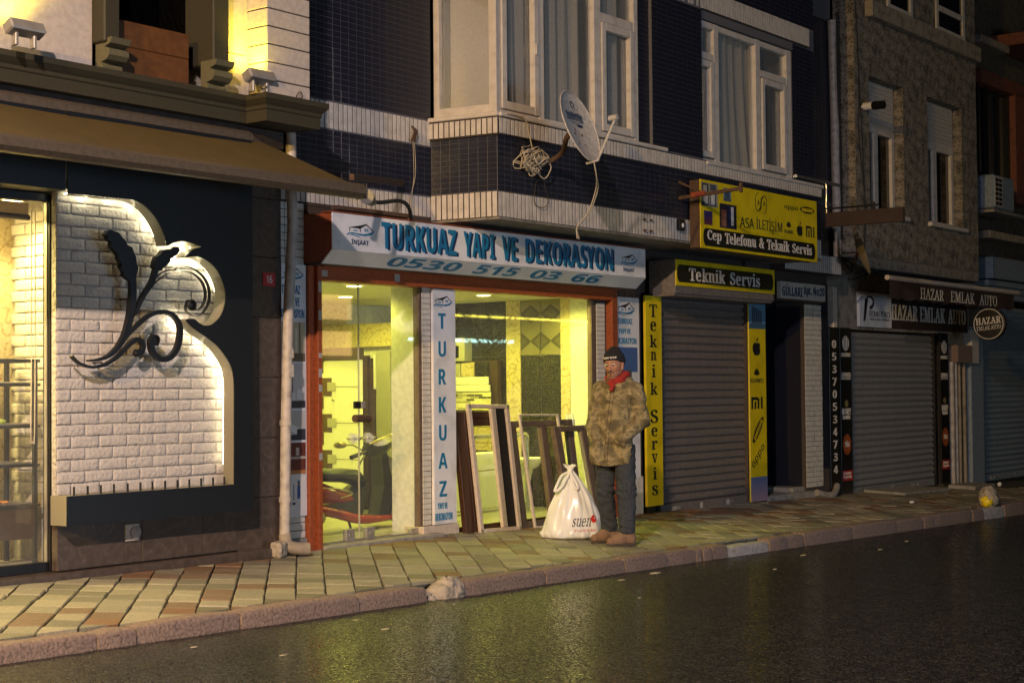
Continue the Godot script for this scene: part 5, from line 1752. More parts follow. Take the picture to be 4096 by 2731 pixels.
	lean_frame("thin cream fly screen frame leaning across the taupe frame", M.cream_pvc, V(2.87, 0, 0.2), 0.66, 1.11, 0.032, 0.02, 0.025, 0.2, 0.02, 3)
	lean_frame("taupe casement sash with dark handle leaning behind the white bag", M.taupe_pvc, V(3.38, 0, 0.26), 0.56, 0.99, 0.1, 0.055, 0.055, 0.2, 0.0, 4)
	bag()

func lean_frame(label: String, mat: Material, at: Vector3, w: float, h: float, bw: float, bh: float, d: float, lean: float, tilt: float, kind: int) -> void:
	var y0 := gy(at.x + w / 2, at.z) + 0.006
	var t := thing("window_frame", label, "window frame", V(at.x, y0, at.z), "window frames leaning on the shopfront")
	var ang := asin(clampf(lean / h, -0.9, 0.9))
	var bs := Basis(Vector3.BACK, -tilt) * Basis(Vector3.RIGHT, -ang)
	var T := Transform3D(bs, V(at.x, y0, at.z))
	var bars := [["stile", 0.0, bw, 0.0, h], ["stile", w - bw, w, 0.0, h], ["top_rail", bw, w - bw, h - bh, h], ["bottom_rail", bw, w - bw, 0.0, bh]]
	if kind == 0:
		bars.append(["inner_stile", bw, bw + 0.05, bh, h - bh])
		bars.append(["inner_rail", bw + 0.05, w - bw, h - bh - 0.07, h - bh])
	if kind == 1:
		bars.append(["mullion", 0.34, 0.415, bh, h - bh])
	if kind == 2:
		bars.append(["mullion", 0.5, 0.6, bh, h - bh])
	for i in bars.size():
		var q: Array = bars[i]
		var m := MB.new()
		m.ob(T * Transform3D(Basis(), V((q[1] + q[2]) / 2, (q[3] + q[4]) / 2, -d / 2 + 0.0012 * (i % 3))), V(q[2] - q[1] - 0.001, q[4] - q[3] - 0.001, d), 0.005)
		part(t, q[0], m, mat)
	if kind == 1:
		var m := MB.new()
		m.ob(T * Transform3D(Basis(), V(0.495, h / 2, -0.022)), V(0.155, h - bh * 2, 0.003))
		part(t, "mesh_screen", m, M.screen_mesh)
		for c in [[0.025, 0.02], [w - 0.025, 0.02], [0.025, h - 0.02], [w - 0.025, h - 0.02]]:
			m = MB.new()
			m.ob(T * Transform3D(Basis(), V(c[0], c[1], 0.003)), V(0.04, 0.034, 0.004), 0.001)
			part(t, "corner_bracket", m, M.alu)
		for gx in [0.36, 0.375, 0.39]:
			m = MB.new()
			m.ob(T * Transform3D(Basis(), V(gx, h / 2, 0.002)), V(0.004, h - bh * 2, 0.003))
			part(t, "track_rib", m, M.alu)
	elif kind == 4 or kind == 2 or kind == 0:
		var m := MB.new()
		var gx0 := bw - 0.012
		for e in [[gx0, gx0 + 0.014], [w - bw - 0.004, w - bw + 0.01]]:
			m.ob(T * Transform3D(Basis(), V((e[0] + e[1]) / 2, h / 2, -d / 2)), V(0.013, h - bh * 2, d * 0.7))
		part(t, "gasket", m, M.alu if kind == 4 else M.rubber)
		if kind == 4:
			m = MB.new()
			m.ob(T * Transform3D(Basis(), V(0.05, 0.42, 0.01)), V(0.03, 0.1, 0.02), 0.005)
			part(t, "handle", m, M.black_metal)
			m = MB.new()
			m.ob(T * Transform3D(Basis(), V(w + 0.004, 0.75, -0.02)), V(0.016, 0.07, 0.02), 0.003)
			part(t, "hinge", m, M.alu)

func scooter() -> void:
	var t := thing("motor_scooter", "red and black motor scooter parked behind the glass door", "scooter", V(1.1, 0.02, -0.75))
	var z := -0.75
	var ell := func(x: float, yc: float, ry: float, rz: float, sq := 1.0) -> Array:
		var ring := []
		for j in 20:
			var a := -TAU * j / 20.0
			ring.append(V(x, yc + ry * sin(a) * (1.0 if sin(a) > 0 else sq), z + rz * cos(a)))
		return ring
	var m := MB.new()
	m.loft([ell.call(0.3, 0.56, 0.0, 0.0), ell.call(0.31, 0.56, 0.03, 0.06), ell.call(0.6, 0.55, 0.06, 0.12), ell.call(0.9, 0.535, 0.06, 0.135), ell.call(1.2, 0.52, 0.065, 0.13), ell.call(1.38, 0.49, 0.075, 0.1), ell.call(1.45, 0.45, 0.06, 0.07), ell.call(1.47, 0.43, 0.0, 0.0)])
	part(t, "seat", m, M.scooter_black)
	m = MB.new()
	m.loft([ell.call(0.15, 0.44, 0.0, 0.0), ell.call(0.18, 0.44, 0.05, 0.06), ell.call(0.5, 0.41, 0.1, 0.13), ell.call(0.85, 0.38, 0.11, 0.15), ell.call(1.1, 0.33, 0.08, 0.14), ell.call(1.3, 0.3, 0.03, 0.1), ell.call(1.38, 0.3, 0.0, 0.0)])
	part(t, "rear_fairing", m, M.scooter_red)
	m = MB.new()
	m.prism(poly([[1.0, 0.31], [1.28, 0.36], [1.44, 0.44], [1.4, 0.3], [1.36, 0.14], [1.05, 0.2]]), Transform3D(Basis(), V(0, 0, z - 0.11)), 0.22)
	part(t, "centre_cover", m, M.scooter_black)
	m = MB.new()
	m.tube(smooth([V(0.5, 0.27, z + 0.13), V(0.9, 0.21, z + 0.15), V(1.3, 0.12, z + 0.15), V(1.75, 0.11, z + 0.14)], 5), [0.05, 0.05, 0.048, 0.045, 0.045, 0.045, 0.045, 0.045, 0.045, 0.045, 0.042, 0.04, 0.035, 0.03, 0.025, 0.02], 10)
	part(t, "lower_fairing", m, M.scooter_red)
	m = MB.new()
	m.tube(smooth([V(0.62, 0.43, z + 0.145), V(0.95, 0.42, z + 0.155), V(1.2, 0.36, z + 0.14), V(1.02, 0.33, z + 0.156)], 4), 0.006, 6)
	part(t, "gold_stripe", m, M.gold)
	m = MB.new()
	m.box(1.3, 1.85, 0.1, 0.135, z - 0.15, z + 0.15, 0.015)
	part(t, "footboard", m, M.scooter_black)
	m = MB.new()
	m.loft([ell.call(0.0, 0, 0, 0)] if false else [
		[V(1.78, 0.12, z + 0.17), V(1.84, 0.12, z), V(1.78, 0.12, z - 0.17)], [V(1.84, 0.35, z + 0.2), V(1.93, 0.35, z), V(1.84, 0.35, z - 0.2)], [V(1.8, 0.58, z + 0.17), V(1.88, 0.58, z), V(1.8, 0.58, z - 0.17)], [V(1.72, 0.7, z + 0.08), V(1.78, 0.7, z), V(1.72, 0.7, z - 0.08)]], false)
	part(t, "leg_shield", m, M.grey_metal)
	m = MB.new()
	m.prism(poly([[1.62, 0.12], [1.76, 0.12], [1.82, 0.4], [1.74, 0.72], [1.66, 0.72], [1.7, 0.4]]), Transform3D(Basis(), V(0, 0, z - 0.07)), 0.14)
	part(t, "steering_cover", m, M.scooter_black)
	# steering head turned towards the street
	var a := V(1.17, 0.685, -0.6)
	var c := V(2.08, 0.83, -0.82)
	var h := part(t, "handlebar", tube_mesh([a, a.lerp(c, 0.25), a.lerp(c, 0.75), c], 0.014, 8), M.scooter_black)
	for q in [[a, a.lerp(c, 0.16)], [a.lerp(c, 0.84), c]]:
		part(h, "grip", tube_mesh([q[0], q[1]], 0.02, 10), M.rubber)
	part(h, "brake_lever", tube_mesh([a.lerp(c, 0.2) + V(0, -0.02, 0.04), a.lerp(c, 0.1) + V(0, -0.05, 0.06), a + V(0.03, -0.09, 0.06)], 0.008, 6), M.scooter_black)
	var mid := a.lerp(c, 0.55)
	var bs := Basis((c - a).normalized(), Vector3.UP, V(0.23, 0, 0.97)).orthonormalized()
	m = MB.new()
	m.ball(mid + V(0, 0.0, -0.01), V(0.26, 0.085, 0.1), 16, 10, bs)
	part(t, "head_cowl", m, M.scooter_black)
	m = MB.new()
	m.ball(mid + V(-0.0, 0.045, 0.03), V(0.17, 0.035, 0.085), 14, 8, bs)
	part(t, "headlight", m, M.lens)
	m = MB.new()
	m.tube(smooth([mid + V(-0.19, 0.03, 0.06), mid + V(-0.08, 0.075, 0.1), mid + V(0.08, 0.11, 0.09), mid + V(0.2, 0.1, 0.02)], 4), 0.009, 6)
	part(t, "headlight_rim", m, M.gold)
	for q in [[a.lerp(c, 0.28), V(1.05, 0.8, -0.62), V(0.09, 0.03, 0.02)], [a.lerp(c, 0.86), V(2.06, 1.02, -0.82), V(0.035, 0.075, 0.02)]]:
		var mm := part(t, "mirror", tube_mesh([q[0], q[0].lerp(q[1], 0.5) + V(0.0, 0.03, 0), q[1]], 0.006, 6), M.scooter_black)
		m = MB.new()
		m.ball(q[1], q[2], 12, 8)
		part(mm, "mirror_head", m, M.gold)
	# wheels
	for q in [[0.55, 0.24], [2.02, 0.24]]:
		var w := part(t, "wheel", wheel_mesh(V(q[0], 0.02 + q[1], z), 0.15, 0.09), M.alu)
		var tm := MB.new()
		var pts := []
		for i in 25:
			var an := TAU * i / 24.0
			pts.append(V(q[0] + 0.195 * cos(an), 0.02 + q[1] + 0.195 * sin(an), z))
		tm.tube(pts, 0.045, 10, false)
		part(w, "tyre", tm, M.rubber)
	m = MB.new()
	m.prism(poly([[1.78, 0.3], [1.82, 0.45], [1.98, 0.52], [2.18, 0.46], [2.24, 0.34], [2.2, 0.34], [2.12, 0.44], [1.98, 0.47], [1.86, 0.42]]), Transform3D(Basis(), V(0, 0, z - 0.06)), 0.12)
	part(t, "front_mudguard", m, M.scooter_red)
	m = MB.new()
	m.ball(V(0.72, 0.17, z + 0.16), V(0.1, 0.07, 0.05), 14, 8)
	part(t, "engine_cover", m, M.alu)
	m = MB.new()
	m.tube([V(1.2, 0.12, z + 0.08), V(1.12, 0.025, z + 0.2)], 0.012, 6)
	part(t, "side_stand", m, M.black_metal)

func tube_mesh(pts: Array, r: float, s: int) -> MB:
	var m := MB.new()
	m.tube(pts, r, s)
	return m

func wheel_mesh(c: Vector3, r: float, w: float) -> MB:
	var m := MB.new()
	m.lathe([Vector2(0.03, -w / 2), Vector2(r * 0.9, -w / 3), Vector2(r, -w / 2), Vector2(r, w / 2), Vector2(r * 0.9, w / 3), Vector2(0.03, w / 2)], Transform3D(Basis(Vector3.RIGHT, PI / 2), c), 24)
	return m

# ---- white carrier bag -------------------------------------------------------------
var bag_T: Transform3D
const BAGP := [[0.0, 0.2, 0.0], [0.012, 0.255, 0.0], [0.045, 0.268, 0.0], [0.1, 0.262, 0.01], [0.18, 0.245, 0.015], [0.27, 0.215, 0.02], [0.36, 0.175, 0.025], [0.45, 0.125, 0.02], [0.53, 0.08, 0.015], [0.585, 0.042, 0.01], [0.615, 0.02, 0.01], [0.64, 0.014, 0.01]]

func bag_pt(fi: float, a: float) -> Vector3:
	var i := clampi(int(fi), 0, BAGP.size() - 2)
	var f := fi - i
	var y := lerpf(BAGP[i][0], BAGP[i + 1][0], f)
	var r := lerpf(BAGP[i][1], BAGP[i + 1][1], f)
	var cx := lerpf(BAGP[i][2], BAGP[i + 1][2], f)
	var h := y / 0.64
	var pleat := (0.006 + 0.11 * h * h) * sin(a * 11.0 + 1.3 * sin(a * 3.0)) + 0.05 * h * sin(a * 19.0 + 2.0) + 0.03 * sin(a * 3.0 + y * 9.0) + 0.022 * sin(a * 7.0 - y * 23.0) + 0.035 * nzp.get_noise_3d(cos(a) * 4.0, y * 14.0, sin(a) * 4.0) + 0.016 * absf(nzp.get_noise_3d(cos(a) * 11.0, y * 30.0, sin(a) * 11.0))
	if y < 0.06:
		pleat += 0.03 * sin(a * 13.0) + 0.02 * sin(a * 29.0)
	return V(cx + cos(a) * r * (1.0 + pleat), y, sin(a) * r * 0.72 * (1.0 + pleat))

func bag() -> void:
	var at := V(2.46, 0, 0.9)
	at.y = gy(at.x, at.z) + 0.004
	bag_T = Transform3D(Basis(V(0.607, 0, 0.794), Vector3.UP, V(-0.794, 0, 0.607)), at)
	var t := thing("carrier_bag", "bulging white plastic carrier bag with knotted handles beside the man", "bag", at)
	var m := MB.new()
	var rings := []
	var cnt := 40
	for i in cnt + 1:
		var fi := float(i) / cnt * (BAGP.size() - 1)
		var ring := []
		for j in 96:
			ring.append(bag_T * bag_pt(fi, -TAU * j / 96.0))
		rings.append(ring)
	m.loft(rings)
	part(t, "sack", m, M.plastic_bag)
	for s in [[-0.05, 0.02, 0.6, -0.14, 0.43], [0.03, -0.01, 0.62, 0.07, 0.45]]:
		m = MB.new()
		var pts := smooth([V(0.01, s[2], 0.0), V(s[0] - 0.02, s[2] - 0.03, 0.05), V(s[3] * 0.8, 0.5, 0.09), V(s[3], s[4], 0.1), V(s[3] * 0.62, 0.46, 0.11), V(s[0] * 0.5, 0.55, 0.07), V(0.015, 0.63, 0.02)], 5)
		var wp := []
		for p in pts:
			wp.append(bag_T * p)
		m.tube(wp, 0.013, 8)
		part(t, "handle", m, M.plastic_bag)
	for k in 5:
		m = MB.new()
		var wp := []
		for p in smooth([V(0.01, 0.61, 0), V(0.02 * (k - 2), 0.655, 0.01 * k - 0.02), V(0.03 * (k - 2), 0.665 - 0.005 * k, 0.0)], 4):
			wp.append(bag_T * p)
		m.tube(wp, [0.012, 0.014, 0.015, 0.015, 0.014, 0.012, 0.009, 0.006, 0.002], 7)
		part(t, "knot_end", m, M.plastic_bag)
	bag_print(t, "suen", "serif", M.bag_ink, 0.015, 0.185, 0.115, 0.19, 0.25)
	bag_print(t, "it's a nice day", "sans", M.bag_red, 0.03, 0.225, 0.065, 0.095, 0.0)
	bag_print(t, "it's a nice day to be nice", "sans", M.bag_ink, -0.04, 0.2, 0.012, 0.024, 0.0)
	# red balloon mark
	var pl := []
	for k in 16:
		var a := TAU * k / 16.0
		pl.append(Vector2(0.205 + 0.024 * cos(a), 0.18 + 0.034 * sin(a)))
	m = MB.new()
	for k in 16:
		m.to(bag_on(Vector2(0.205, 0.18)), bag_on(pl[k]), bag_on(pl[(k + 1) % 16]), V(-0.794, 0, 0.607))
	part(t, "balloon_mark", m, M.bag_red)

func bag_on(p: Vector2) -> Vector3:   # a point of the picture plane laid on to the bag's front
	var fi := 0.0
	for i in BAGP.size() - 1:
		if p.y >= BAGP[i][0]:
			fi = i + clampf((p.y - BAGP[i][0]) / (BAGP[i + 1][0] - BAGP[i][0]), 0, 1)
	var a := 1.2
	for k in 12:
		var q := bag_pt(fi, a)
		a -= (p.x - q.x) * 3.0
		a = clampf(a, 0.05, PI - 0.05)
	var q := bag_pt(fi, a)
	return bag_T * (q + V(cos(a), 0, sin(a)) * 0.0035)

func bag_print(t: Node3D, s: String, f: String, mat: Material, x0: float, x1: float, y0: float, y1: float, shear: float) -> void:
	var tm := TextMesh.new()
	tm.text = s
	tm.font = fnt(f)
	tm.font_size = 40
	tm.pixel_size = 0.01
	tm.depth = 0.0
	tm.curve_step = 2.0
	var b := tm.get_aabb()
	var arr := tm.surface_get_arrays(0)
	var vs: PackedVector3Array = arr[Mesh.ARRAY_VERTEX]
	var id = arr[Mesh.ARRAY_INDEX]
	var m := MB.new()
	var cache := {}
	var pts := []
	for v in vs:
		var fx := (v.x - b.position.x) / b.size.x
		var fy := (v.y - b.position.y) / b.size.y
		pts.append(bag_on(Vector2(lerpf(x0, x1, fx) + shear * (fy - 0.5) * (y1 - y0), lerpf(y0, y1, fy))))
	var cnt: int = id.size() if id != null else vs.size()
	for i in range(0, cnt - 2, 3):
		var a: int = id[i] if id != null else i
		var c: int = id[i + 1] if id != null else i + 1
		var d: int = id[i + 2] if id != null else i + 2
		m.to(pts[a], pts[c], pts[d], V(-0.794, 0, 0.607))
	if m.v.size():
		part(t, "print", m, mat)

# ---- phone shop with roller shutter -------------------------------------------------
func shutter(called: String, label: String, x0: float, x1: float, y0: float, y1: float, z: float, pitch: float, mat: Material) -> Node3D:
	var t := thing(called, label, "shutter", V((x0 + x1) / 2, y0, z), "roller shutters")
	var prof := []
	for i in 9:
		var f := i / 8.0
		prof.append([z - 0.016 + 0.026 * sin(PI * minf(1.0, f / 0.8)), f * pitch])
	var rings := []
	for x in [x1, (x0 + x1) / 2, x0]:
		var r := []
		for p in prof:
			r.append(V(x, p[1], p[0]))
		rings.append(r)
	var m := MB.new()
	m.loft(rings, false)
	var me := m.mesh()
	var cnt := int((y1 - y0 - 0.11) / pitch)
	for i in cnt:
		inst(t, "slat", me, mat, Transform3D(Basis(), V(0, y0 + 0.11 + pitch * i, rnd(-0.003, 0.003))) * Transform3D(Basis(), Vector3.ZERO))
	part(t, "bottom_rail", bx(x0, x1, y0, y0 + 0.108, z - 0.02, z + 0.012, 0.003), mat)
	part(t, "guide", bx(x0 - 0.05, x0 + 0.005, y0, y1, z - 0.04, z + 0.04, 0.003), M.black_metal)
	part(t, "guide", bx(x1 - 0.005, x1 + 0.05, y0, y1, z - 0.04, z + 0.04, 0.003), M.black_metal)
	part(t, "backing", bx(x0, x1, y0, y1 + 0.1, z - 0.06, z - 0.04), M.ink)
	for k in 2:
		part(t, "lock", bx(lerpf(x0, x1, 0.2 + 0.6 * k) - 0.05, lerpf(x0, x1, 0.2 + 0.6 * k) + 0.05, y0 + 0.03, y0 + 0.07, z + 0.012, z + 0.025, 0.003), M.grey_metal)
	for k in 3:
		var sx := lerpf(x0, x1, 0.15 + 0.3 * k + rnd(-0.05, 0.05))
		part(t, "sticker", bx(sx, sx + rnd(0.06, 0.12), y0 + 0.02, y0 + rnd(0.06, 0.09), z + 0.0125, z + 0.0135), M.sticker)
	return t

func apple_mark(parent: Node3D, cx: float, cy: float, w: float, h: float, z: float, mat: Material) -> void:
	var o := []
	for k in 40:
		var a := TAU * k / 40.0
		var r := 0.5 * (1.0 - 0.16 * absf(cos(a)) * 0.0)
		var x := cos(a) * 0.5
		var y := sin(a) * 0.46
		y -= 0.1 * exp(-pow(x / 0.16, 2.0)) * signf(y) * (1.0 if y > 0 else 0.6)
		x *= 1.0 + 0.1 * sin(a)
		var bite := Vector2(x - 0.62, y - 0.08).length()
		if bite < 0.24:
			x = 0.62 - sqrt(maxf(0.0, 0.0576 - (y - 0.08) * (y - 0.08)))
		o.append([cx + x * w, cy - 0.1 * h + y * h * 0.86])
	flat(parent, "apple_mark", o, z, mat)
	var l := []
	for k in 12:
		var a := TAU * k / 12.0
		var p := Vector2(cos(a) * 0.16, sin(a) * 0.06).rotated(0.95)
		l.append([cx + (p.x + 0.08) * w, cy + (p.y + 0.46) * h * 0.9])
	flat(parent, "apple_leaf", l, z, mat)

func petal_mark(parent: Node3D, cx: float, cy: float, w: float, h: float, z: float, mat: Material) -> void:
	for k in 8:
		var an := lerpf(-1.25, 1.25, k / 7.0)
		var l := []
		for i in 12:
			var a := TAU * i / 12.0
			var p := Vector2(cos(a) * 0.09 * (1.0 + 0.4 * sin(a)), 0.42 + sin(a) * 0.4).rotated(-an)
			l.append([cx + p.x * w * 0.75, cy - 0.4 * h + p.y * h])
		flat(parent, "petal", l, z + 0.0002 * k, mat)

func ring_pts(cx: float, cy: float, rx: float, ry_: float, n := 28) -> Array:
	var o := []
	for k in n:
		o.append([cx + rx * cos(TAU * k / n), cy + ry_ * sin(TAU * k / n)])
	return o

func pill(x0: float, x1: float, y0: float, y1: float) -> Array:
	var r := (y1 - y0) / 2
	var o := []
	for k in 13:
		var a := -PI / 2 + PI * k / 12
		o.append([x1 - r * 0.55 + r * 0.55 * cos(a), (y0 + y1) / 2 + r * sin(a)])
	for k in 13:
		var a := PI / 2 + PI * k / 12
		o.append([x0 + r * 0.55 + r * 0.55 * cos(a), (y0 + y1) / 2 + r * sin(a)])
	return o

func stroke(parent: Node3D, called: String, pts: Array, w0: float, w1: float, z: float, mat: Material) -> void:
	var m := MB.new()
	m.prism(ribbon(pts, w0, w1), Transform3D(Basis(), V(0, 0, z)), 0.002)
	part(parent, called, m, mat)

func mi_mark(parent: Node3D, x0: float, x1: float, y0: float, y1: float, z: float, mat: Material) -> void:
	var w := x1 - x0
	var s := w * 0.14
	for q in [[0.0, 1.0], [0.27, 0.62], [0.54, 0.9], [0.84, 1.0]]:
		flat(parent, "mi_mark", [[x0 + q[0] * w, y0], [x0 + q[0] * w + s, y0], [x0 + q[0] * w + s, y0 + (y1 - y0) * q[1]], [x0 + q[0] * w, y0 + (y1 - y0) * q[1]]], z, mat)
	flat(parent, "mi_mark", [[x0, y1 - s * 0.9], [x0 + w * 0.55, y1 - s * 0.9], [x0 + w * 0.68, y1 - s * 1.5], [x0 + w * 0.6, y1 - s * 0.25], [x0 + w * 0.5, y1], [x0, y1]], z + 0.0003, mat)

func phone_shop() -> void:
	shutter("roller_shutter", "brownish closed roller shutter of the phone repair shop", 5.46, 7.45, gy(6.4, 0) - 0.02, 2.33, -0.05, 0.0885, M.shutter)
	part(get_node("roller_shutter"), "sill", bx(5.4, 7.45, gy(6.4, 0) - 0.1, gy(6.4, 0) - 0.01, -0.1, 0.05, 0.004), M.concrete)
	var b := thing("shutter_box", "grey shutter box with small yellow and black sign on its front", "shutter box", V(6.36, 2.29, 0.17))
	part(b, "case", bx(5.25, 7.48, 2.3, 2.67, 0.0, 0.335, 0.004), M.shutter)
	part(b, "bottom_lip", bx(5.25, 7.46, 2.275, 2.3, 0.05, 0.32, 0.003), M.shutter)
	part(b, "sign_face", bx(5.25, 7.485, 2.385, 2.668, 0.336, 0.348, 0.002), M.sign_yellow)
	flat(b, "black_field", pill(5.27, 7.445, 2.424, 2.615), 0.3482, M.sign_black)
	txt(b, "lettering", "Teknik", "serifb", M.letter_white, 5.514, 6.301, 2.447, 2.598, 0.3505)
	txt(b, "lettering", "Servis", "serifb", M.letter_white, 6.415, 7.112, 2.445, 2.598, 0.3505)
	# vertical strip
	var v := thing("vertical_strip_sign", "narrow yellow strip reading downwards in black serif letters", "sign", V(5.26, 0.0, 0.03))
	part(v, "board", bx(5.098, 5.424, 0.01, 2.285, 0.02, 0.05, 0.003), M.sign_yellow)
	part(v, "mount", bx(5.16, 5.3, -0.1, 0.01, -0.05, 0.03), M.ink)
	var lt := [["T", 2.191, 2.053], ["e", 2.006, 1.9], ["k", 1.86, 1.725], ["n", 1.678, 1.585], ["i", 1.54, 1.4], ["k", 1.345, 1.21], ["S", 1.05, 0.905], ["e", 0.86, 0.76], ["r", 0.715, 0.62], ["v", 0.575, 0.475], ["i", 0.43, 0.295], ["s", 0.235, 0.125]]
	for q in lt:
		var hw := 0.038 if q[0] == "i" else (0.075 if q[0] in ["T", "k", "S"] else 0.058)
		txt(v, "letter", q[0], "serifb", M.ink, 5.25 - hw, 5.25 + hw, q[2], q[1], 0.0503)
	# big box sign
	var s := thing("phone_shop_sign", "large yellow box sign with black band and phone pictures", "sign", V(6.26, 2.74, 0.78))
	part(s, "case", bx(4.935, 7.598, 2.742, 3.452, 0.715, 0.838, 0.003), M.rust)
	part(s, "sign_face", bx(4.93, 7.603, 2.738, 3.456, 0.839, 0.85, 0.002), M.sign_yellow)
	flat(s, "black_field", pill(4.98, 7.545, 2.766, 2.952), 0.8502, M.sign_black)
	for w in [["Cep", 5.062, 5.352, 2.8, 2.935], ["Telefonu", 5.43, 6.115, 2.815, 2.935], ["&", 6.185, 6.3, 2.815, 2.93], ["Teknik", 6.365, 6.9, 2.812, 2.935], ["Servis", 6.97, 7.453, 2.812, 2.93]]:
		txt(s, "lettering", w[0], "serifb", M.letter_white, w[1], w[2], w[3], w[4], 0.8525)
	txt(s, "lettering", "ASA", "sans", M.ink, 5.76, 6.075, 3.015, 3.128, 0.8502)
	txt(s, "lettering", "İLETİŞİM", "sans", M.ink, 6.125, 6.73, 2.99, 3.165, 0.8502)
	stroke(s, "ring_mark", [[6.19, 3.43], [6.13, 3.4], [6.112, 3.33], [6.12, 3.26], [6.16, 3.225], [6.2, 3.24]], 0.006, 0.01, 0.8502, M.ink)
	stroke(s, "ring_mark", [[6.29, 3.2], [6.35, 3.23], [6.37, 3.3], [6.36, 3.37], [6.32, 3.405], [6.285, 3.39]], 0.006, 0.01, 0.8504, M.ink)
	stroke(s, "ring_mark", [[6.285, 3.39], [6.25, 3.36], [6.24, 3.32], [6.235, 3.27], [6.2, 3.24]], 0.02, 0.026, 0.8506, M.ink)
	txt(s, "lettering", "A", "sans", M.ink, 6.16, 6.2, 3.29, 3.35, 0.8502)
	txt(s, "lettering", "A", "sans", M.ink, 6.29, 6.335, 3.29, 3.35, 0.8502)
	txt(s, "lettering", "oppo", "sans", M.ink, 6.79, 7.12, 3.29, 3.345, 0.8502)
	flat(s, "oval_mark", ring_pts(7.355, 3.332, 0.18, 0.04), 0.8502, M.ink)
	txt(s, "lettering", "SAMSUNG", "sansb", M.sign_yellow, 7.215, 7.495, 3.312, 3.352, 0.8525)
	petal_mark(s, 6.887, 3.132, 0.1, 0.08, 0.8502, M.ink)
	txt(s, "lettering", "HUAWEI", "sans", M.ink, 6.783, 6.998, 3.028, 3.066, 0.8502)
	apple_mark(s, 7.164, 3.095, 0.15, 0.165, 0.8502, M.ink)
	mi_mark(s, 7.32, 7.535, 3.02, 3.15, 0.8502, M.ink)
	quadpic(s, "photo_print", 4.945, 5.29, 3.18, 3.43, 0.8502, photo(10, Color(0.3, 0.28, 0.2), Color(0.03, 0.03, 0.05)))
	quadpic(s, "photo_print", 5.41, 5.572, 3.27, 3.412, 0.8502, photo(11, Color(0.12, 0.2, 0.3), Color(0.02, 0.03, 0.06)))
	quadpic(s, "photo_print", 4.998, 5.17, 2.988, 3.135, 0.8502, photo(12, Color(0.02, 0.025, 0.14), Color(0.12, 0.02, 0.04)))
	quadpic(s, "photo_print", 5.325, 5.687, 2.98, 3.24, 0.8502, photo(13, Color(0.015, 0.015, 0.03), Color(0.18, 0.06, 0.04)))
	# right narrow panel
	var p := thing("brand_panel", "narrow yellow panel of phone marks beside the dark entrance", "sign", V(7.64, -0.1, 0.01))
	part(p, "board", bx(7.435, 7.85, -0.09, 2.285, 0.0, 0.02, 0.003), M.sign_yellow)
	quadpic(p, "photo_print", 7.436, 7.849, 1.985, 2.284, 0.0205, photo(11, Color(0.1, 0.25, 0.4), Color(0.03, 0.03, 0.07)))
	quadpic(p, "photo_print", 7.436, 7.849, -0.088, 0.205, 0.0205, photo(12, Color(0.09, 0.14, 0.3), Color(0.35, 0.22, 0.26)))
	apple_mark(p, 7.62, 1.765, 0.2, 0.22, 0.0205, M.ink)
	petal_mark(p, 7.612, 1.466, 0.12, 0.1, 0.0205, M.ink)
	txt(p, "lettering", "HUAWEI", "sans", M.ink, 7.45, 7.776, 1.335, 1.39, 0.0205)
	mi_mark(p, 7.473, 7.755, 1.021, 1.164, 0.0205, M.ink)
	var tt := Transform3D(Basis(Vector3.BACK, 0.85), V(7.63, 0.77, 0))
	flat(p, "oval_mark", ring_pts(0, 0, 0.2, 0.055), 0.0205, M.ink, 0.002, tt)
	txt(p, "lettering", "SAMSUNG", "sansb", M.sign_yellow, -0.15, 0.15, -0.025, 0.025, 0.023, 0.0, tt)
	txt(p, "lettering", "oppo", "sans", M.ink, -0.19, 0.19, -0.055, 0.045, 0.0205, 0.0, Transform3D(Basis(Vector3.BACK, 0.7), V(7.63, 0.45, 0)))

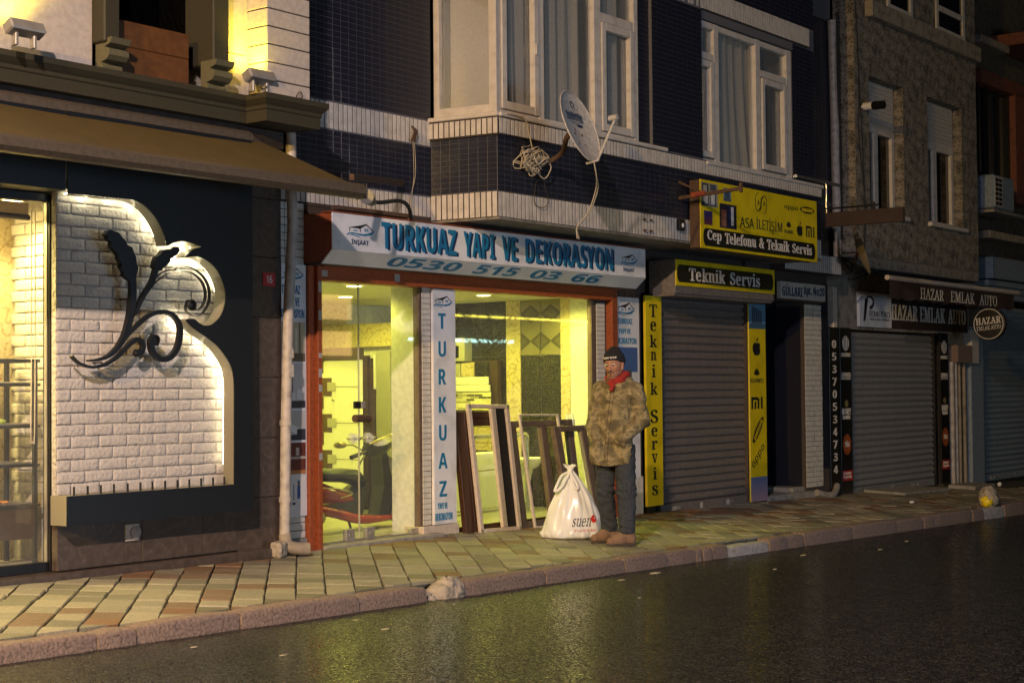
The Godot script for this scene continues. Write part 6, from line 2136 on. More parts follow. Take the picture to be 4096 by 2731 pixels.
# ---- stucco block to the right --------------------------------------------------------
func stucco_house() -> void:
	var b := thing("stucco_building", "grey pitted stucco block with two tall windows above shuttered shops", "building", V(12.0, -0.15, 0.0))
	var m := MB.new()
	# upper front with window openings
	for q in [[9.87, 10.3, 3.0, 9.0], [11.42, 12.27, 3.0, 9.0], [13.56, 14.16, 3.0, 9.0], [10.3, 11.42, 3.0, 3.6], [12.27, 13.56, 3.0, 3.6], [10.3, 11.42, 5.43, 9.0], [12.27, 13.56, 5.43, 9.0]]:
		m.box(q[0], q[1], q[2], q[3], 0.0, 0.3)
	m.box(9.87, 14.16, 3.0, 9.0, -3.0, -0.2)
	part(b, "upper_wall", m, M.stucco)
	m = MB.new()
	m.box(10.2, 14.1, 6.2, 6.42, 0.3, 0.42, 0.01)
	part(b, "ledge", m, M.stucco_plain)
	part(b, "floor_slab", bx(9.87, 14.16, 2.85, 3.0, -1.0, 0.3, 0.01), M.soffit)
	for q in [[10.32, 11.4], [12.29, 13.54]]:
		var w := part(b, "tall_window", bx(q[0], q[1], 4.8, 5.42, 0.12, 0.16), M.white_frame)
		for k in 9:
			part(w, "shutter_slat", bx(q[0] + 0.03, q[1] - 0.03, 4.86 + 0.061 * k, 4.917 + 0.061 * k, 0.16, 0.172, 0.003), M.band_tile_b)
		var xm: float = lerpf(q[0], q[1], 0.42)
		m = MB.new()
		m.box(q[0], q[0] + 0.06, 3.62, 4.8, 0.08, 0.17, 0.005)
		m.box(q[1] - 0.09, q[1], 3.62, 4.8, 0.08, 0.17, 0.005)
		m.box(xm - 0.06, xm + 0.07, 3.62, 4.8, 0.08, 0.175, 0.005)
		m.box(q[0], q[1], 4.72, 4.8, 0.08, 0.176, 0.005)
		m.box(q[0], q[1], 3.62, 3.68, 0.08, 0.174, 0.005)
		part(w, "casement", m, M.white_frame)
		part(w, "pane", bx(q[0] + 0.05, q[1] - 0.05, 3.68, 4.73, 0.12, 0.126), M.dark_glass)
		part(w, "sill", bx(q[0] - 0.06, q[1] + 0.08, 3.56, 3.62, 0.05, 0.36, 0.008), M.white_frame)
	# top windows
	for q in [[10.9, 11.75], [12.6, 13.7]]:
		var w := part(b, "top_window", bx(q[0], q[1], 6.45, 8.0, 0.29, 0.305), M.dark_glass)
		m = MB.new()
		frame_bars(m, q[0], q[1], 6.43, 8.0, 0.33, 0.09)
		m.box(q[0], q[1], 6.75, 6.83, 0.28, 0.325)
		part(w, "casement", m, M.white_frame)
	# ground floor
	m = MB.new()
	m.box(9.8, 14.2, 2.06, 2.9, -0.6, -0.14)
	m.box(9.8, 10.5, -0.3, 2.06, -0.6, -0.14)
	m.box(13.55, 15.4, -0.35, 2.9, -0.6, -0.2)
	m.box(10.4, 13.6, -0.3, 2.1, -0.6, -0.5)
	part(b, "ground_wall", m, M.stucco_plain)
	part(b, "corner_post", bx(9.87, 9.98, 2.05, 2.6, -0.14, -0.05, 0.004), M.cream_pvc)
	shutter("roller_shutter", "grey closed roller shutter between two black number strips", 10.52, 13.42, gy(12.0, 0) - 0.01, 2.07, -0.17, 0.0885, M.shutter_grey)
	# black strips with numbers and logos
	var n := thing("number_strip", "black strip with white phone digits left of grey shutter", "sign", V(9.8, -0.1, -0.02))
	part(n, "board", bx(9.63, 9.94, -0.22, 2.06, -0.04, -0.004, 0.003), M.sign_black)
	var dg := "05370534734"
	for i in dg.length():
		var y := 1.89 - 0.1645 * i
		txt(n, "digit", dg[i], "sansb", M.letter_white, 9.715, 9.83, y - 0.105, y, -0.0035)
	for k in 2:
		var x0: float = [10.14, 13.56][k]
		var x1: float = [10.48, 13.87][k]
		var l := thing("logo_strip", ["black strip of transfer firm logos beside the phone digits", "black strip of transfer firm logos at the shutter's right edge"][k], "sign", V(x0 + 0.15, -0.1, -0.1), "logo strips at the estate shop")
		part(l, "board", bx(x0, x1, -0.2, 2.07, -0.13, -0.095, 0.003), M.sign_black)
		var xc := (x0 + x1) / 2
		flat(l, "globe_mark", ring_pts(xc, 1.86, 0.1, 0.1), -0.0945, M.letter_white)
		for gx in [-0.05, 0.0, 0.05]:
			flat(l, "globe_line", [[xc + gx - 0.004, 1.78], [xc + gx + 0.004, 1.78], [xc + gx + 0.004, 1.95], [xc + gx - 0.004, 1.95]], -0.0922, M.sign_black)
		txt(l, "lettering", "LOGISTICS", "sansb", M.letter_white, x0 + 0.02, x1 - 0.03, 1.68, 1.73, -0.0945)
		txt(l, "lettering", "EXPRESS", "sansb", M.letter_white, x0 + 0.02, x1 - 0.03, 1.41, 1.466, -0.0945)
		flat(l, "cargo_bar", [[x0 + 0.02, 1.37], [x1 - 0.03, 1.37], [x1 - 0.03, 1.405], [x0 + 0.02, 1.405]], -0.0945, M.sticker)
		flat(l, "coin_mark", ring_pts(xc, 1.05, 0.05, 0.05), -0.0945, M.gold)
		txt(l, "lettering", "MONEY", "sansb", M.letter_white, x0 + 0.03, x1 - 0.04, 0.9, 0.985, -0.0945)
		txt(l, "lettering", "TRANSFER", "sansb", M.letter_white, x0 + 0.05, x1 - 0.06, 0.84, 0.89, -0.0945)
		flat(l, "round_mark", ring_pts(xc, 0.5, 0.12, 0.14), -0.0945, M.rust_red if false else M.orange_steel)
		txt(l, "lettering", "ria", "sansb", M.letter_white, xc - 0.06, xc + 0.06, 0.47, 0.56, -0.092)
		flat(l, "red_field", [[x0 + 0.02, 0.015], [x1 - 0.01, 0.015], [x1 - 0.01, 0.155], [x0 + 0.02, 0.155]], -0.0945, M.red_plate)
		txt(l, "lettering", "Золотая", "serif", M.letter_white, x0 + 0.05, x1 - 0.06, 0.1, 0.14, -0.092)
		txt(l, "lettering", "Корона", "serif", M.letter_white, x0 + 0.04, x1 - 0.05, 0.035, 0.095, -0.092)
	# signs above the shutter
	var w := thing("estate_poster", "white square estate sign with black initial beside dark sign", "sign", V(11.3, 2.1, -0.1))
	part(w, "board", bx(10.77, 11.83, 2.1, 2.58, -0.14, -0.1, 0.003), M.sign_white)
	flat(w, "initial_stroke", [[10.89, 2.18], [10.95, 2.18], [11.05, 2.49], [10.95, 2.49]], -0.0995, M.ink)
	stroke(w, "initial_bow", [[11.0, 2.5], [11.12, 2.52], [11.22, 2.47], [11.2, 2.4], [11.1, 2.36]], 0.02, 0.05, -0.0995, M.ink)
	txt(w, "lettering", "RIMEPRO", "sans", M.ink, 11.09, 11.76, 2.245, 2.325, -0.0995)
	txt(w, "lettering", "Real Estate Services", "sans", M.ink, 11.11, 11.75, 2.195, 2.23, -0.0995)
	var h := thing("estate_sign", "dark fascia sign with raised pale letters above grey shutter", "sign", V(13.2, 2.1, -0.1))
	part(h, "board", bx(11.835, 14.75, 2.1, 2.6, -0.16, -0.12, 0.003), M.brown_awning)
	for q in [["HAZAR", 11.86, 12.783], ["EMLAK", 12.87, 13.821], ["AUTO", 13.95, 14.65]]:
		txt(h, "lettering", q[0], "serifb", M.letter_white, q[1], q[2], 2.222, 2.445, -0.118, 0.0, Transform3D(), 0.006)
	var a := thing("estate_awning", "dark brown folded awning with pale front tube and lettering", "awning", V(12.5, 2.4, 0.4))
	m = MB.new()
	m.tube([V(10.12, 2.705, 0.6), V(14.98, 2.705, 0.6)], 0.034, 12)
	part(a, "front_tube", m, M.cream_pvc)
	var rings := []
	for i in 5:
		var row := []
		for j in 61:
			var f := j / 60.0
			row.append(V(lerpf(10.19, 14.8, f), 2.69 - (0.24 + 0.028 * absf(sin(f * PI * 11.0))) * (1.0 - i / 4.0), 0.6 + 0.018 * sin(f * 44.0) * (1.0 - i / 4.0)))
		rings.append(row)
	m = MB.new()
	m.loft(rings, false)
	part(a, "valance", m, M.brown_awning)
	m = MB.new()
	m.quad(V(10.15, 2.71, 0.6), V(14.95, 2.71, 0.6), V(14.95, 2.84, -0.05), V(10.15, 2.84, -0.05))
	part(a, "cloth", m, M.brown_awning)
	for q in [["HAZAR", 11.149, 11.965], ["EMLAK", 12.221, 13.119], ["AUTO", 13.321, 14.023]]:
		txt(a, "lettering", q[0], "serif", M.letter_cream, q[1], q[2], 2.46, 2.615, 0.622)
	# round blade sign
	var d := thing("round_blade_sign", "round black sign with white rim hanging out over the pavement", "sign", V(13.6, 2.18, 0.64))
	var rt := Transform3D(Basis(V(0, 0, 1), V(0, 1, 0), V(-1, 0, 0)), V(13.6, 2.185, 0.645))
	m = MB.new()
	m.lathe([Vector2(0, 0), Vector2(0.245, 0), Vector2(0.25, 0.02), Vector2(0.25, 0.08), Vector2(0.245, 0.1), Vector2(0, 0.1)], Transform3D(rt.basis * Basis(Vector3.RIGHT, PI / 2), rt.origin - rt.basis * V(0, 0, 0.1)), 40)
	part(d, "disc", m, M.sign_black)
	m = MB.new()
	var pts := []
	for k in 49:
		pts.append(rt * V(0.222 * cos(TAU * k / 48), 0.222 * sin(TAU * k / 48), 0.002))
	m.tube(pts, 0.006, 6, false)
	part(d, "rim", m, M.letter_white)
	txt(d, "lettering", "HAZAR", "serifb", M.letter_white, -0.19, 0.19, 0.0, 0.1, 0.001, 0.0, rt * Transform3D(Basis(Vector3.BACK, 0.08), Vector3.ZERO))
	txt(d, "lettering", "EMLAK AUTO", "serif", M.letter_white, -0.185, 0.185, -0.085, -0.025, 0.001, 0.0, rt * Transform3D(Basis(Vector3.BACK, 0.08), Vector3.ZERO))
	m = MB.new()
	m.tube([V(13.65, 2.42, 0.6), V(13.65, 2.46, -0.1)], 0.012, 6)
	part(d, "bracket", m, M.black_metal)
	# electrics and pipes at the right pier
	var e := thing("meter_box", "rusty meter box on the pier right of the grey shutter", "meter box", V(14.5, 1.62, -0.15))
	part(e, "case", bx(14.15, 14.75, 1.63, 1.9, -0.2, -0.05, 0.006), M.kerb)
	part(e, "side_panel", bx(14.76, 15.05, 1.62, 2.15, -0.2, -0.06, 0.006), M.band_tile_b)
	for x in [14.1, 14.28, 14.42, 14.62]:
		m = MB.new()
		m.tube([V(x, -0.25, -0.15), V(x, 1.64, -0.15)], 0.05 if x < 14.2 else 0.03, 10)
		solo("utility_pipe", m, M.pvc_pipe if x < 14.3 else M.stucco_plain, "vertical utility pipe under the rusty meter box, %s" % ({14.1: "thickest and leftmost", 14.28: "second from left", 14.42: "third from left", 14.62: "rightmost"}[x]), "pipe", Vector3.ZERO, "pipes under the meter box")

func far_house() -> void:
	var b := thing("far_building", "dark block at the right edge with cool light painted blue on its shutter", "building", V(17.0, -0.2, -0.2))
	var m := MB.new()
	m.box(14.2, 19.5, 3.4, 9.0, -3.0, -0.3)
	m.box(14.2, 19.5, 2.55, 3.4, -3.0, -0.32)
	m.box(15.0, 15.35, -0.4, 2.6, -3.0, -0.18)
	m.box(15.3, 19.5, -0.4, 2.6, -3.0, -0.4)
	part(b, "wall", m, M.far_wall)
	part(b, "fascia", bx(15.6, 19.5, 3.0, 3.35, -0.32, -0.02, 0.01), M.shutter_lit_blue)
	part(b, "shutter_post", bx(14.86, 15.38, -0.3, 2.2, -0.2, -0.12, 0.004), M.shutter_lit_blue)
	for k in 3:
		part(b, "fascia_slat", bx(15.45, 19.5, 2.68 + 0.1 * k, 2.77 + 0.1 * k, -0.3, -0.08 + 0.02 * k, 0.006), M.shutter_lit_blue)
	part(b, "window_glass", bx(15.3, 16.7, 4.74, 6.1, -0.2, -0.19), M.dark_glass)
	m = MB.new()
	m.box(15.28, 15.33, 4.7, 6.12, -0.25, -0.1)
	m.box(15.7, 15.76, 4.7, 6.12, -0.25, -0.11)
	m.box(16.2, 16.27, 4.7, 6.12, -0.25, -0.11)
	m.box(16.65, 16.72, 4.7, 6.12, -0.25, -0.1)
	part(b, "window_mullion", m, M.black_metal)
	part(b, "red_pier", bx(16.72, 17.4, 4.3, 6.2, -0.3, 0.0, 0.01), M.red_frame)
	part(b, "red_lintel", bx(15.2, 19.0, 6.12, 6.35, -0.3, 0.0, 0.01), M.red_frame)
	part(b, "ledge", bx(15.25, 16.5, 6.78, 6.9, -0.3, 0.0, 0.01), M.stucco_plain)
	part(b, "ledge", bx(16.4, 19.0, 6.9, 7.1, -0.3, 0.3, 0.01), M.red_frame)
	part(b, "sill_slab", bx(15.2, 19.0, 3.62, 3.74, -0.3, 0.1, 0.01), M.stucco_plain)
	shutter("roller_shutter", "roller shutter at the right picture edge with blue cool light in its colour", 15.45, 18.9, -0.28, 2.66, -0.25, 0.0885, M.shutter_lit_blue)
	var a := thing("air_conditioner", "white air conditioner unit on brackets high on the dark wall", "air conditioner", V(15.8, 4.05, 0.1))
	part(a, "case", bx(14.85, 15.75, 4.05, 4.58, 0.02, 0.3, 0.02), M.shutter_lit_blue)
	part(a, "grille_panel", bx(14.87, 15.22, 4.08, 4.55, 0.3, 0.308, 0.003), M.white_frame)
	for i in 2:
		for j in 6:
			part(a, "grille_slot", bx(14.9 + 0.15 * i, 15.03 + 0.15 * i, 4.1 + 0.074 * j, 4.155 + 0.074 * j, 0.309, 0.312), M.ink)
	part(a, "bracket", bx(14.8, 16.2, 3.98, 4.03, -0.1, 0.32, 0.004), M.grey_metal)

# ---- what stands across the road: seen only in the panes and felt as cool light --------
func across() -> void:
	struct("opposite_pavement", bx(-40, 60, -1.0, -0.12, 8.3, 14.0), M.concrete)
	var b := thing("opposite_building", "dark block across the road with a cool lit shop", "building", V(10.0, 0.0, 13.5))
	part(b, "wall", bx(-12.0, 45.0, -0.6, 9.0, 13.4, 15.0), M.far_wall)
	part(b, "lit_window", bx(-1.5, 4.5, 0.2, 2.0, 13.3, 13.39), M.shop_cool)
	area(b, V(1.5, 1.1, 13.25), V(0, 0, -1), Vector2(6.0, 1.7), Color(0.5, 0.72, 1.0), 28.0)
	for k in 4:
		part(b, "tube_lamp", bx(16.6 + 0.95 * k, 17.4 + 0.95 * k, 2.35, 2.42, 13.2, 13.3), M.tube_cool)
	for k in 5:
		part(b, "led_line", bx(17.6 + 1.35 * k, 18.85 + 1.35 * k, 2.92, 2.96, 13.1, 13.2), M.led_yellow)
	for x in [12.9, 14.0]:
		for y in [2.0, 2.75]:
			part(b, "lit_pane", bx(x, x + 0.8, y, y + 0.5, 13.3, 13.38), M.window_warm)
	for x in [19.6, 21.0]:
		part(b, "red_window_frame", bx(x, x + 0.9, 0.9, 2.2, 13.3, 13.38), M.red_frame)
	var t := thing("bare_tree", "leafless street tree across the road", "tree", V(16.2, -0.3, 10.6))
	var m := MB.new()
	m.tube([V(16.2, -0.3, 10.6), V(16.25, 1.2, 10.6), V(16.2, 2.2, 10.65)], [0.12, 0.1, 0.07], 8)
	part(t, "trunk", m, M.tree_bark)
	for k in 16:
		var a := k * 2.4
		m = MB.new()
		var o := V(16.2, 1.4 + 0.06 * k, 10.62)
		var dd := V(cos(a), 0.7, sin(a))
		m.tube([o, o + dd * 0.5 + V(0, 0.1, 0), o + dd * 1.1 + V(0, 0.3, 0.1)], [0.03, 0.02, 0.006], 5)
		m.tube([o + dd * 0.5 + V(0, 0.1, 0), o + dd * 0.8 + V(0.2, 0.5, 0.1)], [0.014, 0.004], 5)
		part(t, "limb", m, M.tree_bark)
	part(t, "crown", m, M.tree_bark)

# ---- pipes, cables, dishes and brackets -------------------------------------------------
func wall_fittings() -> void:
	var t := thing("drainpipe", "pale drainpipe between bakery marble and orange shopfront", "pipe", V(-0.5, 0.05, 0.26))
	var m := MB.new()
	m.tube([V(-0.42, 3.35, 0.26), V(-0.405, 2.6, 0.26), V(-0.455, 1.9, 0.26), V(-0.488, 1.0, 0.26), V(-0.505, 0.15, 0.26)], 0.042, 14)
	part(t, "tube", m, M.pvc_pipe)
	for y in [0.42, 1.02, 2.9]:
		m = MB.new()
		var x := -0.498 if y < 0.6 else (-0.487 if y < 1.5 else -0.41)
		m.tube([V(x, y, 0.26), V(x, y + 0.04, 0.26)], 0.05, 14)
		part(t, "collar", m, M.pvc_pipe)
	m = MB.new()
	m.tube(smooth([V(-0.505, 0.17, 0.26), V(-0.5, 0.09, 0.28), V(-0.46, 0.06, 0.32), V(-0.36, 0.05, 0.38)], 4), 0.05, 14, false)
	part(t, "outlet_elbow", m, M.stucco_plain)
	for q in [[1.55, 1.62], [1.4, 1.5]]:
		part(t, "sticker", bx(-0.49, -0.44, q[0], q[1], 0.3, 0.304), M.sticker)
	m = MB.new()
	m.box(-0.36, -0.31, 3.03, 3.4, 0.1, 0.2, 0.004)
	m.tube([V(-0.335, 2.95, 0.15), V(-0.335, 3.05, 0.15)], 0.04, 10)
	solo("square_downpipe", m, M.olive_paint, "short olive square pipe under the right end of cornice", "pipe")
	m = MB.new()
	m.box(-0.06, 0.06, -0.06, 0.06, -0.05, 0.05, 0.014)
	var st := solo("stone_block", m, M.stone_lump, "small rough stone block at the foot of the marble", "stone", V(-0.6, gy(-0.6, 0.28) + 0.06, 0.29))
	st.rotation = V(0.05, 0.3, 0.06)
	# right pipe on the block's corner
	m = MB.new()
	m.tube([V(9.72, 6.1, 0.06), V(9.76, 4.9, 0.06), V(9.78, 3.7, 0.06), V(9.77, 2.95, 0.06)], 0.06, 12)
	solo("drainpipe", m, M.pvc_pipe, "tall pale drainpipe at the corner of tiled and stucco blocks", "pipe")
	for k in 3:
		m = MB.new()
		m.tube(smooth([V(9.72, 6.2, 0.13 + 0.01 * k), V(9.69 + 0.03 * k, 5.2, 0.14), V(9.8 - 0.02 * k, 4.3, 0.13), V(9.75 + 0.02 * k, 3.2, 0.13)], 6), 0.008, 5)
		solo("wall_cable", m, M.cable_dark, "thin dark cable tied along the corner drainpipe", "cable", Vector3.ZERO, "cables on the corner pipe")
	for k in 2:
		m = MB.new()
		m.tube(smooth([V(9.9, 6.4, 0.31), V(9.98, 5.4, 0.31), V(9.95 + 0.1 * k, 4.6, 0.31), V(10.1, 3.8, 0.31), V(10.05, 3.1, 0.32)], 6), 0.007, 5)
		solo("wall_cable", m, M.cable_dark, "thin dark cable sagging down the pitted stucco corner, %s" % (["left strand", "right strand"][k]), "cable")
	satellite()
	# leftover brackets and gooseneck lamp above the sign
	m = MB.new()
	m.bar(V(1.2, 3.12, 0.01), V(-0.4, 2.93, 0.9), 0.04, 0.05, 0.004)
	solo("rusty_bar", m, M.rust, "rusty flat bar jutting from navy tiles above the sign", "bar")
	m = MB.new()
	m.box(0.05, 0.95, 2.765, 2.8, 0.24, 0.32, 0.004)
	solo("rusty_angle", m, M.rust, "rusty angle iron lying on the white sign's top", "bar")
	var gl := thing("gooseneck_lamp", "black gooseneck lamp arm curving over the white shop sign", "lamp", V(0.75, 2.75, 0.3))
	m = MB.new()
	m.tube(smooth([V(0.98, 2.75, 0.3), V(0.78, 2.83, 0.45), V(0.5, 2.85, 0.6), V(0.1, 2.79, 0.75), V(-0.1, 2.77, 0.85)], 5), 0.017, 8)
	part(gl, "arm", m, M.cable_dark)
	m = MB.new()
	m.tube([V(-0.08, 2.77, 0.84), V(-0.2, 2.76, 0.92), V(-0.36, 2.77, 1.02)], [0.02, 0.04, 0.055], 12)
	part(gl, "head", m, M.black_metal)
	# tangled socket and hanging wires on the navy wall
	m = MB.new()
	for k in 6:
		m.tube(smooth([V(1.33, 3.64, 0.01), V(1.33 + rnd(-0.03, 0.04), 3.6, 0.05), V(1.32 + rnd(-0.03, 0.04), 3.56, 0.04), V(1.32 + rnd(-0.04, 0.05), 3.5, 0.02)], 4), 0.007, 5)
	solo("cable_knot", m, M.rust, "knot of old cables on the pale band left of the bay", "cable")
	for k in 2:
		m = MB.new()
		m.tube(smooth([V(1.34 + 0.02 * k, 3.52, 0.015), V(1.345 + 0.02 * k, 3.2, 0.02), V(1.31 - 0.03 * k, 2.95, 0.015), V(1.3 - 0.02 * k, 2.75, 0.02)], 5), 0.003, 4)
		solo("hanging_wire", m, M.cable, "thin wire hanging from the cable knot, %s" % (["nearer the bay" , "nearer the bakery"][1 - k]), "wire")
	# bolts, camera and brackets at the phone shop
	for q in [[4.064, 2.973], [4.182, 2.976], [4.066, 2.864], [4.18, 2.866]]:
		m = MB.new()
		m.tube([V(0, 0, 0), V(0, 0, 0.03)], 0.011, 8)
		solo("wall_bolt", m, M.rust, "rusty bolt in the pale band left of the yellow sign", "bolt", V(q[0], q[1], 0.7), "bolts in the pale band")
	var cc := thing("door_camera", "small black camera on the pale band beside yellow sign", "camera", V(4.74, 2.9, 0.72))
	part(cc, "body", bx(4.69, 4.8, 2.91, 3.03, 0.7, 0.745, 0.008), M.black_metal)
	m = MB.new()
	m.lathe([Vector2(0, 0.008), Vector2(0.016, 0.006), Vector2(0.024, 0.0)], Transform3D(Basis(Vector3.RIGHT, PI / 2), V(4.75, 2.965, 0.745)), 14)
	part(cc, "lens", m, M.white_paint)
	var br := thing("sign_bracket", "red brown iron bracket jutting out past the yellow sign", "bracket", V(4.75, 3.25, 0.72))
	m = MB.new()
	m.bar(V(4.75, 3.25, 0.7), V(4.75, 3.29, 1.43), 0.035, 0.035, 0.003)
	part(br, "arm", m, M.rust)
	m = MB.new()
	m.bar(V(4.735, 3.265, 0.86), V(4.735, 3.275, 1.02), 0.04, 0.05, 0.003)
	part(br, "red_sleeve", m, M.rust_red)
	m = MB.new()
	m.bar(V(4.75, 3.25, 1.43), V(4.75, 3.35, 1.43), 0.03, 0.03, 0.003)
	part(br, "hook", m, M.rust)
	m = MB.new()
	m.bar(V(4.75, 3.42, 0.7), V(4.75, 3.3, 0.95), 0.02, 0.02)
	part(br, "brace", m, M.rust)
	var bs := thing("blank_blade_sign", "blank dark blade sign jutting over the entrance on two arms", "sign", V(8.1, 3.2, 1.2))
	part(bs, "board", bx(8.07, 8.13, 3.2, 3.37, 0.72, 1.72, 0.004), M.brown_awning)
	m = MB.new()
	m.tube([V(8.1, 3.42, 0.7), V(8.1, 3.42, 1.4)], 0.012, 6)
	part(bs, "arm", m, M.black_metal)
	part(bs, "hanger", bx(8.09, 8.11, 3.36, 3.46, 1.33, 1.36), M.black_metal)
	var cv := thing("security_camera", "white bullet security camera with black front on stucco wall", "camera", V(10.25, 4.9, 0.35))
	m = MB.new()
	m.tube([V(10.03, 4.97, 0.36), V(10.0, 4.96, 0.5)], 0.05, 14)
	part(cv, "housing", m, M.white_paint)
	m = MB.new()
	m.tube([V(10.0, 4.96, 0.5), V(9.97, 4.95, 0.66)], 0.055, 14)
	part(cv, "hood", m, M.black_metal)
	m = MB.new()
	m.bar(V(10.05, 4.97, 0.3), V(10.03, 4.97, 0.38), 0.03, 0.03)
	part(cv, "mount", m, M.white_paint)
	# ladder of pipework at the entrance foot
	m = MB.new()
	m.tube(smooth([V(9.1, -0.07, 0.05), V(9.35, -0.12, 0.1), V(9.55, -0.1, 0.08), V(9.75, -0.02, 0.02)], 4), 0.045, 8)
	solo("broken_pipe", m, M.concrete, "broken pipe stump at the foot of the white tiled pillar", "pipe")

func satellite() -> void:
	var t := thing("satellite_dish", "pale satellite dish with dark lettering on the bay wall", "satellite dish", V(2.3, 3.3, 0.7))
	var nn := V(0.12, 0.34, 0.93).normalized()
	var ctr := V(2.11, 3.6, 1.3)
	var bx_ := Vector3.UP.cross(nn).normalized()
	var T := Transform3D(Basis(bx_, nn, bx_.cross(nn)), ctr)
	var prof := []
	for i in 9:
		var f := i / 8.0
		prof.append(Vector2(0.3 * f, 0.055 * f * f - 0.055))
	var m := MB.new()
	m.lathe(prof, T, 40, 1.0, 1.13)
	part(t, "reflector", m, M.dish)
	m = MB.new()
	var pts := []
	for k in 49:
		pts.append(T * V(0.3 * cos(TAU * k / 48), 0.0, 0.339 * sin(TAU * k / 48)))
	m.tube(pts, 0.008, 6, false)
	part(t, "rim", m, M.dish)
	var up := -T.basis.z if T.basis.z.y < 0 else T.basis.z
	var lt := Transform3D(Basis(bx_, up, nn), ctr - nn * 0.03)
	txt(t, "lettering", "Next&NextStar", "serif", M.sign_navy, -0.14, 0.16, 0.1, 0.15, 0.003, 0.0, lt)
	txt(t, "lettering", "SATELLITE SYSTEMS", "sans", M.sign_navy, -0.15, 0.15, 0.065, 0.085, 0.003, 0.0, lt)
	m = MB.new()
	pts = []
	for k in 17:
		pts.append(lt * V(0.03 * cos(TAU * k / 16), 0.215 + 0.03 * sin(TAU * k / 16), 0.02))
	m.tube(pts, 0.004, 5, false)
	part(t, "round_mark", m, M.sign_navy)
	flat(t, "label_field", [[0.04, 0.02], [0.14, 0.02], [0.14, 0.045], [0.04, 0.045]], -0.012, M.sign_navy, 0.002, lt)
	for q in [[-0.06, -0.06], [0.06, -0.06], [-0.06, -0.16], [0.06, -0.16]]:
		m = MB.new()
		var p := lt * V(q[0], q[1], -0.01)
		m.ball(p, V(0.008, 0.008, 0.008), 8, 5)
		part(t, "bolt", m, M.rust)
	var bot := ctr - up * 0.335
	var lnb := ctr + nn * 0.34 - up * 0.08
	m = MB.new()
	m.tube([bot - nn * 0.06, bot + nn * 0.05 - up * 0.02, lnb], 0.013, 8)
	part(t, "feed_arm", m, M.dish)
	m = MB.new()
	m.tube([lnb + nn * 0.02, lnb - nn * 0.06 + up * 0.02], 0.026, 12)
	part(t, "receiver_head", m, M.dish)
	m = MB.new()
	m.tube(smooth([ctr - nn * 0.06, ctr - nn * 0.16 - up * 0.04, V(2.35, 3.42, 0.92), V(2.3, 3.32, 0.72), V(2.3, 3.3, 0.69)], 5), 0.024, 10)
	part(t, "mast", m, M.rust)
	# tangle of cable
	m = MB.new()
	for k in 24:
		var c := V(2.12 + rnd(-0.06, 0.06), 3.33 + rnd(-0.06, 0.06), 0.77 + rnd(-0.04, 0.04))
		var r := rnd(0.05, 0.19)
		var ax := V(rnd(-0.5, 0.5), rnd(-0.6, 0.6), 1).normalized()
		var e1 := ax.cross(Vector3.UP).normalized()
		var e2 := ax.cross(e1)
		var pp := []
		var cnt := 9
		var a0 := rnd(0, TAU)
		for i in cnt:
			var a := a0 + i * rnd(0.55, 0.75)
			pp.append(c + (e1 * cos(a) + e2 * sin(a) * rnd(0.3, 1.0)) * r * rnd(0.6, 1.25))
		m.tube(smooth(pp, 4), 0.006, 5)
	solo("cable_tangle", m, M.cable, "tangled bundle of pale cables beside the satellite dish", "cable")
	m = MB.new()
	m.tube(smooth([V(1.78, 3.73, 0.74), V(2.0, 3.72, 0.76), V(2.1, 3.6, 0.74), V(2.18, 3.45, 0.73), V(2.3, 3.36, 0.74)], 5), 0.006, 5)
	solo("feed_cable", m, M.cable, "pale cable running from the bay sill down to tangle", "cable")
	for k in 2:
		m = MB.new()
		m.tube(smooth([bot + V(0, -0.02, 0.02), bot + V(0.06, -0.12, 0.0), bot + V(0.2 + 0.03 * k, -0.22, -0.1), bot + V(0.22 + 0.02 * k, -0.42, -0.2), bot + V(0.12, -0.55, -0.25), bot + V(0.13 + 0.03 * k, -0.66, -0.26)], 6), 0.006, 5)
		solo("loose_cable", m, M.cable, "pale cable dangling below the satellite dish, %s" % (["left strand", "right strand"][k]), "cable")
	m = MB.new()
	m.tube(smooth([V(2.28, 3.28, 0.72), V(2.22, 3.12, 0.72), V(2.2, 2.98, 0.72), V(2.32, 2.94, 0.72), V(2.42, 3.0, 0.72), V(2.38, 3.12, 0.72), V(2.3, 3.28, 0.72)], 5), 0.004, 5)
	solo("black_loop_cable", m, M.cable_dark, "thin black cable loop hanging under the cable tangle", "cable")
	# second dish low on the stucco block
	var d := thing("satellite_dish", "dusty satellite dish low on the stucco block's corner", "satellite dish", V(9.6, 3.0, 0.4))
	var n2 := V(0.5, 0.3, 0.8).normalized()
	var b2 := Vector3.UP.cross(n2).normalized()
	var T2 := Transform3D(Basis(b2, n2, b2.cross(n2)), V(9.35, 3.02, 0.6))
	m = MB.new()
	m.lathe(prof, T2, 30, 0.95, 1.1)
	part(d, "reflector", m, M.stucco_plain)
	m = MB.new()
	m.tube([T2.origin - n2 * 0.05, V(9.6, 2.9, 0.4), V(9.75, 2.9, 0.2)], 0.02, 8)
	part(d, "mast", m, M.rust)
	m = MB.new()
	for k in 9:
		m.tube(smooth([V(9.5, 2.95, 0.25), V(9.6 + rnd(-0.2, 0.3), 2.8 + rnd(-0.15, 0.1), 0.3 + rnd(-0.1, 0.2)), V(9.8 + rnd(-0.2, 0.4), 2.75 + rnd(-0.15, 0.15), 0.25), V(10.1 + rnd(-0.2, 0.8), 2.85 + rnd(-0.1, 0.1), 0.2)], 5), 0.009, 5)
	solo("cable_bundle", m, M.cable_dark, "sagging bundle of dark cables below the low dish", "cable")

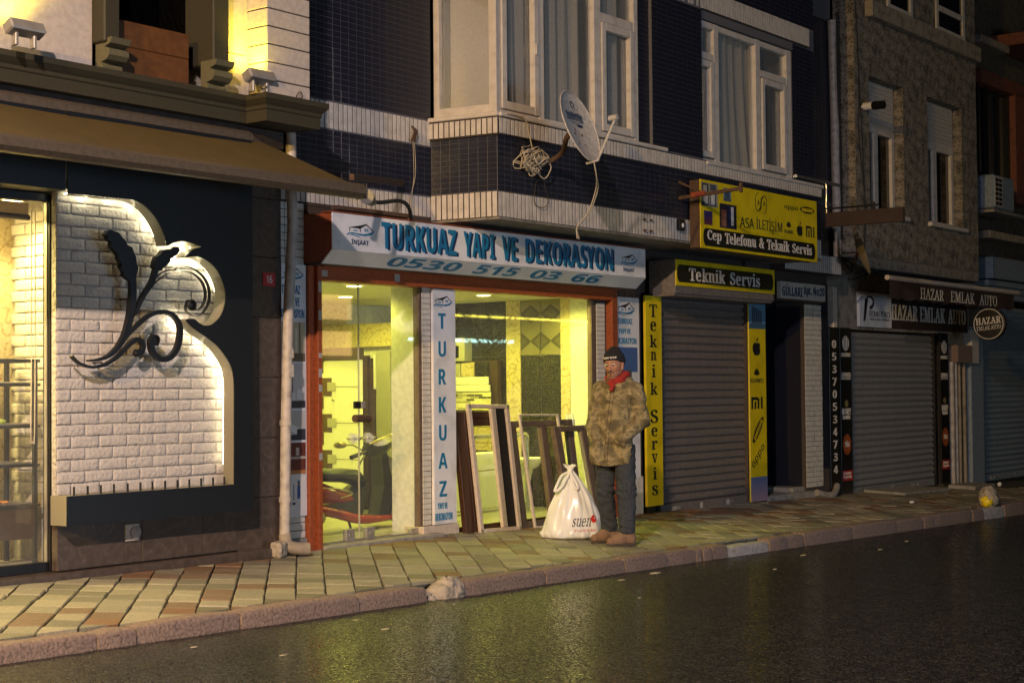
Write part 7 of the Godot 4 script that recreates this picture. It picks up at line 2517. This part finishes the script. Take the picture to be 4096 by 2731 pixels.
# ---- the man -----------------------------------------------------------------------
# prims: [a, b, ra, rb, scale, blend]; distances to tapered capsules joined smoothly
func prim(a: Vector3, b: Vector3, ra: float, rb: float, s := Vector3.ONE, k := 0.03) -> Array:
	var A := a * s
	var B := b * s - A
	return [A, B, 1.0 / maxf(B.length_squared(), 1e-9), ra, rb, s, k]

func sdf(p: Vector3, prims: Array) -> float:
	var d := 9.0
	for q in prims:
		var pa: Vector3 = p * q[5] - q[0]
		var h := clampf(pa.dot(q[1]) * q[2], 0.0, 1.0)
		var e: float = (pa - q[1] * h).length() - lerpf(q[3], q[4], h)
		var k: float = q[6]
		if k < 0.0:      # hollow
			var hh := clampf(0.5 - 0.5 * (d + e) / -k, 0.0, 1.0)
			d = lerpf(d, -e, hh) - k * hh * (1.0 - hh)
		elif e < d + k:
			var hh := clampf(0.5 + 0.5 * (d - e) / k, 0.0, 1.0)
			d = lerpf(d, e, hh) - k * hh * (1.0 - hh)
	return d

# surface nets over a box; blocks far from the surface are skipped
func nets(m: MB, f: Callable, lo: Vector3, hi: Vector3, h: float, T: Transform3D, colour = null) -> void:
	var n := Vector3i(((hi - lo) / h).ceil()) + Vector3i.ONE
	var sx := n.x
	var sxy := n.x * n.y
	var val := PackedFloat32Array()
	val.resize(n.x * n.y * n.z)
	val.fill(1.0)
	var bsz := 4
	var rad := bsz * h * 0.95
	var live := []
	for bz in range(0, n.z, bsz):
		for by in range(0, n.y, bsz):
			for bx_ in range(0, n.x, bsz):
				var c := lo + (V(bx_, by, bz) + V(1.5, 1.5, 1.5)) * h
				var d: float = f.call(c)
				var far := absf(d) > rad * 1.6
				if not far:
					live.append(Vector3i(bx_, by, bz))
				for z in range(bz, mini(bz + bsz, n.z)):
					for y in range(by, mini(by + bsz, n.y)):
						var row := z * sxy + y * sx
						for x in range(bx_, mini(bx_ + bsz, n.x)):
							val[row + x] = d if far else f.call(lo + V(x, y, z) * h)
	var idx := {}
	var pos := []
	var nrm := []
	for b in live:
		for z in range(b.z, mini(b.z + bsz, n.z - 1)):
			for y in range(b.y, mini(b.y + bsz, n.y - 1)):
				for x in range(b.x, mini(b.x + bsz, n.x - 1)):
					var o: int = z * sxy + y * sx + x
					var cs := [val[o], val[o + 1], val[o + sx], val[o + sx + 1], val[o + sxy], val[o + sxy + 1], val[o + sxy + sx], val[o + sxy + sx + 1]]
					var neg := 0
					for q in cs:
						if q < 0.0: neg += 1
					if neg == 0 or neg == 8:
						continue
					var sum := Vector3.ZERO
					var cnt := 0
					for e in [[0, 1], [2, 3], [4, 5], [6, 7], [0, 2], [1, 3], [4, 6], [5, 7], [0, 4], [1, 5], [2, 6], [3, 7]]:
						var va: float = cs[e[0]]
						var vb: float = cs[e[1]]
						if (va < 0.0) != (vb < 0.0):
							var t := va / (va - vb)
							var pa := V(e[0] & 1, (e[0] >> 1) & 1, e[0] >> 2)
							var pb := V(e[1] & 1, (e[1] >> 1) & 1, e[1] >> 2)
							sum += pa.lerp(pb, t)
							cnt += 1
					idx[o] = pos.size()
					pos.append(lo + (V(x, y, z) + sum / cnt) * h)
					nrm.append(V(cs[1] + cs[3] + cs[5] + cs[7] - cs[0] - cs[2] - cs[4] - cs[6], cs[2] + cs[3] + cs[6] + cs[7] - cs[0] - cs[1] - cs[4] - cs[5], cs[4] + cs[5] + cs[6] + cs[7] - cs[0] - cs[1] - cs[2] - cs[3]).normalized())
	var base := m.v.size()
	for i in pos.size():
		if colour != null:
			m.col = colour.call(pos[i])
		m.vert(T * pos[i], (T.basis * nrm[i]).normalized())
	for o in idx:
		var a: int = idx[o]
		for ax in 3:
			var d1: int = [sx, sxy, 1][ax]
			var d2: int = [sxy, 1, sx][ax]
			var d0: int = [1, sx, sxy][ax]
			# edge from corner o along axis ax, shared by cells o, o-d1, o-d2, o-d1-d2
			var v0 := val[o]
			var v1 := val[o + d0]
			if (v0 < 0.0) == (v1 < 0.0):
				continue
			if not (idx.has(o - d1) and idx.has(o - d2) and idx.has(o - d1 - d2)):
				continue
			var b: int = idx[o - d1]
			var c: int = idx[o - d1 - d2]
			var d: int = idx[o - d2]
			if v0 < 0.0:
				m.ix.append_array([base + a, base + c, base + b, base + a, base + d, base + c])
			else:
				m.ix.append_array([base + a, base + b, base + c, base + a, base + c, base + d])

var nzp := FastNoiseLite.new()

func person() -> void:
	nzp.seed = 12
	nzp.frequency = 1.0
	var at := V(2.43, 0, 1.42)
	at.y = gy(at.x, at.z)
	var T := Transform3D(Basis(V(0.607, 0, 0.794), Vector3.UP, V(-0.794, 0, 0.607)), at)
	var t := thing("person", "man in camouflage jacket and black beanie, hands in pockets, beside white bag", "person", at)
	# joints in the picture's own frame: x right, y up, z towards the photographer
	var shr := V(-0.125, 1.375, -0.05)
	var elr := V(-0.195, 1.05, -0.03)
	var wrr := V(-0.165, 0.9, 0.06)
	var shl := V(0.185, 1.355, 0.05)
	var ell := V(0.232, 1.09, 0.03)
	var wrl := V(0.045, 0.925, 0.165)
	var hipr := V(-0.085, 0.86, -0.04)
	var knr := V(-0.092, 0.46, -0.04)
	var anr := V(-0.05, 0.1, -0.1)
	var hipl := V(0.075, 0.86, 0.04)
	var knl := V(0.09, 0.46, 0.09)
	var anl := V(0.083, 0.1, 0.13)
	# head frame
	var hf := V(-0.46, -0.06, 0.88).normalized()
	var hx := Vector3.UP.cross(hf).normalized()
	var HT := Transform3D(Basis(hx, hf.cross(hx), hf), V(-0.004, 1.575, 0.02))
	HT.basis = HT.basis * Basis(Vector3.BACK, 0.06)
	# --- body: one skin, head with a fine grid
	var bodyp := [prim(V(0.02, 1.3, 0), V(-0.01, 0.9, 0), 0.13, 0.12, V(1, 1, 1.3)), prim(shr, elr, 0.045, 0.04), prim(elr, wrr, 0.038, 0.03), prim(shl, ell, 0.045, 0.04), prim(ell, wrl, 0.038, 0.03), prim(hipr, knr, 0.07, 0.05), prim(knr, anr, 0.05, 0.035), prim(hipl, knl, 0.07, 0.05), prim(knl, anl, 0.05, 0.035), prim(V(0.01, 1.33, 0), V(0.0, 1.5, 0.0), 0.07, 0.052)]
	var body := MB.new()
	nets(body, func(p: Vector3) -> float: return sdf(p, bodyp), V(-0.3, 0.04, -0.2), V(0.34, 1.5, 0.26), 0.022, T)
	var hp := [
		prim(V(0, 0.045, -0.02), V(0, 0.04, 0.0), 0.088, 0.086, V(1.12, 0.98, 0.94), 0.02),
		prim(V(0, 0.0, 0.035), V(0, -0.07, 0.045), 0.058, 0.04, V(1, 1, 1), 0.03),
		prim(V(-0.042, -0.05, 0.0), V(-0.02, -0.09, 0.055), 0.026, 0.02, Vector3.ONE, 0.03),
		prim(V(0.042, -0.05, 0.0), V(0.02, -0.09, 0.055), 0.026, 0.02, Vector3.ONE, 0.03),
		prim(V(0, -0.1, 0.062), V(0, -0.102, 0.064), 0.018, 0.018, Vector3.ONE, 0.02),
		prim(V(-0.04, -0.012, 0.058), V(-0.05, -0.02, 0.035), 0.02, 0.02, Vector3.ONE, 0.02),
		prim(V(0.04, -0.012, 0.058), V(0.05, -0.02, 0.035), 0.02, 0.02, Vector3.ONE, 0.02),
		prim(V(-0.036, 0.034, 0.072), V(0.036, 0.034, 0.072), 0.013, 0.013, Vector3.ONE, 0.015),
		prim(V(-0.031, 0.012, 0.094), V(-0.031, 0.011, 0.094), 0.014, 0.014, Vector3.ONE, -0.012),
		prim(V(0.031, 0.012, 0.094), V(0.031, 0.011, 0.094), 0.014, 0.014, Vector3.ONE, -0.012),
		prim(V(0, 0.02, 0.084), V(0, -0.028, 0.108), 0.008, 0.0125, Vector3.ONE, 0.012),
		prim(V(-0.012, -0.032, 0.096), V(-0.013, -0.032, 0.094), 0.008, 0.008, Vector3.ONE, 0.008),
		prim(V(0.012, -0.032, 0.096), V(0.013, -0.032, 0.094), 0.008, 0.008, Vector3.ONE, 0.008),
		prim(V(-0.018, -0.056, 0.083), V(0.018, -0.056, 0.083), 0.01, 0.01, Vector3.ONE, 0.01),
		prim(V(-0.014, -0.078, 0.081), V(0.014, -0.078, 0.081), 0.0095, 0.0095, Vector3.ONE, 0.01),
		prim(V(-0.083, 0.015, -0.01), V(-0.078, -0.03, 0.0), 0.017, 0.012, V(1.5, 1, 1), 0.01),
		prim(V(0.083, 0.015, -0.01), V(0.078, -0.03, 0.0), 0.017, 0.012, V(1.5, 1, 1), 0.01),
		prim(V(0, -0.06, -0.01), V(0, -0.18, -0.025), 0.053, 0.055, Vector3.ONE, 0.03)]
	var skin_col := func(p: Vector3) -> Color:
		var s := clampf((-0.03 - p.y) * 22.0, 0.0, 1.0) * (1.0 if p.z > -0.04 else 0.4)
		s *= 0.45 + 0.55 * clampf(0.5 + 1.6 * nzp.get_noise_3dv(p * 260.0), 0.0, 1.0)
		if absf(p.x) < 0.02 and p.y > -0.075 and p.y < -0.055:
			s = 0.0
		var rosy := clampf(1.0 - Vector2(p.x, p.y + 0.02).length() * 22.0, 0.0, 1.0)
		return Color(0.44, 0.235, 0.15).lerp(Color(0.16, 0.1, 0.075), s * 0.75).lerp(Color(0.42, 0.17, 0.12), rosy * 0.35)
	nets(body, func(p: Vector3) -> float: return sdf(p, hp), V(-0.11, -0.17, -0.13), V(0.11, 0.15, 0.135), 0.0055, T * HT, skin_col)
	# colour the hidden body like skin
	for i in body.c.size():
		if body.c[i] == Color(1, 1, 1):
			body.c[i] = Color(0.44, 0.235, 0.15)
	M.skin.vertex_color_use_as_albedo = true
	M.skin.albedo_color = Color(1, 1, 1)
	var bn := part(t, "body", body, M.skin)
	var H := T * HT
	for s in [-1.0, 1.0]:
		var m := MB.new()
		m.ball(H * V(0.031 * s, 0.012, 0.079), V(0.0125, 0.0125, 0.0125), 12, 8)
		part(bn, "eye", m, M.eye_white)
		m = MB.new()
		m.ball(H * V(0.031 * s - 0.001, 0.011, 0.0885), V(0.0055, 0.0055, 0.004), 10, 6, H.basis)
		part(bn, "iris", m, M.eye)
		m = MB.new()
		m.tube([H * V(0.012 * s, 0.03, 0.09), H * V(0.03 * s, 0.036, 0.089), H * V(0.05 * s, 0.031, 0.074)], [0.004, 0.0055, 0.002], 6)
		part(bn, "eyebrow", m, M.stubble)
		m = MB.new()
		m.tube([H * V(0.016 * s, 0.0175, 0.0885), H * V(0.031 * s, 0.0225, 0.0915), H * V(0.046 * s, 0.0165, 0.083)], 0.003, 5)
		part(bn, "eyelid", m, M.skin)
	var m := MB.new()
	m.tube([H * V(-0.03, -0.056, 0.084), H * V(-0.014, -0.047, 0.096), H * V(0, -0.045, 0.099), H * V(0.014, -0.047, 0.096), H * V(0.03, -0.056, 0.084)], [0.003, 0.007, 0.0075, 0.007, 0.003], 8)
	part(bn, "moustache", m, M.stubble)
	m = MB.new()
	m.ball(H * V(0, -0.067, 0.0885), V(0.015, 0.0055, 0.005), 12, 6, H.basis)
	part(bn, "mouth", m, M.eye)
	m = MB.new()
	m.tube([H * V(-0.018, -0.072, 0.088), H * V(0, -0.0775, 0.0945), H * V(0.018, -0.072, 0.088)], [0.003, 0.005, 0.003], 6)
	part(bn, "lower_lip", m, M.lip)
	# --- jacket
	var tz := V(1, 1, 1.22)
	var jp := [prim(V(0.03, 1.31, 0.0), V(0.01, 1.05, 0.0), 0.14, 0.148, tz, 0.03), prim(V(0.01, 1.05, 0.0), V(-0.03, 0.72, 0.0), 0.148, 0.185, tz, 0.05),
		prim(shr + V(0.03, 0, 0), shl - V(0.04, 0, 0), 0.068, 0.074, Vector3.ONE, 0.05), prim(shr, elr, 0.07, 0.064, Vector3.ONE, 0.018), prim(elr, wrr, 0.066, 0.058, Vector3.ONE, 0.018), prim(shl, ell, 0.076, 0.072, Vector3.ONE, 0.018), prim(ell, wrl, 0.07, 0.06, Vector3.ONE, 0.016),
		prim(V(-0.06, 1.43, 0.05), V(0.0, 1.415, 0.1), 0.035, 0.03, Vector3.ONE, 0.03), prim(V(0.0, 1.44, -0.04), V(0.12, 1.445, 0.02), 0.045, 0.045, Vector3.ONE, 0.03), prim(V(0.12, 1.445, 0.02), V(0.04, 1.4, 0.11), 0.04, 0.03, Vector3.ONE, 0.03),
		prim(V(-0.17, 0.85, 0.09), V(-0.18, 0.76, 0.09), 0.06, 0.06, V(1, 1, 1.3), 0.04), prim(V(0.07, 0.86, 0.13), V(0.075, 0.77, 0.13), 0.065, 0.06, V(1, 1, 1.4), 0.04)]
	var jf := func(p: Vector3) -> float:
		var w := 0.018 * nzp.get_noise_3d(p.x * 7.0, p.y * 11.0 + p.x * 5.0, p.z * 7.0) + 0.006 * nzp.get_noise_3d(p.x * 22.0 + 9.0, p.y * 16.0, p.z * 20.0)
		w += 0.006 * sin(p.y * 62.0 + p.x * 30.0 + 3.0 * nzp.get_noise_3dv(p * 5.0)) * clampf(1.0 - absf(p.y - 1.06) * 7.0, 0.0, 1.0) * (1.0 if absf(p.x) > 0.14 else 0.25)
		return maxf(sdf(p, jp) + w, 0.7 + 0.008 * sin(p.x * 20.0) - p.y)
	var jk := MB.new()
	nets(jk, jf, V(-0.34, 0.66, -0.28), V(0.38, 1.52, 0.32), 0.0115, T)
	var jn := part(t, "jacket", jk, M.camo)
	# seams, pocket edges and buttons follow the cloth
	var on := func(x: float, y: float) -> Vector3:
		var z := 0.4
		for k in 40:
			var d: float = jf.call(V(x, y, z))
			if d < 0.0008: break
			z -= maxf(d * 0.7, 0.0008)
		return T * V(x, y, z + 0.0015)
	var lines := [["placket", [[-0.035, 1.36], [-0.06, 1.2], [-0.085, 1.0], [-0.1, 0.85], [-0.11, 0.71]]], ["placket", [[-0.005, 1.37], [-0.02, 1.3], [-0.045, 1.1], [-0.07, 0.9], [-0.085, 0.71]]],
		["pocket_edge", [[0.0, 0.935], [0.06, 0.9], [0.125, 0.905]]], ["pocket_edge", [[0.02, 1.22], [0.07, 1.21], [0.115, 1.215], [0.11, 1.12]]], ["pocket_edge", [[-0.17, 1.28], [-0.14, 1.31], [-0.12, 1.33]]], ["pocket_edge", [[-0.2, 0.93], [-0.17, 0.925], [-0.13, 0.93]]], ["sleeve_seam", [[0.14, 1.3], [0.13, 1.2], [0.115, 1.1]]]]
	for l in lines:
		var pts := []
		var cl := []
		for q in l[1]:
			cl.append(Vector2(q[0], q[1]))
		for q in smooth(cl, 5):
			pts.append(on.call(q.x, q.y))
		m = MB.new()
		m.tube(pts, 0.0025 if l[0] == "placket" else 0.003, 5)
		part(jn, l[0], m, M.sole)
	for q in [[-0.04, 0.9], [0.11, 0.9], [-0.19, 0.91], [-0.05, 1.34]]:
		m = MB.new()
		m.ball(on.call(q[0], q[1]), V(0.007, 0.007, 0.007), 8, 5)
		part(jn, "button", m, M.black_metal)
	# --- trousers
	var tp := [prim(hipr + V(0.0, 0, 0), knr, 0.094, 0.08, Vector3.ONE, 0.02), prim(knr, anr + V(0, 0.03, 0.0), 0.08, 0.07, Vector3.ONE, 0.03), prim(hipl, knl, 0.098, 0.084, Vector3.ONE, 0.02), prim(knl, anl + V(0, 0.03, 0.0), 0.084, 0.072, Vector3.ONE, 0.03), prim(V(-0.05, 0.86, 0), V(0.05, 0.86, 0), 0.12, 0.12, Vector3.ONE, 0.03)]
	var tf := func(p: Vector3) -> float:
		var w := 0.014 * nzp.get_noise_3d(p.x * 9.0, p.y * 14.0, p.z * 9.0 + 5.0)
		w += 0.008 * sin(p.y * 80.0 + p.x * 40.0 + 4.0 * nzp.get_noise_3dv(p * 6.0)) * (clampf(1.0 - absf(p.y - 0.47) * 9.0, 0.0, 1.0) + clampf(1.0 - absf(p.y - 0.16) * 8.0, 0.0, 1.0))
		return maxf(sdf(p, tp) + w, 0.105 - p.y)
	var tr := MB.new()
	nets(tr, tf, V(-0.25, 0.08, -0.22), V(0.24, 0.88, 0.26), 0.0115, T)
	part(t, "trousers", tr, M.jeans)
	# --- boots
	for s in [[anr, V(-0.84, 0, 0.54)], [anl, V(-0.88, 0, 0.47)]]:
		var an: Vector3 = s[0]
		var d: Vector3 = s[1].normalized()
		var g0 := gy((T * an).x, (T * an).z) - at.y
		var o := V(an.x, g0, an.z)
		var sd := V(d.z, 0, -d.x)
		var bp := [prim(o + V(0, 0.06, 0) - d * 0.035, o + V(0, 0.15, 0) - d * 0.015, 0.047, 0.053, Vector3.ONE, 0.03), prim(o + V(0, 0.058, 0) - d * 0.04, o + V(0, 0.055, 0) + d * 0.08, 0.043, 0.045, Vector3.ONE, 0.03), prim(o + V(0, 0.055, 0) + d * 0.08, o + V(0, 0.046, 0) + d * 0.165, 0.046, 0.038, Vector3.ONE, 0.03), prim(o + V(0, 0.12, 0), o + V(0, 0.07, 0) + d * 0.09, 0.042, 0.038, Vector3.ONE, 0.03)]
		var bf := func(p: Vector3) -> float:
			return maxf(maxf(sdf(p, bp) + 0.003 * nzp.get_noise_3dv(p * 26.0), g0 + 0.02 - p.y), p.y - g0 - 0.165)
		var bm := MB.new()
		nets(bm, bf, o + V(-0.24, 0.0, -0.14), o + V(0.12, 0.19, 0.2), 0.007, T)
		var bo := part(t, "boot", bm, M.suede)
		var ol := PackedVector2Array()
		for q in [[-0.083, -0.02], [-0.075, -0.036], [-0.02, -0.04], [0.06, -0.043], [0.13, -0.046], [0.18, -0.034], [0.206, 0.0], [0.18, 0.034], [0.13, 0.046], [0.06, 0.043], [-0.02, 0.04], [-0.075, 0.036], [-0.083, 0.02]]:
			ol.append(Vector2(q[0], q[1]))
		m = MB.new()
		m.prism(ol, T * Transform3D(Basis(d, -sd, Vector3.UP), o + V(0, 0.002, 0)), 0.026)
		part(bo, "sole", m, M.sole)
		for k in 4:
			var c := o + d * (0.045 + 0.022 * k) + V(0, 0.128 - 0.017 * k, 0)
			m = MB.new()
			m.tube(smooth([T * (c + sd * 0.028 + V(0, -0.012, 0)), T * (c + V(0, 0.012, 0) + d * 0.008), T * (c - sd * 0.028 + V(0, -0.012, 0))], 4), 0.003, 5)
			part(bo, "lace", m, M.lace)
	# --- beanie
	var hatp := [prim(V(0, 0.05, -0.02), V(0, 0.06, -0.005), 0.1, 0.096, V(1.1, 0.95, 0.94), 0.02), prim(V(0, 0.1, -0.02), V(0.006, 0.135, -0.03), 0.06, 0.03, Vector3.ONE, 0.05)]
	var cut := func(p: Vector3) -> float: return 0.036 + 0.34 * minf(p.z - 0.03, 0.055) - p.y
	var hatf := func(p: Vector3) -> float:
		var brim := 0.004 if p.y - 0.036 - 0.34 * minf(p.z - 0.03, 0.055) < 0.05 else 0.0
		return maxf(sdf(p, hatp) - brim + 0.0012 * sin(atan2(p.x, p.z) * 60.0) + 0.003 * nzp.get_noise_3dv(p * 14.0), cut.call(p))
	var hat := MB.new()
	nets(hat, hatf, V(-0.13, -0.06, -0.15), V(0.13, 0.19, 0.13), 0.0055, H)
	var hn := part(t, "beanie", hat, M.beanie)
	var tt := H * Transform3D(Basis(Vector3.UP, -0.0), V(0, 0, 0))
	for k in 7:
		var ang := lerpf(-0.62, 0.62, k / 6.0)
		var ld := V(sin(ang), 0, cos(ang))
		var rr := 0.05
		for st in 60:
			if float(hatf.call(ld * rr + V(0, 0.074, 0))) > 0.0: break
			rr += 0.0015
		txt(hn, "letter", "supreme"[k], "sansb", M.letter_white, -0.0085, 0.0085, -0.008 if "supreme"[k] != "p" else -0.013, 0.008, 0.0, 0.0, tt * Transform3D(Basis(Vector3.UP, ang), ld * (rr + 0.001) + V(0, 0.078, 0)), 0.001)
	# --- scarf
	var sp := [prim(V(-0.065, 1.44, 0.03), V(-0.03, 1.425, 0.09), 0.028, 0.03, Vector3.ONE, 0.02), prim(V(-0.03, 1.425, 0.09), V(0.05, 1.455, 0.09), 0.03, 0.032, Vector3.ONE, 0.02), prim(V(0.05, 1.455, 0.09), V(0.1, 1.5, 0.02), 0.034, 0.034, Vector3.ONE, 0.02), prim(V(0.1, 1.5, 0.02), V(0.04, 1.5, -0.07), 0.03, 0.03, Vector3.ONE, 0.02), prim(V(0.04, 1.5, -0.07), V(-0.06, 1.46, -0.03), 0.03, 0.03, Vector3.ONE, 0.02), prim(V(-0.02, 1.42, 0.105), V(-0.035, 1.375, 0.13), 0.03, 0.02, Vector3.ONE, 0.02)]
	var sf := func(p: Vector3) -> float:
		return sdf(p, sp) + 0.004 * sin((p.y * 1.2 + p.x * 0.5 + p.z * 0.4) * 120.0 + 2.0 * nzp.get_noise_3dv(p * 9.0)) + 0.005 * nzp.get_noise_3dv(p * 20.0)
	var sc := MB.new()
	nets(sc, sf, V(-0.13, 1.33, -0.13), V(0.16, 1.56, 0.18), 0.007, T)
	part(t, "scarf", sc, M.scarf)
